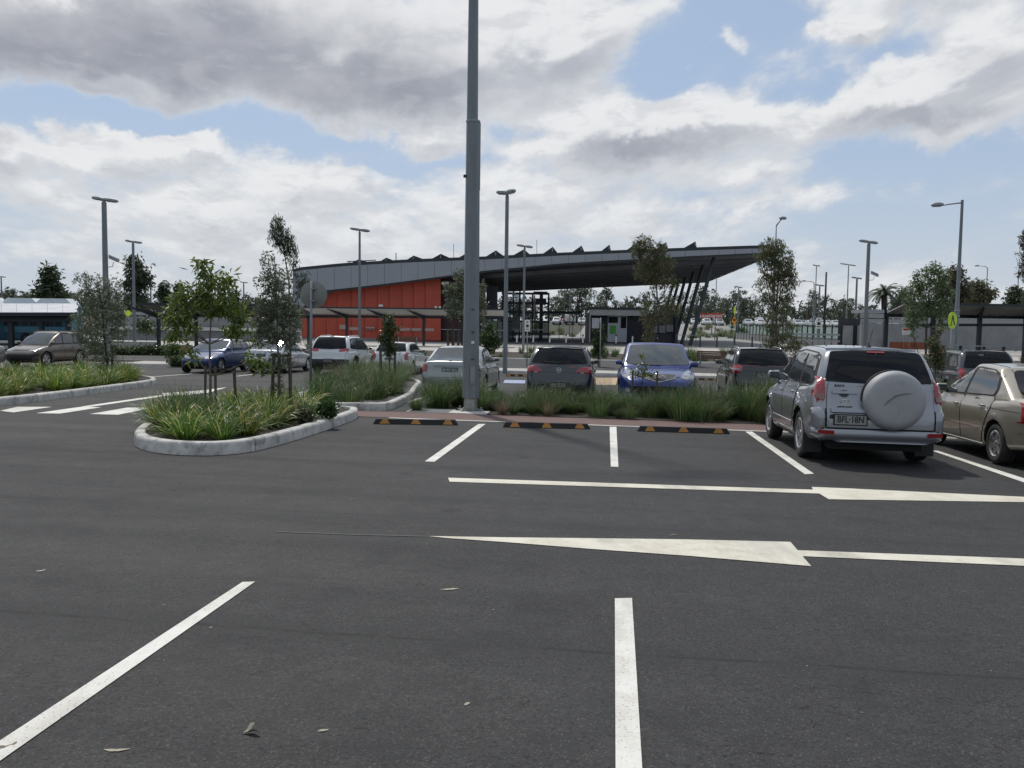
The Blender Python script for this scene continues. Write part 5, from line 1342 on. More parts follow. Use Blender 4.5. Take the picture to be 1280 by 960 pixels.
def kia():
    pm = P_('champagne_paint', (.36,.325,.265), .6, .34)
    P = dict(L=4.50, W=1.735, H=1.47, wb=2.61, wx=1.30, r=.30, belt=.93, paint=pm, handle=P_('champagne_paint', (0,0,0)), rl=.12, rg=.10, flare=.02,
        rear=[(.2,-2.02),(.35,-2.2),(.55,-2.24),(.8,-2.20),(1.0,-2.14)], front=[(.2,2.0),(.35,2.2),(.6,2.24),(.8,2.05)],
        top=[(-2.3,1.0),(-1.75,1.03),(-1.3,.99),(.6,.93),(1.0,.94),(1.6,.84),(2.1,.70)],
        bot=[(-2.3,.30),(-1.7,.22),(-.7,.19),(.7,.19),(1.7,.2),(2.2,.24)],
        plan=[(-2.3,.84),(-2.0,.93),(-1.6,.98),(-1,1),(1,1),(1.6,.96),(2.0,.86),(2.25,.7)],
        vert=[(.15,.92),(.35,.965),(.55,.99),(.72,1.0),(.85,.985),(1.0,.95)],
        g_rear=[(.85,-1.86),(.98,-1.72),(1.2,-1.36),(1.4,-.98)], g_front=[(.85,1.15),(.95,1.02),(1.15,.66),(1.4,.08)],
        roof=[(-1.9,1.30),(-1.4,1.37),(-.9,1.43),(-.3,1.47),(.2,1.46),(.9,1.36)], g_w=[(.85,.93),(1.0,.90),(1.2,.83),(1.4,.75)], bow=.12, rbow=.7)
    c = Car(P)
    dlo = [(-1.10,.97),(-1.17,1.08),(-1.10,1.29),(-.75,1.375),(-.2,1.405),(.22,1.37),(.62,1.15),(.90,.945),(.7,.93),(-.4,.945)]
    panes = [[(.0,.975),(-.08,1.36),(.15,1.355),(.52,1.17),(.80,.965)], [(-1.06,1.0),(-1.10,1.09),(-1.03,1.27),(-.75,1.335),(-.16,1.36),(-.08,.975)]]
    doors = [[(-.02,.27),(-.03,.95),(.60,.94),(.92,.92),(.98,.8),(.96,.27)], [(-1.0,.62),(-1.13,.82),(-1.12,.975),(-.05,.955),(-.05,.27),(-.80,.27),(-.88,.45)]]
    common(c, dlo, panes, doors, [(.13,.80),(-.86,.83)], (.78,1.0,1.), [(-.66,.96),(-.54,1.38),(.54,1.38),(.66,.96),(0,.93)])
    c.patch('rear_window', 'rear', [(-.64,1.04),(-.50,1.37),(.50,1.37),(.64,1.04),(0,1.0)], WGLASS, .008, .1, 2)
    c.strip('waist_crease', 'left', [(-1.95,.80),(-1.0,.81),(1.1,.76)], .012, mat('seam_shade', (.06,.052,.042), .5), .003, both=True)
    c.strip('door_moulding', 'left', [(-.82,.50),(.94,.49)], .022, CHROME, .012, both=True)
    c.strip('sill_moulding', 'left', [(-.86,.245),(.94,.235)], .05, pm, .022, both=True)
    c.patch('tail_lamp', 'rear', [(.50,.68),(.52,.98),(.80,.99),(.86,.9),(.84,.66)], REDL, .014, .06, 1, bulge=True, both=True)
    c.patch('tail_lamp_side', 'left', [(-2.26,.97),(-2.06,.97),(-1.97,.90),(-2.02,.66),(-2.26,.64)], REDL, .014, .05, 1, bulge=True, both=True)
    c.patch('reversing_lens', 'left', [(-2.2,.88),(-2.12,.88),(-2.12,.76),(-2.2,.76)], CLEARL, .02, .05, 1, both=True)
    c.panel('boot_lid', 'rear', [(-.5,.60),(-.52,.98),(.52,.98),(.5,.60)]); c.plate('rear', 0, .8, 'BEG·70M')
    c.patch('bumper_face', 'rear', [(-.8,.28),(-.82,.54),(.82,.54),(.8,.28)], pm, .02, .1, 1, bulge=True)
    c.patch('headlamp', 'front', [(.42,.58),(.46,.74),(.74,.78),(.76,.62)], CLEARL, .012, .06, 1, bulge=True, both=True); c.patch('grille', 'front', [(-.32,.58),(-.34,.7),(.34,.7),(.32,.58)], BLACKP, .01, .08, 1)
    for x_, y_ in ((-1.62,.60),):
        q, _ = c.cast('left', x_, 1.0); m = MB(); m.tube([(x_,y_,q.z),(x_-.25,y_,q.z+.30)], .0035, 5); m.lathe([(.03,0),(.012,.03)], 8, 'z', (x_,y_,q.z-.01)); m.build('aerial', BLACKP, c.root, True)
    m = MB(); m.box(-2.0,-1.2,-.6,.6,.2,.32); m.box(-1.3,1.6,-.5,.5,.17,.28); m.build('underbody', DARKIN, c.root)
    for sg in (1,-1): c.strip('roof_seam', 'top', [(-1.1,sg*.50),(.1,sg*.52)], .012, BLACKP, .004)
    c.wheels(2)
    return c
c = kia()
c.place(at=(7.93+.116*1.31, 12.55+1.31), label='champagne sedan cut by the right edge of the photo, beside the silver four wheel drive')

# generic outlines for the second row and beyond ------------------------------------------------
def hatch(pm, L=4.2, W_=1.77, H=1.48, r=.315, wb=2.58, belt=.93, rake=.42, hood=.92, hi=True, suv=False, gwt=.75, rearz=None, tail=None, **k):
    h2 = L/2; wx = k.pop('wx', wb/2+.06)
    rb = k.pop('rear_bottom', -h2+.10); P = dict(L=L, W=W_, H=H, wb=wb, wx=wx, r=r, belt=belt, paint=pm, rl=.12, rg=.10, flare=k.pop('flare', .022),
        rear=[(.22,rb+.06),(.34,-h2+.03),(.5,-h2),(.62,-h2+.01),(.68,-h2+.07),(belt,-h2+.10),(belt+.12,-h2+.16)],
        front=[(.2,h2-.2),(.35,h2-.03),(.55,h2),(.7,h2-.06),(.85,h2-.3),(1.05,h2-.7)],
        top=[(-h2,belt+.07),(-h2+1,belt+.05),(.5,belt),(h2-1.15,hood),(h2-.5,hood-.10),(h2-.1,hood-.24),(h2,hood-.3)],
        bot=[(-h2,.32 if suv else .27),(-h2+.5,.22),(-.6,.2 if suv else .17),(.7,.2 if suv else .17),(h2-.4,.2),(h2,.25)],
        plan=[(-h2,.86),(-h2+.18,.945),(-h2+.6,.985),(-1,1),(1,1),(h2-.6,.96),(h2-.25,.87),(h2,.7)],
        vert=[(.15,.91),(.35,.96),(.58,.99),(.75,1.0),(belt-.05,.98),(belt+.1,.94)],
        g_rear=[(belt-.1,-h2+.12),(belt+.05,-h2+.14),(H-.22,-h2+.14+rake*.45),(H-.02,-h2+.14+rake)], g_front=[(belt-.1,h2-1.0),(belt+.02,h2-1.14),(H-.3,h2-1.60),(H-.02,h2-2.15)],
        roof=[(-h2,H-.09),(-h2+.6,H-.04),(-.3,H),(.2,H-.01),(.9,H-.09)], g_w=[(belt-.1,.94),(belt+.05,.925),(belt+.28,.86),(H-.05,gwt+.02)], bow=.12, rbow=.6)
    P.update(k)
    c = Car(P, hi)
    h = H-belt; t = -h2
    zt = H-.09; x0 = t+.44+rake*.3
    dlo = [(x0,belt+.07),(x0-.10,belt+.14),(x0+.06+rake*.25,zt-.05),(-.9,zt),(.0,zt),(h2-1.85,zt-.10),(h2-1.25,belt+.10),(h2-1.2,belt+.03),(0,belt+.03)]
    b1 = .08; b2 = -.82
    panes = [[(b1,belt+.06),(b1-.06,zt-.04),(h2-1.95,zt-.12),(h2-1.32,belt+.07)], [(b2,belt+.07),(b2+.02,zt-.04),(b1-.14,zt-.04),(b1-.07,belt+.06)], [(x0-.02,belt+.14),(x0+.12+rake*.25,zt-.08),(b2-.05,zt-.05),(b2-.07,belt+.08)]]
    doors = [[(b1-.02,.30),(b1-.03,belt+.02),(h2-1.3,belt+.0),(h2-1.12,belt-.08),(h2-1.14,.30)], [(b2-.02,.62),(b2-.10,.8),(b2-.08,belt+.04),(b1-.05,belt+.02),(b1-.05,.30),(b2+.12,.30),(b2+.05,.46)]]
    common(c, dlo, panes, doors, [(b1+.13,belt-.13),(b2+.13,belt-.12)], (h2-1.38,belt+.07,1.05 if suv else .95), [(-W_*.41,belt+.07),(-W_*.335,H-.09),(0,H-.07),(W_*.335,H-.09),(W_*.41,belt+.07),(0,belt+.04)])
    wb_, wt_ = W_*.405, W_*.33
    c.panel('tailgate', 'rear', [(-W_*.39,.56),(W_*.39,.56),(W_*.40,belt-.02),(W_*.405,belt+.06),(-W_*.405,belt+.06),(-W_*.40,belt-.02)], rnd=1)
    c.patch('rear_window', 'rear', [(-wb_,belt+.10),(-wt_,H-.10),(0,H-.075),(wt_,H-.10),(wb_,belt+.10),(0,belt+.07)], WGLASS, .010, .10, 1)
    c.patch('bumper_face', 'rear', [(-W_*.45,.32),(-W_*.46,.52),(W_*.46,.52),(W_*.45,.32),(0,.29)], k.get('bumper', pm), .02, .1, 1, bulge=True)
    c.strip('spoiler_lip', 'rear', [(-wt_,H-.075),(0,H-.05),(wt_,H-.075)], .05, pm, .03)
    if hi or k.get('ends'):
        c.panel('bonnet', 'top', [(h2-1.1,-W_*.36),(h2-1.1,W_*.36),(h2-.25,W_*.31),(h2-.16,0),(h2-.25,-W_*.31)])
    c.patch('headlamp', 'front', [(W_*.27,.60),(W_*.29,.74),(W_*.44,.80),(W_*.46,.66)], CLEARL, .012, .06, 1, bulge=True, both=True)
    c.patch('grille', 'front', [(-.35,.60),(-.38,.70),(.38,.70),(.35,.60)], BLACKP, .01, .08, 1); c.patch('lower_grille', 'front', [(-.45,.30),(-.5,.44),(.5,.44),(.45,.30)], BLACKP, .01, .08, 1)
    m = MB(); m.box(-h2+.25,-h2+.95,-.6,.6,.2,.34); m.box(-1.2,1.4,-.5,.5,.16,.28); m.build('underbody', DARKIN, c.root)
    c.h2 = h2
    return c
def railbars(c, x0, x1, y, z, m=None, bars=()):
    for sg in (1,-1):
        pts = []
        for x in np.linspace(x0, x1, 9):
            q, _ = c.cast('top', x, sg*y); lift = .05 if x0+.05 < x < x1-.05 else .0
            pts.append((x, sg*y, q.z+lift))
        MB().tube(pts, .017, 7).build('roof_rail', m or BLACKP, c.root, True)
    for bx in bars:
        q, _ = c.cast('top', bx, 0)
        MB().obox((bx,-y-.12,z),(bx,y+.12,z), .075, .03).build('roof_bar', m or GALV2, c.root)
        for sg in (1,-1): MB().box(bx-.05,bx+.05,sg*y-.03,sg*y+.03,z-.11,z).build('bar_foot', BLACKP, c.root)
def aerial(c, x, y=0, l=.2):
    q, _ = c.cast('top', x, y); m = MB(); m.tube([(x,y,q.z-.01),(x-.3*l,y,q.z+l)], [.012,.003], 6); m.build('aerial', BLACKP, c.root, True)
def wiper(c, z, ylen=.45):
    pts = [Vector(c.cast('rear', y, z+.04*abs(y))[0])+Vector((-.025,0,0)) for y in np.linspace(-.05, ylen, 6)]
    MB().tube(pts, .008, 5).build('rear_wiper', BLACKP, c.root, True)
# grey hatchback
pm = P_('graphite_paint', (.022,.028,.033), .3, .32, .12)
c = hatch(pm, 4.2, 1.79, 1.48, .315, 2.58, .95, .40, gwt=.74)
for nm, dx in (('tail_lamp', 0),):
    c.patch(nm, 'rear', [(.46,.80),(.43,.87),(.52,.93),(.70,.965),(.86,.96),(.88,.80)], REDL, .014, .05, 1, bulge=True, both=True)
c.patch('tail_lamp_side', 'left', [(-2.1,.96),(-1.86,.95),(-1.84,.90),(-1.9,.80),(-2.1,.79)], REDL, .012, .05, 1, bulge=True, both=True)
c.patch('reversing_lens', 'rear', [(.56,.795),(.56,.825),(.64,.825),(.64,.795)], CLEARL, .022, .05, 0, both=True)
m = MB(); q, _ = c.cast('rear', 0, .865)
m.tube([(q.x-.012, .062*math.cos(t*math.pi/12), .865+.062*math.sin(t*math.pi/12)) for t in range(25)], .006, 6, cap=False)
for sg in (1,-1):
    m.obox((q.x-.012, sg*.036, .905), (q.x-.012, 0, .865), .008, .01); m.obox((q.x-.012, sg*.05, .89), (q.x-.012, sg*.022, .822), .008, .01); m.obox((q.x-.012, sg*.022, .822), (q.x-.012, 0, .862), .008, .01)
m.build('round_badge', CHROME, c.root, True)
c.patch('plate_recess', 'rear', [(-.30,.43),(-.30,.545),(.30,.545),(.30,.43)], BLACKP, .024, .06, 1)
c.plate('rear', 0, .49, 'CZA·41I', .36, .09, off=.035); wiper(c, 1.06, .4)
c.strip('bumper_groove', 'rear', [(-.60,.60),(-.55,.56),(.55,.56),(.60,.60)], .02, BLACKP, .003)
c.wheels(1)
c.place(at=rot_at(699, 22.3, 4.2), label='dark grey hatchback facing away, between the silver sedan and the blue car')
# silver sedan behind the big pole
def sedan(pm, L=4.6, W_=1.73, H=1.43, r=.31, wb=2.67, belt=.92, hi=True, **k):
    h2 = L/2
    P = dict(L=L, W=W_, H=H, wb=wb, wx=wb/2+.02, r=r, belt=belt, paint=pm, rl=.12, rg=.10, flare=.02,
        rear=[(.2,-h2+.2),(.35,-h2+.04),(.5,-h2),(.64,-h2+.01),(.70,-h2+.06),(1.0,-h2+.10)], front=[(.2,h2-.2),(.35,h2-.03),(.55,h2),(.7,h2-.08),(.85,h2-.4)],
        top=[(-h2,1.03),(-h2+.55,1.035),(-h2+1,.97),(.5,belt),(h2-1.15,.90),(h2-.5,.80),(h2-.1,.66)],
        bot=[(-h2,.28),(-h2+.5,.2),(-.6,.17),(.7,.17),(h2-.4,.2),(h2,.24)],
        plan=[(-h2,.84),(-h2+.2,.93),(-h2+.7,.98),(-1,1),(1,1),(h2-.6,.96),(h2-.25,.86),(h2,.7)],
        vert=[(.15,.92),(.35,.965),(.55,.99),(.72,1.0),(.85,.985),(1.05,.93)],
        g_rear=[(belt-.08,-h2+.42),(belt+.1,-h2+.56),(1.2,-h2+.92),(H,-h2+1.32)], g_front=[(belt-.1,h2-1.1),(belt+.02,h2-1.25),(1.15,h2-1.65),(H,h2-2.25)],
        roof=[(-h2+.4,H-.15),(-h2+.9,H-.08),(-.4,H),(.1,H-.01),(.8,H-.1)], g_w=[(belt-.08,.92),(belt+.08,.90),(1.2,.82),(H,.74)], bow=.12, rbow=.8)
    P.update(k)
    c = Car(P, hi)
    zt = H-.075
    dlo = [(-h2+.98,belt+.08),(-h2+1.05,belt+.2),(-h2+1.42,zt-.08),(-.5,zt),(.0,zt-.01),(h2-1.95,zt-.12),(h2-1.35,belt+.08),(h2-1.3,belt+.03),(0,belt+.03)]
    panes = [[(-.02,belt+.06),(-.08,zt-.04),(.15,zt-.04),(h2-1.9,zt-.17),(h2-1.42,belt+.06)], [(-.92,belt+.07),(-.88,zt-.07),(-.16,zt-.03),(-.09,belt+.06)], [(-h2+1.08,belt+.1),(-h2+1.45,zt-.13),(-.95,zt-.09),(-.98,belt+.08)]]
    doors = [[(-.03,.27),(-.04,belt+.02),(.60,belt),(h2-1.3,belt-.04),(h2-1.28,.27)], [(-.98,.6),(-1.10,.8),(-1.08,belt+.04),(-.07,belt+.02),(-.07,.27),(-.78,.27),(-.88,.45)]]
    common(c, dlo, panes, doors, [(.12,belt-.12),(-.85,belt-.11)], (h2-1.45,belt+.07,.95), [(-.70,belt+.06),(-.57,H-.085),(0,H-.07),(.57,H-.085),(.70,belt+.06),(0,belt+.03)])
    c.patch('rear_window', 'rear', [(-.69,1.04),(-.57,H-.08),(0,H-.06),(.57,H-.08),(.69,1.04),(0,1.02)], k.get('rg_mat', WGLASS2), .008, .1, 1)
    c.panel('boot_lid', 'rear', [(-.60,.58),(-.62,.70),(-.60,.98),(.60,.98),(.62,.70),(.60,.58)], rnd=1)
    c.patch('bumper_face', 'rear', [(-W_*.45,.32),(-W_*.46,.54),(W_*.46,.54),(W_*.45,.32),(0,.29)], pm, .02, .1, 1, bulge=True)
    c.patch('headlamp', 'front', [(.44,.58),(.48,.72),(.74,.76),(.76,.62)], CLEARL, .012, .06, 1, bulge=True, both=True); c.patch('grille', 'front', [(-.32,.55),(-.34,.68),(.34,.68),(.32,.55)], BLACKP, .01, .08, 1)
    m = MB(); m.box(-h2+.25,-h2+.95,-.6,.6,.2,.32); m.box(-1.2,1.5,-.5,.5,.16,.28); m.build('underbody', DARKIN, c.root)
    return c
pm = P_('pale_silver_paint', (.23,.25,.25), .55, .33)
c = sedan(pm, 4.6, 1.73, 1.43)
c.patch('tail_lamp', 'rear', [(.62,.72),(.60,.88),(.66,.93),(.84,.92),(.86,.74)], REDL, .014, .05, 1, bulge=True, both=True)
c.patch('tail_lamp_side', 'left', [(-2.3,.92),(-2.1,.90),(-2.04,.84),(-2.1,.73),(-2.3,.72)], REDL, .012, .05, 1, bulge=True, both=True)
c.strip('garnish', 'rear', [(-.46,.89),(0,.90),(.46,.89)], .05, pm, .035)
c.patch('plate_recess', 'rear', [(-.40,.70),(-.42,.86),(.42,.86),(.40,.70)], BLACKP, .006, .08, 1)
c.plate('rear', 0, .775, 'BH·BT·25Q', .40, .10, m=mat('dark_number_plate', (.10,.11,.11), .5), off=.02)
for o in c.root.children_recursive:
    if o.name.startswith('plate_text'): o.data.materials[0] = mat('pale_plate_lettering', (.42,.43,.42), .5)
p0 = rot_at(562, 23.3, 4.6); c.wheels(1)
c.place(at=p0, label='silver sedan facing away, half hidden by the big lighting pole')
# blue crossover facing the camera
pm = P_('royal_blue_paint', (.003,.020,.15), .15, .28)
c = hatch(pm, 4.68, 1.87, 1.645, .36, 2.75, 1.03, .60, hood=1.04, suv=True, gwt=.77, flare=.04,
    front=[(.2,2.1),(.35,2.28),(.6,2.34),(.78,2.30),(.95,2.05),(1.1,1.6)], vert=[(.15,.92),(.35,.965),(.6,.99),(.8,1.0),(1.0,.97),(1.15,.93)],
    plan=[(-2.34,.82),(-2.1,.93),(-1.6,.985),(-1,1),(1,1),(1.6,.985),(1.95,.93),(2.2,.82),(2.34,.70)])
for o in list(c.root.children_recursive):
    if o.name.split('.')[0] in ('headlamp','grille','lower_grille','windscreen'): bpy.data.objects.remove(o)
c.patch('windscreen', 'front', [(-.79,1.10),(-.66,1.56),(0,1.585),(.66,1.56),(.79,1.10),(0,1.075)], WGLASS2, .008, .1, 1)
c.patch('headlamp', 'front', [(.50,.80),(.56,.87),(.68,.96),(.82,1.0),(.89,.90),(.86,.80),(.68,.765)], CLEARL, .016, .05, 1, bulge=True, both=True)
c.patch('headlamp_pod', 'front', [(.60,.84),(.60,.93),(.70,.93),(.70,.84)], CHROME, .024, .04, 2, both=True)
c.patch('grille', 'front', [(-.42,.80),(-.46,.86),(-.36,.875),(.36,.875),(.46,.86),(.42,.80),(.2,.73),(-.2,.73)], BLACKP, .012, .05, 1)
c.patch('lower_grille', 'front', [(-.52,.36),(-.60,.60),(.60,.60),(.52,.36)], BLACKP, .012, .07, 1)
c.strip('grille_trim', 'front', [(-.44,.86),(-.38,.78),(0,.70),(.38,.78),(.44,.86)], .018, CHROME, .02)
c.patch('fog_lamp', 'front', [(.66,.44),(.66,.55),(.77,.55),(.77,.44)], CLEARL, .02, .04, 2, both=True)
m = MB(); q, _ = c.cast('front', 0, .80); X = q.x+.045
m.tube([(X, .14*math.cos(t*math.pi/14), .80+.10*math.sin(t*math.pi/14)) for t in range(29)], .011, 6, cap=False)
m.tube([(X,.13,.83),(X,.06,.85),(X,0,.80),(X,-.06,.85),(X,-.13,.83)], .014, 6); m.build('winged_badge', CHROME, c.root, True)
c.strip('bonnet_crease', 'top', [(1.15,.52),(2.0,.34)], .02, pm, .008, both=True); c.wheels(2)
c.patch('wiper', 'front', [(-.6,1.085),(-.6,1.10),(.1,1.085),(.1,1.07)], BLACKP, .02, .1, 0)
m = MB(); q, _ = c.cast('front', 0, 1.53); m.box(q.x-.02,q.x+.012,-.05,.05,1.50,1.535); m.build('rear_view_mirror', WHITEP, c.root)
hx = XO(825, 20.6); c.place(at=(hx+SV.x*2.34, 20.6+SV.y*2.34), head=HEAD+math.pi, label='royal blue crossover reversed into its bay, facing the camera')
# black hatch wagon with rails
pm = P_('black_paint', (.012,.014,.018), .4, .22)
c = hatch(pm, 4.45, 1.78, 1.57, .34, 2.63, .99, .45, suv=True, gwt=.74)
c.patch('tail_lamp', 'rear', [(.62,.84),(.58,.98),(.60,1.06),(.74,1.08),(.85,1.04),(.88,.92),(.82,.84)], REDL, .018, .05, 1, bulge=True, both=True)
c.patch('tail_lamp_side', 'left', [(-2.2,1.07),(-2.02,1.06),(-1.93,1.0),(-1.98,.88),(-2.2,.84)], REDL, .014, .05, 1, bulge=True, both=True)
c.patch('reversing_lens', 'rear', [(.66,.92),(.66,.96),(.84,.96),(.84,.92)], CLEARL, .026, .05, 0, both=True)
c.plate('rear', 0, .80, 'CTB·72D', .37, .13, off=.02); railbars(c, -1.4, .3, .60, 1.6, CHROME); aerial(c, -1.35, 0, .22); wiper(c, 1.12); c.wheels(1)
c.strip('chrome_badge', 'rear', [(-.3,.94),(-.42,.94)], .03, CHROME, .01)
c.place(at=rot_at(957, 24.4, 4.45), label='black hatchback with chrome roof rails between the blue crossover and the silver four wheel drive')
# dark grey wagon with roof bars
pm = P_('slate_paint', (.055,.06,.07), .5, .33)
c = hatch(pm, 4.7, 1.80, 1.66, .34, 2.65, 1.02, .30, suv=True, gwt=.77)
c.patch('tail_lamp', 'rear', [(.70,.80),(.70,1.10),(.85,1.10),(.87,.80)], REDL, .016, .05, 1, bulge=True, both=True); c.plate('rear', 0, .78, 'BX·04·HT')
railbars(c, -1.9, .6, .62, 1.78, None, bars=(-1.55,-.15)); c.wheels(1); aerial(c, -2.0, .1, .12)
c.place(at=rot_at(1243, 25.6, 4.7), label='slate grey wagon with silver roof bars behind the champagne sedan')
# white compact SUV, left middle
pm = P_('white_paint', (.55,.57,.58), .05, .35)
c = hatch(pm, 4.62, 1.86, 1.67, .36, 2.70, 1.02, .45, suv=True, gwt=.73, bumper=BLACKP)
c.patch('lower_cladding', 'rear', [(-.84,.28),(-.86,.66),(.86,.66),(.84,.28)], BLACKP, .024, .1, 1)
c.patch('tail_lamp', 'rear', [(.42,1.00),(.44,1.06),(.70,1.14),(.86,1.13),(.84,1.02),(.6,.98)], REDL, .018, .05, 1, bulge=True, both=True)
c.patch('tail_lamp_side', 'left', [(-2.3,1.12),(-2.0,1.12),(-2.05,1.03),(-2.3,1.0)], REDL, .014, .05, 1, bulge=True, both=True)
c.plate('rear', 0, .62, 'CN·08·XK', off=.04); railbars(c, -1.6, .5, .62, 1.7, CHROME); aerial(c, -1.55, 0, .1); wiper(c, 1.1); c.wheels(3)
c.strip('sill_cladding', 'left', [(-.9,.33),(1.05,.33)], .16, BLACKP, .012, both=True)
for wx_ in (1.41, -1.29):
    c.strip('arch_cladding', 'left', [(wx_+.45*math.cos(t*math.pi/10), .36+.45*math.sin(t*math.pi/10)) for t in range(11)], .07, BLACKP, .014, both=True, n=2)
g0 = Vector(G(404,470)); c.place(at=(g0.x+SV.x*2.3, g0.y+SV.y*2.3+.9), label='white compact four wheel drive with slim red tail lamps behind the round sign')
# small white hatch
pm = P_('off_white_paint', (.50,.52,.50), .05, .4)
c = hatch(pm, 4.3, 1.70, 1.44, .30, 2.52, .93, .55, gwt=.76)
c.patch('tail_lamp', 'rear', [(.63,.66),(.62,.84),(.67,.98),(.78,.97),(.84,.82),(.82,.66)], REDL, .016, .05, 1, bulge=True, both=True)
c.plate('rear', 0, .68, 'YUJ·43L'); wiper(c, 1.0); aerial(c, -1.1, .0, .08); c.wheels(1)
c.place(at=rot_at(487, 37.6, 4.3), label='small off white hatchback behind the small staked tree in the middle island')
# silver sedan in the left group
pm = P_('cool_silver_paint', (.40,.43,.46), .45, .34)
c = sedan(pm, 4.5, 1.72, 1.46, hi=False)
c.patch('tail_lamp', 'rear', [(.62,.72),(.60,.90),(.84,.92),(.86,.74)], REDL, .014, .05, 1, bulge=True, both=True); c.plate('rear', 0, .78, 'BQ·91·LM'); c.wheels(1)
c.place(at=rot_at(325, 37.4, 4.5), label='pale silver sedan between the deep blue hatchback and the white four wheel drive')
# blue hatch facing the other way
pm = P_('deep_blue_paint', (.003,.026,.12), .15, .3)
c = hatch(pm, 4.1, 1.72, 1.48, .31, 2.52, .95, .35, hi=False); c.wheels(1)
c.patch('tail_lamp', 'rear', [(.66,.72),(.66,.98),(.83,.98),(.85,.72)], REDL, .014, .05, 1, bulge=True, both=True)
hx = XO(243, 36.6); c.place(at=(hx+SV.x*2.05, 36.6+SV.y*2.05), head=HEAD+math.pi, label='deep blue hatchback facing the camera behind the leafy staked tree at the left')
# bronze four wheel drive at the left edge
pm = P_('bronze_paint', (.105,.085,.070), .4, .34)
c = hatch(pm, 4.55, 1.78, 1.68, .35, 2.62, 1.04, .30, hood=1.03, suv=True, gwt=.77, hi=False)
for o in list(c.root.children_recursive):
    if o.name.split('.')[0] in ('headlamp','grille','windscreen'): bpy.data.objects.remove(o)
c.patch('windscreen', 'front', [(-.70,1.08),(-.60,1.58),(.60,1.58),(.70,1.08),(0,1.05)], WGLASS2, .008, .1, 1)
c.patch('headlamp', 'front', [(.44,.74),(.46,.92),(.84,.96),(.86,.80)], CLEARL, .014, .06, 1, bulge=True, both=True)
c.patch('grille', 'front', [(-.38,.78),(-.40,.92),(.40,.92),(.38,.78)], BLACKP, .012, .08, 1); c.patch('lower_bumper', 'front', [(-.8,.30),(-.84,.60),(.84,.60),(.8,.30)], BLACKP, .012, .1, 1)
c.panel('bonnet', 'top', [(1.2,-.62),(1.2,.62),(2.0,.56),(2.1,0),(2.0,-.56)])
railbars(c, -1.9, .4, .62, 1.72); c.wheels(0)
hx = XO(22, 41.3); c.place(at=(hx+SV.x*2.2, 41.3+SV.y*2.2), head=HEAD+math.pi, label='bronze four wheel drive with black roof rails behind the long grassy island')
# grey car nose at the extreme left
pm = P_('mid_grey_paint', (.16,.16,.165), .5, .33)
c = sedan(pm, 4.5, 1.74, 1.45, hi=False); c.wheels(1)
hx = XO(-108, 35.5); c.place(at=(hx+SV.x*2.2, 35.5+SV.y*2.2), head=HEAD+math.pi, label='grey sedan almost wholly out of frame at the left edge')

# far car park: small cars beyond the glass fence and the canopy
def farcar(col, name, van=False):
    pm = P_(name, col, .3, .35)
    m = MB(); H = 1.45 if not van else 2.0
    prof = [(-2.1,.3),(-2.15,.7),(-2.0,.95),(-1.6,1.0),(-1.1,H),(.2,H),(.9,.98),(1.9,.85),(2.15,.6),(2.1,.3)] if not van else [(-2.4,.3),(-2.4,1.9),(-2.2,2.0),(1.0,2.0),(1.6,1.2),(2.2,1.0),(2.3,.3)]
    A = [(x,-.82 if z < 1.05 else -.62, z) for x, z in prof]; B = [(x,.82 if z < 1.05 else .62, z) for x, z in prof]
    m.hull(A, B); m.cur = 1
    for sg in (1,-1):
        if not van: m.quad((-1.45,sg*.78,1.02),(-1.05,sg*.66,H-.08),(.15,sg*.66,H-.08),(.75,sg*.78,1.0))
        else: m.quad((.4,sg*.79,1.25),(.4,sg*.70,1.8),(1.0,sg*.70,1.8),(1.4,sg*.79,1.25))
    m.quad((-1.62,-.62,1.05),(-1.62,.62,1.05),(-1.16,.55,H-.06),(-1.16,-.55,H-.06)) if not van else None
    m.quad((.92,-.62,1.03),(.92,.62,1.03),(.28,.55,H-.06),(.28,-.55,H-.06))
    m.cur = 2
    for x in (-1.3,1.3):
        for sg in (1,-1): m.lathe([(0,sg*.86),(.31,sg*.86),(.31,sg*.6)], 12, 'y', (x,0,.31))
    return m.mesh('body', [pm, WGLASS2, RUBBER], 30)
FC = [('white', farcar((.6,.62,.62),'far_white_paint')), ('silver', farcar((.45,.47,.48),'far_silver_paint')), ('dark', farcar((.04,.045,.05),'far_dark_paint')), ('blue', farcar((.03,.08,.25),'far_blue_paint')), ('red', farcar((.35,.03,.025),'far_red_paint')), ('white van', farcar((.62,.63,.62),'far_van_paint', True))]
rf = random.Random(11)
def farlot(x0, x1, ds, where, grp, step=2.7):
    for di, d in enumerate(ds):
        row = 'row %s' % ('nearest us' if di == 0 else ('farthest back' if di == len(ds)-1 else 'in between'))
        x = XO(x0, d)
        while x < XO(x1, d):
            if rf.random() < .86:
                cn, me = FC[rf.choices(range(6), [5,4,3,1.2,1.2,.6])[0]]
                o = obj('parked_car', me); y_ = d+rf.uniform(-.3,.3); o.location = (x, y_, gz(x, y_)+.02); o.rotation_euler = (0,0,R(90)+rf.choice((0,math.pi))-.116+rf.uniform(-.03,.03))
                setp(o, 'small far %s car parked %s, %s' % (cn, where, row) if 'van' not in cn else 'small far white van parked %s, %s' % (where, row), 'car', grp)
            x += step
farlot(935, 1135, (190,197,212,219,236,243,262), 'beyond the green glass fence', 'far cars beyond the glass fence')
farlot(696, 740, (186,194,210,230), 'seen under the low canopy', 'far cars under the low canopy')
farlot(868, 905, (190,198,215), 'below the red station sign', 'far cars below the red sign')
farlot(1085, 1280, (106,190,205), 'behind the right hand shelter', 'far cars behind the right shelter', 3.4)
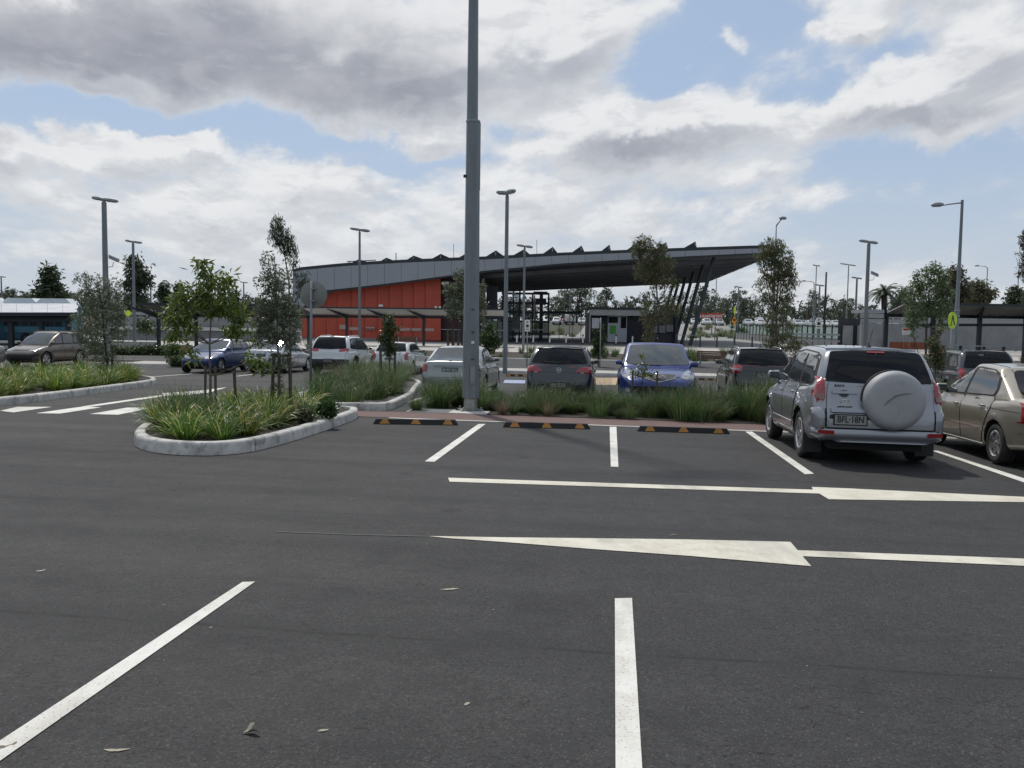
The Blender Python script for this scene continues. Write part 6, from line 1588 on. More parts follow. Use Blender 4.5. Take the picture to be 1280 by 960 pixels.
# ---------------------------------------------------------------- vegetation
def clump(n, L, w, lean, col, seed, droop=1., spread=.12, seg=4, name='leaf_tuft', stiff=.0):
    """a tuft of arching blades rooted together"""
    r = random.Random(seed); mb = MB()
    for i in range(n):
        a = r.uniform(0, 2*math.pi); l = L*r.uniform(.55, 1.08); th = lean*r.random()**.8; k = droop*r.uniform(.5, 1.3)
        rad = spread*math.sqrt(r.random()); p = Vector((rad*math.cos(a+r.uniform(-.5,.5)), rad*math.sin(a+r.uniform(-.5,.5)), -.01))
        out = Vector((math.cos(a), math.sin(a), 0)); side = Vector((-out.y, out.x, 0)); ww = w*r.uniform(.6, 1.2)
        b = len(mb.v); tw = r.uniform(-.5, .5)
        for s in range(seg+1):
            t = s/seg; ang = th+k*t*t*1.5
            wd = ww*(1-t**2.2)*.5+ww*.02
            sd_ = (side*math.cos(tw*t)+Vector((0,0,1))*math.sin(tw*t))*wd
            mb.v += [tuple(p-sd_), tuple(p+sd_)]
            p = p+(out*math.sin(ang)+Vector((0,0,1))*math.cos(ang))*(l/seg)
        for s in range(seg): q = b+2*s; mb.face((q, q+1, q+3, q+2))
    return mb.mesh(name, col, fix=False)
STRAP = leafmat('strappy_leaf', (.035,.095,.018), (.13,.20,.035), (.50,.44,.13), .42)
STRAPY = leafmat('yellowing_strappy_leaf', (.065,.145,.022), (.20,.27,.045), (.48,.42,.13), .42)
TUSS = leafmat('tussock_leaf', (.030,.070,.020), (.095,.15,.046), (.24,.20,.11), .5)
TUSSD = leafmat('dry_tussock_leaf', (.10,.085,.05), (.24,.19,.13), (.34,.26,.20), .6)
REDGR = leafmat('red_brown_grass', (.06,.035,.025), (.14,.085,.06), (.10,.12,.04), .6)
BUSHG = leafmat('bush_leaf', (.022,.045,.014), (.07,.10,.03), (.12,.13,.05), .45)
ST = [clump(150, .62, .021, .95, STRAP, s, 1.0, .12) for s in (1,2,3)]
SY = [clump(150, .58, .021, .95, STRAPY, s, 1.0, .12) for s in (4,5,6)]
TU = [clump(400, .84, .0098, .72, TUSS, s, .8, .16 if s < 9 else .34) for s in (7,8,9,17,18)]
TD = [clump(260, .55, .007, .85, TUSSD, s, .7, .10) for s in (10,11)]
TR = [clump(240, .70, .008, 1.0, REDGR, s, 1.1, .14) for s in (12,)]
TUB = leafmat('bright_tussock_leaf', (.03,.085,.016), (.07,.14,.03), None, .5)
TB = [clump(330, .70, .010, .6, TUB, 19, .8, .16)]
TL = [clump(90, .75, .022, .6, TUSS, s, .8, .2, 3) for s in (13,14)]
rv = random.Random(21)
def put(meshes, x, y, sc, name, label, cat, grp, h=.10):
    o = obj(name, rv.choice(meshes)); o.location = (x, y, gz(x, y)+h); o.rotation_euler = (rv.uniform(-.08,.08), rv.uniform(-.08,.08), rv.uniform(0, 6.28))
    o.scale = (sc*rv.uniform(.9,1.1), sc*rv.uniform(.9,1.1), sc*rv.uniform(.88,1.12)); return setp(o, label, cat, grp)
def fill(poly, n, mind, inset):
    pts = []; xs = [p[0] for p in poly]; ys = [p[1] for p in poly]; c = 0
    P_a = np.array(poly)
    while len(pts) < n and c < 20000:
        c += 1; p = (rv.uniform(min(xs), max(xs)), rv.uniform(min(ys), max(ys)))
        if inside(p, poly) and ((P_a-np.array(p))**2).sum(1).min() > inset**2 and all((p[0]-q[0])**2+(p[1]-q[1])**2 > mind**2 for q in pts): pts.append(p)
    return pts
def dens_poly(poly, k=4):
    out = []
    for i in range(len(poly)):
        a, b = poly[i], poly[(i+1) % len(poly)]
        out += [(a[0]+(b[0]-a[0])*j/k, a[1]+(b[1]-a[1])*j/k) for j in range(k)]
    return out
for (x, y) in fill(dens_poly(ISL1), 46, .40, .50):
    px = 640+x/y*F
    if px > 385: continue
    k = rv.random()
    put(SY if k < .40 else ST, x, y, rv.uniform(.85,1.12), 'strappy_clump', '%s strappy clump at the %s %s of the nearest island' % ('yellowing' if k < .40 else 'green', 'front' if y < 13.8 else ('back' if y > 15.2 else 'middle'), 'left' if px < 255 else ('right' if px > 325 else 'centre')), 'grass clump', 'strappy clumps in the nearest island')
for (px, py, s) in ((198,540,1.0),(214,548,1.1),(205,531,1.0)):
    x, y = G(px, py); put([ST[0]], x, y, s*.95, 'strappy_clump', 'strappy green clump at the rounded left tip of the nearest island', 'grass clump', 'clumps at the tip of the nearest island')
    put([TU[1]], x+.2, y+.3, .9, 'tussock', 'wispy fine tussock at the rounded left tip of the nearest island', 'grass clump', 'fine tussocks at the tip of the nearest island')
for (x, y) in fill(dens_poly(ISL2, 8), 105, .55, .55):
    k = rv.random()
    put(SY if k < .5 else ST, x, y, rv.uniform(1.0,1.35), 'strappy_clump', '%s strappy clump in the %s %s of the long left island' % ('yellowing' if k < .5 else 'green', 'front' if gz(x,y) > -.22 else 'back', 'left part' if 640+x/y*F < 60 else ('right end' if 640+x/y*F > 135 else 'middle part')), 'grass clump', 'strappy clumps in the left island')
# middle island: mixed planting
for (x, y) in fill(dens_poly(ISL3, 6), 34, .7, .6):
    px, py = 640+x/y*F, 0
    k = rv.random()
    if px < 400 and y < 21.5: continue
    put(TU if k < .8 else ST, x, y, rv.uniform(.8,1.15), 'tussock', 'olive tussock in the %s %s of the middle kerbed island' % ('front' if y < 22 else 'back', 'left' if px < 430 else ('right' if px > 485 else 'centre')), 'grass clump', 'tussocks in the middle island')
for (px, py, m, s, nm, lb) in ((425,478,TR,1.35,'red_brown_tussock','arching red brown tussock beside the round sign post'), (487,500,SY,.75,'strappy_clump','bright green strappy clump at the right front of the middle island'), (476,502,ST,.7,'strappy_clump','smaller green strappy clump at the front of the middle island, left of the bright one'),
        (405,498,ST,.6,'strappy_clump','low green strappy clump right of the round sign post'), (500,480,TU,1.2,'tussock','tall olive tussock below the small white hatchback'), (448,492,TU,1.3,'tussock','largest olive tussock in the front of the middle island')):
    x, y = G(px, py); put(m, x, y, s, nm, lb, 'grass clump', 'single clumps in the middle island')
# grass bed behind the maroon path: two to three ragged rows
def car_at(px):
    for lim, s_ in ((632,'before the silver sedan'), (752,'before the grey hatchback'), (882,'before the blue car'), (960,'before the black hatchback')):
        if px < lim: return s_
    return 'by the nose of the silver four wheel drive'
u = -4.2
while u < 10.5:
    for v, pr in ((18.75,.75),(19.3,.9),(19.9,.9),(20.5,.85)):
        if rv.random() > pr: continue
        uu = u+rv.uniform(-.22,.22); vv = v+rv.uniform(-.15,.15)
        x, y = UV(uu, vv); px = 640+x/y*F
        if abs(uu+3.11) < .42 and vv < 19.4: continue
        if -4.7 < uu < -3.3 and vv < 19.5: continue
        s0 = .80 if 600 < px < 850 else (1.05 if px < 600 else 1.12)      # lower in the middle, fuller towards both ends
        if v < 19 and rv.random() < .42:
            put(TD, x, y, rv.uniform(.6,1.05), 'dry_tussock', 'pale dry tussock along the grass bed, %s' % car_at(px), 'grass clump', 'dry tussocks along the grass bed', .02)
        else:
            put(TU, x, y, rv.uniform(.62,1.22)*s0*(1.0 if v > 19 else .75), 'tussock', 'dark green tussock, %s of bed, %s' % ('front row' if v < 19 else ('back row' if v > 20.2 else 'middle'), car_at(px)), 'grass clump', 'tussocks in the long grass bed', .02)
    for t in range(2):
        x, y = UV(u+rv.uniform(-.3,.3), rv.uniform(18.9,20.6)); px = 640+x/y*F
        if not (556 < px < 612 and y < 19.6): put(TU, x, y, rv.uniform(.42,.62), 'small_tussock', 'small dark green tussock between larger ones, %s' % car_at(px), 'grass clump', 'small tussocks in the long grass bed', .02)
    u += .43
for (px, py, s) in ((728,524,.72),(778,527,.62),(838,531,.55)):
    x, y = G(px, py-8); put(TB, x, y, s, 'bright_tussock', 'bright green rounded tussock at the front of the grass bed', 'grass clump', 'bright tussocks in the grass bed', .02)
# low planting beyond
for i in range(150):
    x, y = UV(rv.uniform(-27,40), rv.uniform(55.2,66)); 
    if rv.random() < .2: put(TD, x, y, rv.uniform(1.0,1.4), 'dry_tussock', 'low dry tussock in the bed beyond the service road', 'grass clump', 'low planting beyond the service road', .03)
    else: put(TL, x, y, rv.uniform(.8,1.3), 'low_plant', 'low dark green plant in the bed beyond the service road', 'grass clump', 'low planting beyond the service road', .03)

# ---- leafy crowns
def leaves(mb, c, rad, n, l, w, rnd, hang=.5, dense=1.0):
    """leaves gathered in sprays through an ellipsoid"""
    nsp = max(3, int(n/9))
    for i in range(nsp):
        while True:
            p = Vector((rnd.uniform(-1,1), rnd.uniform(-1,1), rnd.uniform(-1,1)))
            if .0 < p.length < 1.0 and (p.length > .45 or rnd.random() < .55): break
        p = Vector((p.x*rad[0], p.y*rad[1], p.z*rad[2]))*rnd.uniform(.85,1.12)+c
        od = Vector((rnd.gauss(0,1), rnd.gauss(0,1), rnd.gauss(.1,.8))).normalized(); sl = l*rnd.uniform(1.2,2.6)
        for j in range(9):
            q = p+od*sl*(j/9-.4)+Vector((rnd.gauss(0,.25), rnd.gauss(0,.25), rnd.gauss(0,.25)))*l
            d = Vector((rnd.gauss(0,1), rnd.gauss(0,1), rnd.gauss(0,1))).normalized()*(1-hang)+Vector((0,0,-1))*hang+od*.3
            if d.length < .1: d = Vector((0,0,-1))
            d.normalize(); s = d.cross(Vector((rnd.gauss(0,1), rnd.gauss(0,1), rnd.gauss(0,1)))).normalized()
            ll = l*rnd.uniform(.7,1.25); ww = w*rnd.uniform(.7,1.2)
            b = len(mb.v); mb.v += [tuple(q), tuple(q+d*ll*.45+s*ww*.5), tuple(q+d*ll), tuple(q+d*ll*.45-s*ww*.5)]; mb.face((b,b+1,b+2,b+3))
def tree(name, d, blobs, trunk, n, l, w, lm, bark, label, r0=.06, hang=.5, grp=None, cat='tree', seed=1, base=None, limbs=True):
    """crown blobs and trunk way-points are given where they stand at distance d"""
    rnd = random.Random(seed); k = d/F
    bx = AT(trunk[0][0], trunk[0][1], d); bx.z = gz(bx.x, d)+(.08 if d < 30 else 0)
    e = empty(name, bx, 0, label, cat, grp)
    tot = sum(b[2]*b[3]*(b[4] if len(b) > 4 else 1) for b in blobs); n = int(n*(1.35 if limbs else 1.2))
    mb = MB(); br = MB()
    tp = [Vector((0,0,-.05))]+[AT(x, y, d)-bx for x, y in trunk[1:]]
    rad = [r0*(1-.75*i/max(1,len(tp)-1)) for i in range(len(tp))]
    br.tube(tp, rad, 8)
    for b in blobs:
        dy = rnd.uniform(-.35,.35)*b[2]*k
        c = AT(b[0], b[1], d)-bx+Vector((0,dy,0))
        q = b[4] if len(b) > 4 else 1
        leaves(mb, c, (b[2]*k, b[2]*k*.9, b[3]*k), int(n*b[2]*b[3]*q/tot), l, w, rnd, hang)
        if limbs:
            below = [p for p in tp if p.z < c.z-.05] or [tp[0]]; s = min(tp[1:] or tp, key=lambda p: (p-c).length+max(0, p.z-c.z+b[3]*k*.4)*3)
            if s.z > c.z: s = below[-1]
            mid = s.lerp(c, .5)+Vector((rnd.uniform(-.1,.1),rnd.uniform(-.1,.1),-.08))*b[2]*k
            br.tube([s, mid, c, c+Vector((rnd.uniform(-.3,.3),rnd.uniform(-.3,.3),.5))*b[3]*k], [r0*.45, r0*.32, r0*.18, r0*.05], 6)
            for t in range(3):
                f = c+Vector((rnd.uniform(-.7,.7)*b[2]*k, rnd.uniform(-.7,.7)*b[2]*k, rnd.uniform(-.3,.7)*b[3]*k)); br.tube([c.lerp(mid,.4), f], [r0*.16, r0*.04], 5)
    br.build('trunk', bark, e, True); o = mb.build('crown', lm, e, fix=False)
    return e
def stakes(d, xs, ytop, label, grp='timber tree stakes', h0=.08, strap=True, r=.022, yb=None):
    ends = []
    for x in xs:
        p = AT(x, ytop, d); z0 = gz(p.x, d)+h0
        o = MB().box(-r,r,-r,r,-.05,p.z-z0).build('tree_stake', STAKE, None, loc=(p.x, d+rv.uniform(-.25,.25)*(1 if d < 30 else .5), z0)); o.rotation_euler = (rv.uniform(-.03,.03), rv.uniform(-.04,.04), rv.uniform(0,1))
        setp(o, label, 'stake', grp); ends.append(Vector((p.x, o.location.y, p.z)))
    if strap and len(ends) > 1:
        for a, b in zip(ends[:-1], ends[1:]):
            m = MB(); c = (a+b)/2; z = Vector((0,0,-.05*d/16)); m.obox(Vector(),(b-a), .006, .045*(d/16)); o = m.build('tree_tie', BLACKP, None, loc=a+z); setp(o, 'black webbing tie between tree stakes', 'tree tie', 'black ties on the tree stakes')
GUM = leafmat('gum_leaf', (.045,.075,.03), (.13,.165,.075), (.20,.21,.12), .4); GUMD = leafmat('dark_gum_leaf', (.028,.048,.024), (.068,.09,.045), None, .45)  # dark gum colours lightened so distance haze sits in the leaf colour
SILV = leafmat('grey_green_leaf', (.085,.115,.065), (.20,.235,.145), (.34,.36,.26), .45); BIGL = leafmat('broad_yellow_green_leaf', (.045,.085,.02), (.16,.20,.04), (.30,.28,.06), .38)
REDL2 = leafmat('red_tipped_leaf', (.045,.065,.028), (.11,.12,.05), (.20,.11,.06), .45); MYRT = leafmat('glossy_dark_leaf', (.02,.048,.014), (.06,.10,.025), (.12,.15,.04), .3)
RUST = leafmat('rusty_leaf', (.045,.055,.03), (.115,.115,.06), (.15,.09,.05), .5); FARL = leafmat('far_tree_leaf', (.042,.058,.036), (.085,.108,.062), (.11,.11,.07), .6, .25)  # far leaf colours lightened: distance haze is put into the colour
tree('young_tree', 15.6, [(253,334,6,12),(261,350,12,11),(284,352,9,12),(243,364,12,10),(225,374,9,11),(214,396,10,11),(231,400,12,13),(255,376,17,12),(280,378,14,13),(298,394,10,13),(290,412,10,9),(222,418,11,8),(318,450,11,11,.7),(333,458,8,7,.6),(240,438,9,8,.6),(306,414,5,9,.6),(268,392,10,6,.6)],
     [(263,540),(263,470),(262,430),(264,395),(260,360)], 1750, .15, .044, BIGL, BARK, 'broad leaved young tree with yellow green leaves, left tree of the nearest island', .028, .35, seed=3)
stakes(15.6, (251,273,293), 458, 'weathered timber stake around the broad leaved left tree of the nearest island')
tree('young_tree', 16.2, [(336,326,10,14,.5),(348,348,20,16,.7),(335,352,16,14,.6),(345,378,24,22),(328,398,18,18),(362,398,16,20),(345,415,26,16),(366,425,12,12,.7),(322,425,12,10,.6),(350,452,20,16,.5),(352,482,12,12,.4)],
     [(348,530),(349,470),(347,430),(346,380),(343,320)], 5600, .068, .023, SILV, BARK, 'small leaved grey green young tree, right tree of the nearest island', .026, .3, seed=4)
stakes(16.2, (337,350,363), 441, 'weathered timber stake around the grey green right tree of the nearest island')
tree('gum_tree', 24.5, [(346,279,9,11),(350,292,14,12),(358,303,13,13),(344,300,8,8,.7),(364,316,9,12,.9),(368,330,5,9,.6),(376,345,12,9,.5),(380,356,8,10,.5),(368,366,8,14,.4),(372,398,10,10,.3)],
     [(364,497),(363,440),(362,390),(361,350),(356,320),(350,285)], 2600, .10, .020, GUMD, BARKD, 'tall slender dark gum rising behind the grey green tree, its top bent right', .035, .7, seed=5)
tree('young_tree', 29, [(103,350,13,13,.5),(122,352,16,12,.5),(138,362,15,15,.8),(112,372,20,14),(132,388,22,18),(108,402,22,18),(126,418,26,18),(146,408,12,20),(118,440,22,14,.8),(135,452,16,14,.5),(148,385,10,12,.5)],
     [(134,482),(134,450),(130,420),(128,385),(122,350)], 5400, .115, .036, SILV, BARKD, 'wide bushy grey green tree in the long left island, partly over the tall lamp column', .05, .3, seed=6)
stakes(29, (139.5,), 432, 'dark timber stake under the bushy tree of the left island', 'stakes in the left island', strap=False, r=.035)
tree('far_conifer', 110, [(62,340,6,9),(62,352,11,8),(59,363,16,8),(66,371,20,7),(45,372,8,6)], [(62,402),(62,375),(62,340)], 1500, .75, .30, GUMD, BARKD, 'dark cone shaped tree on the left skyline', .2, .3, seed=7)
tree('gum_tree', 100, [(167,326,8,10),(172,340,14,10),(163,352,11,8),(178,352,10,10),(170,366,9,9,.7),(178,375,10,9,.6)], [(170,403),(170,375),(169,345),(167,325)], 1700, .55, .18, GUMD, BARKD, 'dark open gum directly behind the second lamp column from the left', .15, .5, seed=8)
for i, (x, y, d) in enumerate(((205,363,140),(223,365,140),(24,388,150),(293,374,150))):
    tree('gum_tree', d, [(x,y-6,5,6),(x-1,y,6,7),(x+1,y+8,6,7)], [(x,400),(x,y+4),(x,y-6)], 420, .7, .25, GUMD, BARKD, ('small dark tree on the skyline left of the broad leaved tree', 'second small dark tree on the skyline, just right of its twin', 'low dark tree above the bus shelter roof', 'small dark tree on the skyline behind the broad leaved tree')[i], .12, .4, seed=9+i)
tree('young_tree', 52, [(575,344,8,10,.7),(566,360,13,12),(580,368,12,14),(570,384,14,14),(601,362,7,12,.7),(598,382,10,14),(590,398,10,10,.7),(604,396,6,10,.5)], [(566,436),(566,400),(572,370),(575,345)], 3000, .19, .07, SILV, BARKD, 'young grey green tree behind the big lighting pole, in front of the station entry', .07, .4, seed=14)
stakes(52, (560.5,566.5,572.5), 412, 'dark tree stake in front of the station entry', 'stakes by the station entry', 0, True, .05)
tree('gum_tree', 54, [(806,303,14,11),(797,312,9,10),(812,320,17,13),(826,312,8,12),(808,338,16,13),(830,330,14,12),(822,350,16,12),(838,352,12,10,.6),(812,372,12,10,.6),(835,372,10,10,.6),(810,395,12,14,.7),(832,392,14,14,.7),(812,418,9,14,.8),(845,385,6,8,.5)],
     [(815,440),(816,410),(822,380),(820,350),(812,315)], 6200, .19, .05, REDL2, BARK, 'tall gum with russet top in front of the canopy, above the blue car', .09, .6, seed=15)
tree('gum_tree', 38, [(966,308,17,12),(957,322,13,13),(975,322,17,13),(968,338,20,12),(986,336,10,12),(978,354,16,12),(958,352,12,9,.7),(990,350,9,10,.6),(948,360,4,4,.5),(966,372,14,9,.7),(982,372,10,10,.7),(972,392,15,12,.7),(985,408,15,12,.7),(962,408,10,12,.6),(978,428,20,12,.8),(1000,436,14,12,.8),(992,452,14,10,.6),(960,428,8,8,.5)],
     [(971,470),(971,430),(970,390),(973,350),(968,312)], 8200, .14, .036, REDL2, BARK, 'tall gum with russet top behind the black hatchback, at the right tip of the canopy', .075, .6, seed=16)
tree('young_tree', 46, [(1165,336,12,8),(1152,350,14,12),(1176,348,14,12),(1140,368,14,14),(1164,366,18,14),(1184,366,10,12),(1150,388,18,12),(1174,386,16,13),(1140,402,12,10),(1182,402,8,10,.6),(1142,418,5,10,.4)],
     [(1158,440),(1158,410),(1160,380),(1164,345)], 5200, .16, .06, GUM, BARKD, 'leafy rounded tree left of the tall single arm street lamp', .07, .35, seed=17)
tree('gum_tree', 85, [(1192,344,10,10,.8),(1184,356,12,12,.8),(1200,362,10,12,.8),(1196,376,10,8)], [(1192,410),(1192,370),(1191,345)], 1500, .5, .16, RUST, BARKD, 'thin rusty leaved tree partly hidden by the leafy tree and the street lamp', .12, .4, seed=18)
tree('gum_tree', 100, [(1222,358,12,8,.8),(1237,366,8,6,.7),(1212,368,10,8),(1228,374,12,6)], [(1222,410),(1222,380),(1221,360)], 1500, .5, .18, RUST, BARKD, 'spreading rusty leaved tree right of the street lamp, above the shelter roof', .12, .4, seed=19)
tree('gum_tree', 90, [(1271,366,8,7),(1268,376,13,8)], [(1271,410),(1271,380),(1271,366)], 900, .45, .18, GUMD, BARKD, 'small dark tree above the right end of the shelter roof', .12, .4, seed=20)
tree('gum_tree', 32, [(1283,300,9,12),(1287,325,13,16),(1279,342,8,7,.7),(1290,290,9,10),(1288,372,12,16,.5)], [(1296,470),(1295,400),(1290,340),(1285,300)], 2600, .12, .035, RUST, BARKD, 'reddish foliage entering the frame at the right edge', .07, .5, seed=21)
tree('staked_sapling', 24.5, [(485,402,8,8),(489,412,10,9),(483,424,11,10),(490,434,9,8),(485,442,6,5)], [(487,482),(487,455),(487,430),(486,402)], 1500, .085, .034, MYRT, BARKD, 'small dense dark sapling between two stakes in the middle island', .018, .1, seed=22)
stakes(24.5, (478.5,494.5), 437, 'short stake beside the dense dark sapling', 'stakes of the middle island sapling', .08, False, .026)
tree('staked_sapling', 60, [(614,412,8,8),(608,424,11,10),(618,428,9,9),(606,436,9,6)], [(611,448),(611,430),(612,412)], 1300, .20, .09, MYRT, BARKD, 'small bushy tree right of the big lighting pole', .05, .1, seed=23)
tree('columnar_shrub', 49, [(748,412,6,8),(749,425,8,10),(747,438,7,9)], [(748,452),(748,435),(748,412)], 1300, .16, .07, MYRT, BARKD, 'narrow dark shrub beside the small grey sign in front of the kiosk', .04, .1, seed=24)
tree('staked_sapling', 25, [(1173,414,6,8,.8),(1167,428,10,9),(1172,440,10,9),(1163,448,12,9),(1174,455,9,9)], [(1169,490),(1169,455),(1170,412)], 1500, .085, .035, REDL2, BARKD, 'small bushy tree with reddish tips between the silver car and the slate wagon', .022, .1, seed=25)
tree('staked_sapling', 19.9, [(804,448,4,6,.8),(802,458,6,6),(808,468,9,5),(796,467,8,5)], [(803,505),(803,480),(804,445)], 210, .085, .034, BIGL, BARKD, 'tiny leafy sapling in front of the left headlamp of the blue car', .010, .05, seed=26)
stakes(19.9, (791.5,819), 463, 'thin dark stake in front of the blue car', 'stakes of the tiny sapling', .02, False, .017)
for (x, y, r_, d, lm, lb) in ((435,497,17,20.8,REDL2,'low spreading bush with reddish leaves at the front of the middle island'), (470,490,13,21.5,MYRT,'low dark glossy bush in the middle of the middle island'), (380,520,9,14.6,GUM,'small open bush at the right end of the nearest island'), (408,512,11,15.2,MYRT,'low dark bush at the right tip of the nearest island'), (217,440,13,46,MYRT,'rounded dark bush hiding a low brick planter, left of the blue hatchback'), (183,410,17,75,MYRT,'olive bush in front of the grey ramp wall'), (220,452,9,43,TUSS,'small dark bush at the kerb left of the blue hatchback')):
    tree('low_bush', d, [(x-r_*.4,y,r_*.6,r_*.6),(x+r_*.4,y+1,r_*.6,r_*.6),(x,y-r_*.3,r_*.6,r_*.5)], [(x,y+r_*.6),(x,y+r_*.3),(x,y)], 800, .05+d*.0025, .025+d*.001, lm, BARKD, lb, .02, .1, cat='bush', seed=int(x), limbs=False)
# hedge at the left
for i, x in enumerate(np.arange(100, 236, 9.5)):
    d = 55; tree('hedge_bush', d, [(x,438,7,6),(x+3,440,6,6)], [(x,447),(x,443),(x,438)], 330, .17, .08, MYRT if i % 3 else BUSHG, BARKD, 'rounded bush in the clipped dark hedge at the left', .03, .1, 'bushes of the dark hedge at the left', 'bush', 60+i, limbs=False)
# palm
def palm():
    d = 112; b = AT(1105, 404, d); b.z = ZG
    e = empty('palm_tree', b, 0, 'tall palm with arching fronds on the right skyline', 'palm tree'); k = d/F; top = AT(1105, 368, d)-b
    MB().tube([(0,0,0), top*.5+Vector((.1,0,0)), top], [.42,.34,.36], 10).build('trunk', BARKD, e, True)
    r = random.Random(3)
    fr = MB()
    for i in range(30):
        a = i*2.4; elv = r.uniform(-.1,1.3); L_ = r.uniform(1.5,2.2)*.95; p = top.copy(); dr = Vector((math.cos(a)*math.cos(elv), math.sin(a)*math.cos(elv), math.sin(elv)))
        m = MB(); pts = []
        for s in range(9):
            pts.append(p.copy()); p = p+dr*L_/6; dr = (dr+Vector((0,0,-.26))).normalized()
        m.tube(pts, [.03*(1-s/10) for s in range(9)], 4)
        for s in range(1, 9):
            for sg in (-1,1):
                for t in (0,.5):
                    q = pts[s-1].lerp(pts[s], t); dd = (pts[s]-pts[s-1]).normalized(); sd_ = dd.cross(Vector((0,0,1))).normalized()*sg
                    tip = q+(sd_*.62+dd*.35+Vector((0,0,-.35)))*.75*(1-.05*s); w_ = dd*.09
                    m.tri(q-w_, q+w_, tip)
        m.build('frond', FARL, e, fix=False)
palm()
tree('far_palm', 118, [(1128,366,7,7,.5),(1122,376,6,8,.6)], [(1126,404),(1126,380),(1126,366)], 500, .9, .12, FARL, BARKD, 'lower shaggy palm right of the tall palm', .2, .6, seed=31)
# ---- skyline trees: a few crowns reused, each tree an object of its own
def fartree(seed, kind):
    rnd = random.Random(seed); mb = MB(); br = MB(); H = 9.
    br.tube([(0,0,-.3),(.1,0,H*.45),(0,.1,H*.8)], [.22,.15,.05], 6)
    nb = rnd.randint(6, 9)
    for i in range(nb):
        z = H*rnd.uniform(.38,.95) if kind else H*(.15+.75*i/nb); sp = (1-abs(z/H-.62))*3.0
        if kind == 2: sp = 2.0*(1.05-z/H)+.3
        c = Vector((rnd.uniform(-1,1)*sp*.8, rnd.uniform(-1,1)*sp*.8, z)); r_ = rnd.uniform(1.0,1.9)*(1 if kind != 2 else .8)
        leaves(mb, c, (r_, r_, r_*.72), 95, .55, .24, rnd, .3)
        br.tube([(.05,0,H*.3), tuple(c)], [.08,.03], 4)
    return mb.mesh('crown', FARL, fix=False), br.mesh('trunk', BARKD, True)
FT = [fartree(s, s % 3) for s in range(50, 58)]
def put_far(x, d, h, label, grp, sink=0):
    c, t = rv.choice(FT); X = XO(x, d); e = empty('skyline_tree', (X, d, gz(X, d)-.1-sink), rv.uniform(0,6.28), label, 'tree', grp); s = h/9.; e.scale = (s*rv.uniform(.85,1.25), s*rv.uniform(.85,1.25), s)
    obj('crown', c, e); obj('trunk', t, e)
for i in range(150):
    x = -60+i*9.4+rv.uniform(-5,5); d = rv.uniform(210,300)
    h = rv.uniform(4.6,7.8)
    if 870 < x < 1070: h *= rv.uniform(1.1,1.55)
    if 690 < x < 735: h *= 1.5
    if 375 < x < 620: continue
    side = 'left' if x < 375 else ('middle' if x < 850 else 'right')
    put_far(x, d, h, 'dark tree in the belt of trees along the %s skyline' % side, 'trees along the %s skyline' % side)
for (x, d, h, lb) in ((724,215,8.5,'largest rounded tree behind the low canopy'), (757,200,8.5,'pointed tree just above the left end of the kiosk roof'), (778,205,6.6,'pale low tree above the middle of the kiosk roof'), (886,205,6.5,'tall thin tree between the raked columns and the red sign'), (870,170,8.8,'leaning tree seen between the raked columns'), (908,190,7.6,'tree right above the red station sign'), (1010,200,8.,'broad open tree left of the far lamp posts'), (1050,205,7.5,'dark tree below the wide far lamp'), (1088,150,7.2,'round tree right of the camera pole'), (930,210,9.,'bare topped open tree right of the red sign')):
    put_far(x, d, h, lb, None)
# low bushes behind the far bollards
for i in range(46):
    x = rv.uniform(862,936) if i < 34 else rv.uniform(640,735); d = rv.uniform(150,182)
    o = obj('low_bush', TL[0]); X = XO(x, d); o.location = (X, d, gz(X,d)); s = rv.uniform(1.6,2.5); o.scale = (s*1.3,s*1.3,s*.8); o.rotation_euler = (0,0,rv.uniform(0,6))
    setp(o, 'low green shrub in the bed beyond the forecourt', 'bush', 'shrubs in the bed beyond the forecourt')
# a dark mass of scrub filling the foot of the skyline
mb = MB(); rr_ = random.Random(77)
for i in range(900):
    d = rr_.uniform(300,380); x = XO(rr_.uniform(-120,1400), d); leaves(mb, Vector((x, d, gz(x, d)+1.2+rr_.uniform(0,1)**2*6.5)), (3.4,3.4,2.4), 27, 1.7, .8, rr_, .2)
o = mb.build('far_scrub', FARL, fix=False); setp(o, 'dark belt of scrub at the foot of the skyline', 'scrub', kind='stuff')
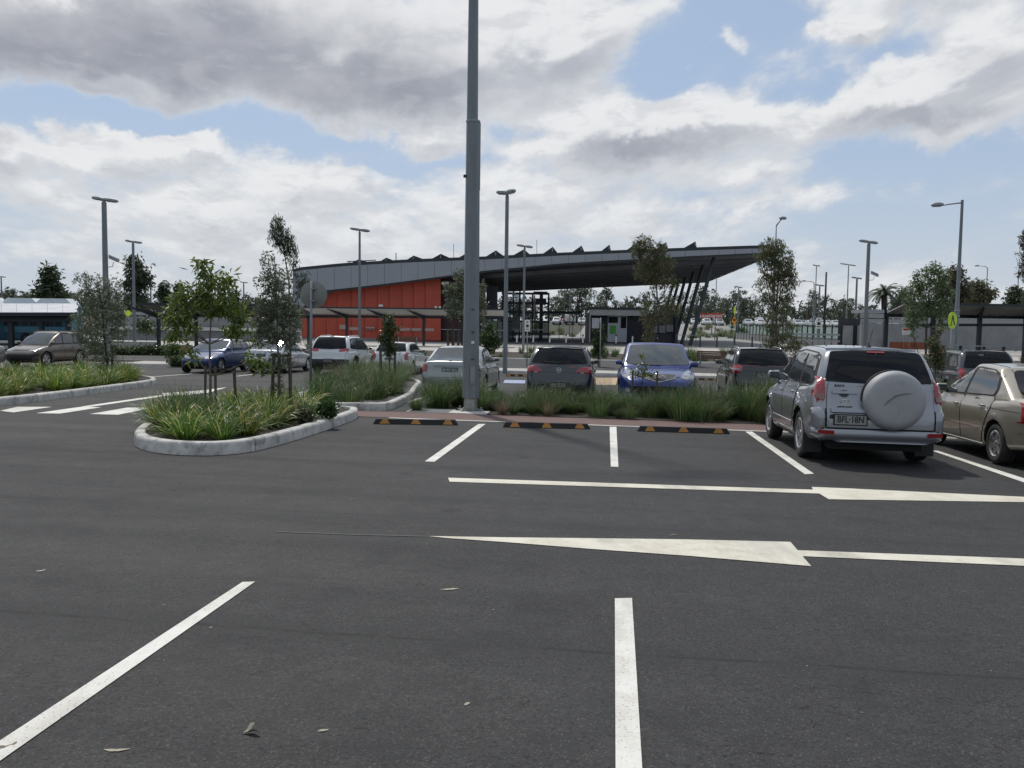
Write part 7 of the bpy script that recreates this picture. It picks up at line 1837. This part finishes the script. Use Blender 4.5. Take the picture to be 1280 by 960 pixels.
# ---------------------------------------------------------------- lamp posts and signs
def head(parent, at, ang, L=.75, tilt=.1, w=.30, m=None):
    m = m or GALV2
    v, f = rbox(10, 8, 6, (L/2, w/2, .075), .07, lambda a, b, c: ((a+.8)*L/2, b*w/2*(1-.25*abs(a)), c*(.125 if c > 0 else .06)*(1-.35*a*a)+.03))
    me = bpy.data.meshes.new('lamp_head'); me.from_pydata(v, [], f); me.materials.append(m); me.polygons.foreach_set('use_smooth', [True]*len(me.polygons))
    o = obj('lamp_head', me, parent, at); o.rotation_euler = (0, -tilt, ang)
    MB().box(.15*L,.75*L,-w*.33,w*.33,-.045,-.03).build('lamp_lens', CLEARL, o)
    return o
def column(px, d, ytop, w, label, heads=((0.25,-.10),(math.pi-.2,.16)), L=.75, sides=8, grp='double headed lamp columns', m=None, cam_=None, top=.75):
    b = AT(px, 404, d); b.z = gz(b.x, d)
    H = AT(px, ytop, d).z-b.z
    e = empty('lamp_column', b, 0, label, 'lamp post', grp)
    MB().tube([(0,0,0),(0,0,H*.5),(0,0,H)], [w/2,w/2*(1+top)/2,w/2*top], sides, ph=.39).build('pole', m or GALV, e, smooth=30)
    MB().tube([(0,0,H-.02),(0,0,H+.12)], [w*.3,w*.25], 8).build('spigot', GALV2, e, True)
    for (a, t) in heads: head(e, (0.02*math.cos(a),0.02*math.sin(a),H+.1), a, L, t)
    if cam_:
        z = cam_*H; c = MB(); c.tube([(w*.3,0,z-.25),(w*.3+.3,-.05,z-.22),(w*.3+.36,-.05,z)], .02, 6); c.build('camera_bracket', GALV2, e, True)
        c = MB(); c.hull([(w*.3+.14,-.13,z+.20),(w*.3+.14,.03,z+.20),(w*.3+.14,.03,z+.40),(w*.3+.14,-.13,z+.40)], [(w*.3+.62,-.17,z-.0),(w*.3+.62,.07,z-.0),(w*.3+.62,.07,z+.20),(w*.3+.62,-.17,z+.20)]); c.build('security_camera', GALV2, e)
    return e
column(133, 46, 253, .33, 'tall double headed lamp column at the left with a security camera on its side', cam_=.63)
column(168, 71, 304.5, .27, 'double headed lamp column second from the left, in front of a dark gum')
column(449.5, 60, 290, .20, 'slim double headed lamp column in front of the orange red wall')
column(632, 41, 245, .235, 'tall double headed lamp column just right of the big lighting pole', heads=((-.9,.1),(math.pi-.5,.1)), L=.6)
column(654.5, 72, 310, .24, 'shorter double headed lamp column right of the tall one, before the lift tower')
column(1082, 62, 305, .31, 'double headed lamp column at the right with a security camera', cam_=.72)
for (x, yt, d, w, lb, kw) in ((3,347,140,.28,'tiny double headed lamp column at the left edge of the skyline',{}), (189,347,130,.26,'tiny lamp column with a long side arm, left skyline',{}), (305,354,150,.28,'tiny double headed lamp column behind the broad leaved tree',{}), (1023,358,120,.26,'small lamp column carrying the parking sign beyond the glass fence',{}), (1069,349,110,.30,'small lamp column left of the tall camera column at the right',{}), (1018,333,150,.2,'tall thin far lamp mast left of the plain pole',{}), (1058,332,150,.22,'tall far lamp mast with wide crosswise heads',dict(L=1.6)), (705,356,150,.16,'thin far mast under the canopy, left one',dict(heads=())), (712,356,150,.22,'thicker far mast under the canopy, right one',dict(heads=())), (894,349,135,.15,'thin far mast right of the raked columns',dict(heads=())), (922,360,150,.26,'small double headed lamp column above the red sign',{})):
    column(x, d, yt, w, lb, grp='far lamp posts', **kw)
b = AT(1030.5, 404, 110); b.z = ZG; e = empty('plain_pole', b, 0, 'plain dark power pole without lamps on the right skyline', 'pole'); MB().tube([(0,0,0),(0,0,AT(1030.5,340,110).z-ZG)], [.16,.11], 8).build('shaft', BARKD, e, True)
# single arm street lamp at the right
b = AT(1195.5, 404, 40); b.z = gz(b.x, 40); H = AT(1202, 250, 40).z-b.z
e = empty('street_lamp', b, 0, 'tall street lamp with one long arm reaching left, beside the yellow crossing sign', 'street lamp')
MB().tube([(0,0,0),(0,0,H*.45),(0,0,H*.455),(0,0,H)], [.105,.095,.085,.06], 12).build('pole', GALV, e, smooth=40)
MB().tube([(0,0,H-.12),(-.6,0,H-.20),(-1.0,0,H-.27)], [.032,.03,.028], 8).build('arm', GALV2, e, True)
head(e, (-.9,0,H-.27), math.pi, .55, -.05, .26)
for z in (3.1, 3.35): MB().lathe([(.115,z),(.125,z+.02),(.125,z+.06),(.115,z+.08)], 12).build('clamp', GALV2, e)
# goose neck lamp behind the tall gum
b = AT(966, 404, 58); b.z = gz(b.x, 58)
e = empty('street_lamp', b, 0, 'street lamp with a short bent neck rising above the tall gum at the canopy tip', 'street lamp')
H = AT(966, 283, 58).z-b.z; MB().tube([(0,0,0),(0,0,H)], [.12,.055], 10).build('pole', GALV2, e, True)
MB().tube([(0,0,H-.02),(.05,0,H+.1),(.32,-.05,H+.48)], [.05,.045,.04], 8).build('neck', GALV, e, True); head(e, (.24,-.05,H+.50), .3, .50, .0, .30)
# far curved street lights
for (x, y, dr, lb) in ((1231,333,-1,'thin far street light with a curved arm, above the rusty tree'), (1270,322,1,'thin far street light at the right edge, half behind foliage'), (1016,352,-1,'thin far street light arm at the left of the tall thin mast')):
    d = 130; b = AT(x, 404, d); b.z = gz(b.x, d); H = AT(x, y, d).z-b.z
    e = empty('street_lamp', b, 0, lb, 'street lamp', 'far street lights')
    MB().tube([(0,0,0),(0,0,H-.6),(.05*dr,0,H-.2),(.35*dr,0,H),(1.4*dr,0,H+.05)], [.10,.07,.06,.05,.04], 6).build('pole', GALV2, e, True); head(e, (1.3*dr,0,H+.03), 0 if dr > 0 else math.pi, .7, 0)
# the big pole nearest the camera
bx_, by_ = G(588,515); b = Vector((bx_, by_, gz(bx_, by_)+.035))
e = empty('lighting_pole', b, -.116, 'big galvanised lighting pole standing on a concrete footing by the maroon path', 'lighting pole')
def Hz(y): return AT(590, y, by_).z-b.z
z1, z2 = Hz(151), 14.0; e.rotation_euler = (0, .0, .25)
MB().box(-.25,.25,-.25,.25,0,.03).build('base_plate', GALV, e)
for sx in (-1,1):
    for sy in (-1,1): m = MB(); m.lathe([(.0,.09),(.022,.09),(.022,.03)], 6, 'z', (sx*.20,sy*.20,0)); m.build('anchor_bolt', GALV2, e)
MB().tube([(0,0,.03),(0,0,.30)], [.155,.150], 8, ph=.39).build('stub', mat('zinc_stub', (.30,.29,.265), .55, .3, var=.2, vs=9.), e, smooth=25)
MB().tube([(0,0,.29),(0,0,z1*.5),(0,0,z1)], [.192,.170,.152], 8, ph=.39).build('lower_shaft', GALV, e, smooth=25)
MB().tube([(-.02,0,z1-.02),(-.02,0,z1*1.5),(-.02,0,z2)], [.126,.105,.07], 8, ph=.39).build('upper_shaft', GALV, e, smooth=25)
MB().lathe([(.155,z1-.05),(.162,z1-.03),(.162,z1),(.12,z1+.02)], 8, 'z').build('collar', GALV2, e)
MB().box(.13,.165,-.03,.03,z1-1.5,z1-.04).build('hinge_plate', GALV2, e)
for z in (1.15, 1.75, 2.25): m = MB(); m.box(-.03,.03,-.195,-.17,z,z+.02); m.build('cable_hatch_slot', BLACKP, e)
MB().box(-.05,.05,-.205,-.183,.62,1.0).build('access_hatch', GALV2, e); MB().box(-.035,.035,-.192,-.176,1.50,1.56).build('pole_label', WHITEP, e)
m = MB(); zc = Hz(221); m.box(-.21,-.15,-.06,.0,zc-.03,zc+.03); m.build('small_sensor', BLACKP, e)
for a in (0, math.pi): head(e, (0,0,z2), a, .9, .1)
# round sign seen from behind
b = Vector((*G(388,506),0)); b.z = gz(b.x, b.y)+.08; d = b.y; k = d/F
e = empty('round_sign', b, 0, 'round sign seen from its grey back on a thin post in the middle island', 'sign')
H = AT(391, 351.5, d).z-b.z; MB().tube([(0,0,-.05),(.035,0,H)], .030, 10).build('post', GALV, e, True)
m = MB(); cc = AT(391.5, 368.5, d)-b; cc.y = .05
m.lathe([(0,-.003),(.315,-.003),(.32,0),(.315,.003),(0,.003)], 40, 'y', tuple(cc)); o = m.build('disc', SIGNBACK, e, 40)
for z in (-.14,.14): MB().box(cc.x-.05,cc.x+.05,-.04,.045,cc.z+z-.012,cc.z+z+.012).build('clamp', GALV2, e)
# parking signs
def platesign(px, py, d, w, h, label, post_to, txt=True, post_px=None):
    c = AT(px, py, d); g = gz(c.x, d); b = Vector((c.x, d, g))
    e = empty('parking_sign', b, 0, label, 'sign'); pz = c.z-g
    dx = 0 if post_px is None else AT(post_px, py, d).x-c.x
    MB().tube([(dx,.04,0),(dx,.04,pz+h/2+.03)], .028, 8).build('post', GALV2, e, True)
    MB().box(-w/2,w/2,-.004,.004,pz-h/2,pz+h/2).build('sign_plate', WHITEP if txt else SHEET, e)
    if txt:
        t = obj('sign_lettering', textmesh('P', h*.36, BLACKS), e); t.location = (0,-.006,pz+h*.26); t.rotation_euler = (R(90),0,0)
        m = MB(); m.box(-w*.26,w*.26,-.008,-.0045,pz-h*.16,pz+h*.10); m.build('pictogram', BLACKS, e)
        m = MB(); m.box(-w*.3,w*.3,-.008,-.0045,pz-h*.36,pz-h*.28); m.build('lettering_bar', BLACKS, e)
platesign(659.3, 407, 48, .29, .62, 'small white parking sign on a thin post above the grey hatchback', 0)
platesign(1023.6, 404, 88, .62, 1.1, 'white parking sign with a dark pictogram above the roof of the silver car', 0)
platesign(744.5, 404, 48, .40, .56, 'small grey sign seen from behind left of the columnar shrub', 0, False, 751)
# crossing signs
def lime(px, py, d, r, yaw, label, figure=True):
    c = AT(px, py, d); g = gz(c.x, d); e = empty('crossing_sign', (c.x, d, g), 0, label, 'sign'); pz = c.z-g
    MB().tube([(.0,.05,0),(.0,.05,pz+.1)], .03, 8).build('post', GALV2, e, True)
    m = MB(); m.lathe([(0,-.006),(r,-.006),(r,.006),(0,.006)], 32, 'y'); o = m.build('disc', LIME, e, loc=(0,0,pz)); o.rotation_euler = (0,0,yaw)
    if figure:
        s = r/.4; m = MB()
        m.hull([(-.03*s,-.010,.24*s),(.05*s,-.010,.24*s),(-.08*s,-.010,-.20*s),(-.15*s,-.010,-.20*s)], [(-.03*s,-.007,.24*s),(.05*s,-.007,.24*s),(-.08*s,-.007,-.20*s),(-.15*s,-.007,-.20*s)])
        m.build('left_leg_print', BLACKS, o); m = MB()
        m.hull([(-.05*s,-.010,.24*s),(.05*s,-.010,.24*s),(.20*s,-.010,-.16*s),(.12*s,-.010,-.20*s)], [(-.05*s,-.007,.24*s),(.05*s,-.007,.24*s),(.20*s,-.007,-.16*s),(.12*s,-.007,-.20*s)])
        m.build('right_leg_print', BLACKS, o)
        m = MB(); m.box(-.22*s,-.08*s,-.010,-.007,-.25*s,-.20*s); m.build('shoe_print', BLACKS, o); m = MB(); m.box(.12*s,.25*s,-.010,-.007,-.22*s,-.17*s); m.build('shoe_print', BLACKS, o)
lime(1190.6, 400.5, 39, .38, R(35), 'yellow green round crossing sign with walking legs, turned almost edge on beside the street lamp')
lime(918.5, 388, 88, .42, R(60), 'yellow green crossing sign seen nearly edge on above the far orange sign', False)
lime(160, 391.5, 84, .28, 0, 'tiny yellow green sign left of the second lamp column', False)
c = AT(917.8, 401, 87); e = empty('warning_sign', (c.x, 87, gz(c.x, 87)), 0, 'small orange diamond warning sign below the far crossing sign', 'sign'); pz = c.z-e.location.z
MB().hull([(-.26,-.01,pz),(0,-.01,pz+.5),(.26,-.01,pz),(0,-.01,pz-.5)], [(-.26,.01,pz),(0,.01,pz+.5),(.26,.01,pz),(0,.01,pz-.5)]).build('diamond', mat('orange_sign_face', (.60,.24,.02), .5), e)
MB().box(-.12,.12,-.02,-.012,pz-.02,pz+.2).build('symbol', BLACKS, e); MB().tube([(0,.03,0),(0,.03,pz)], .03, 8).build('post', GALV2, e, True)
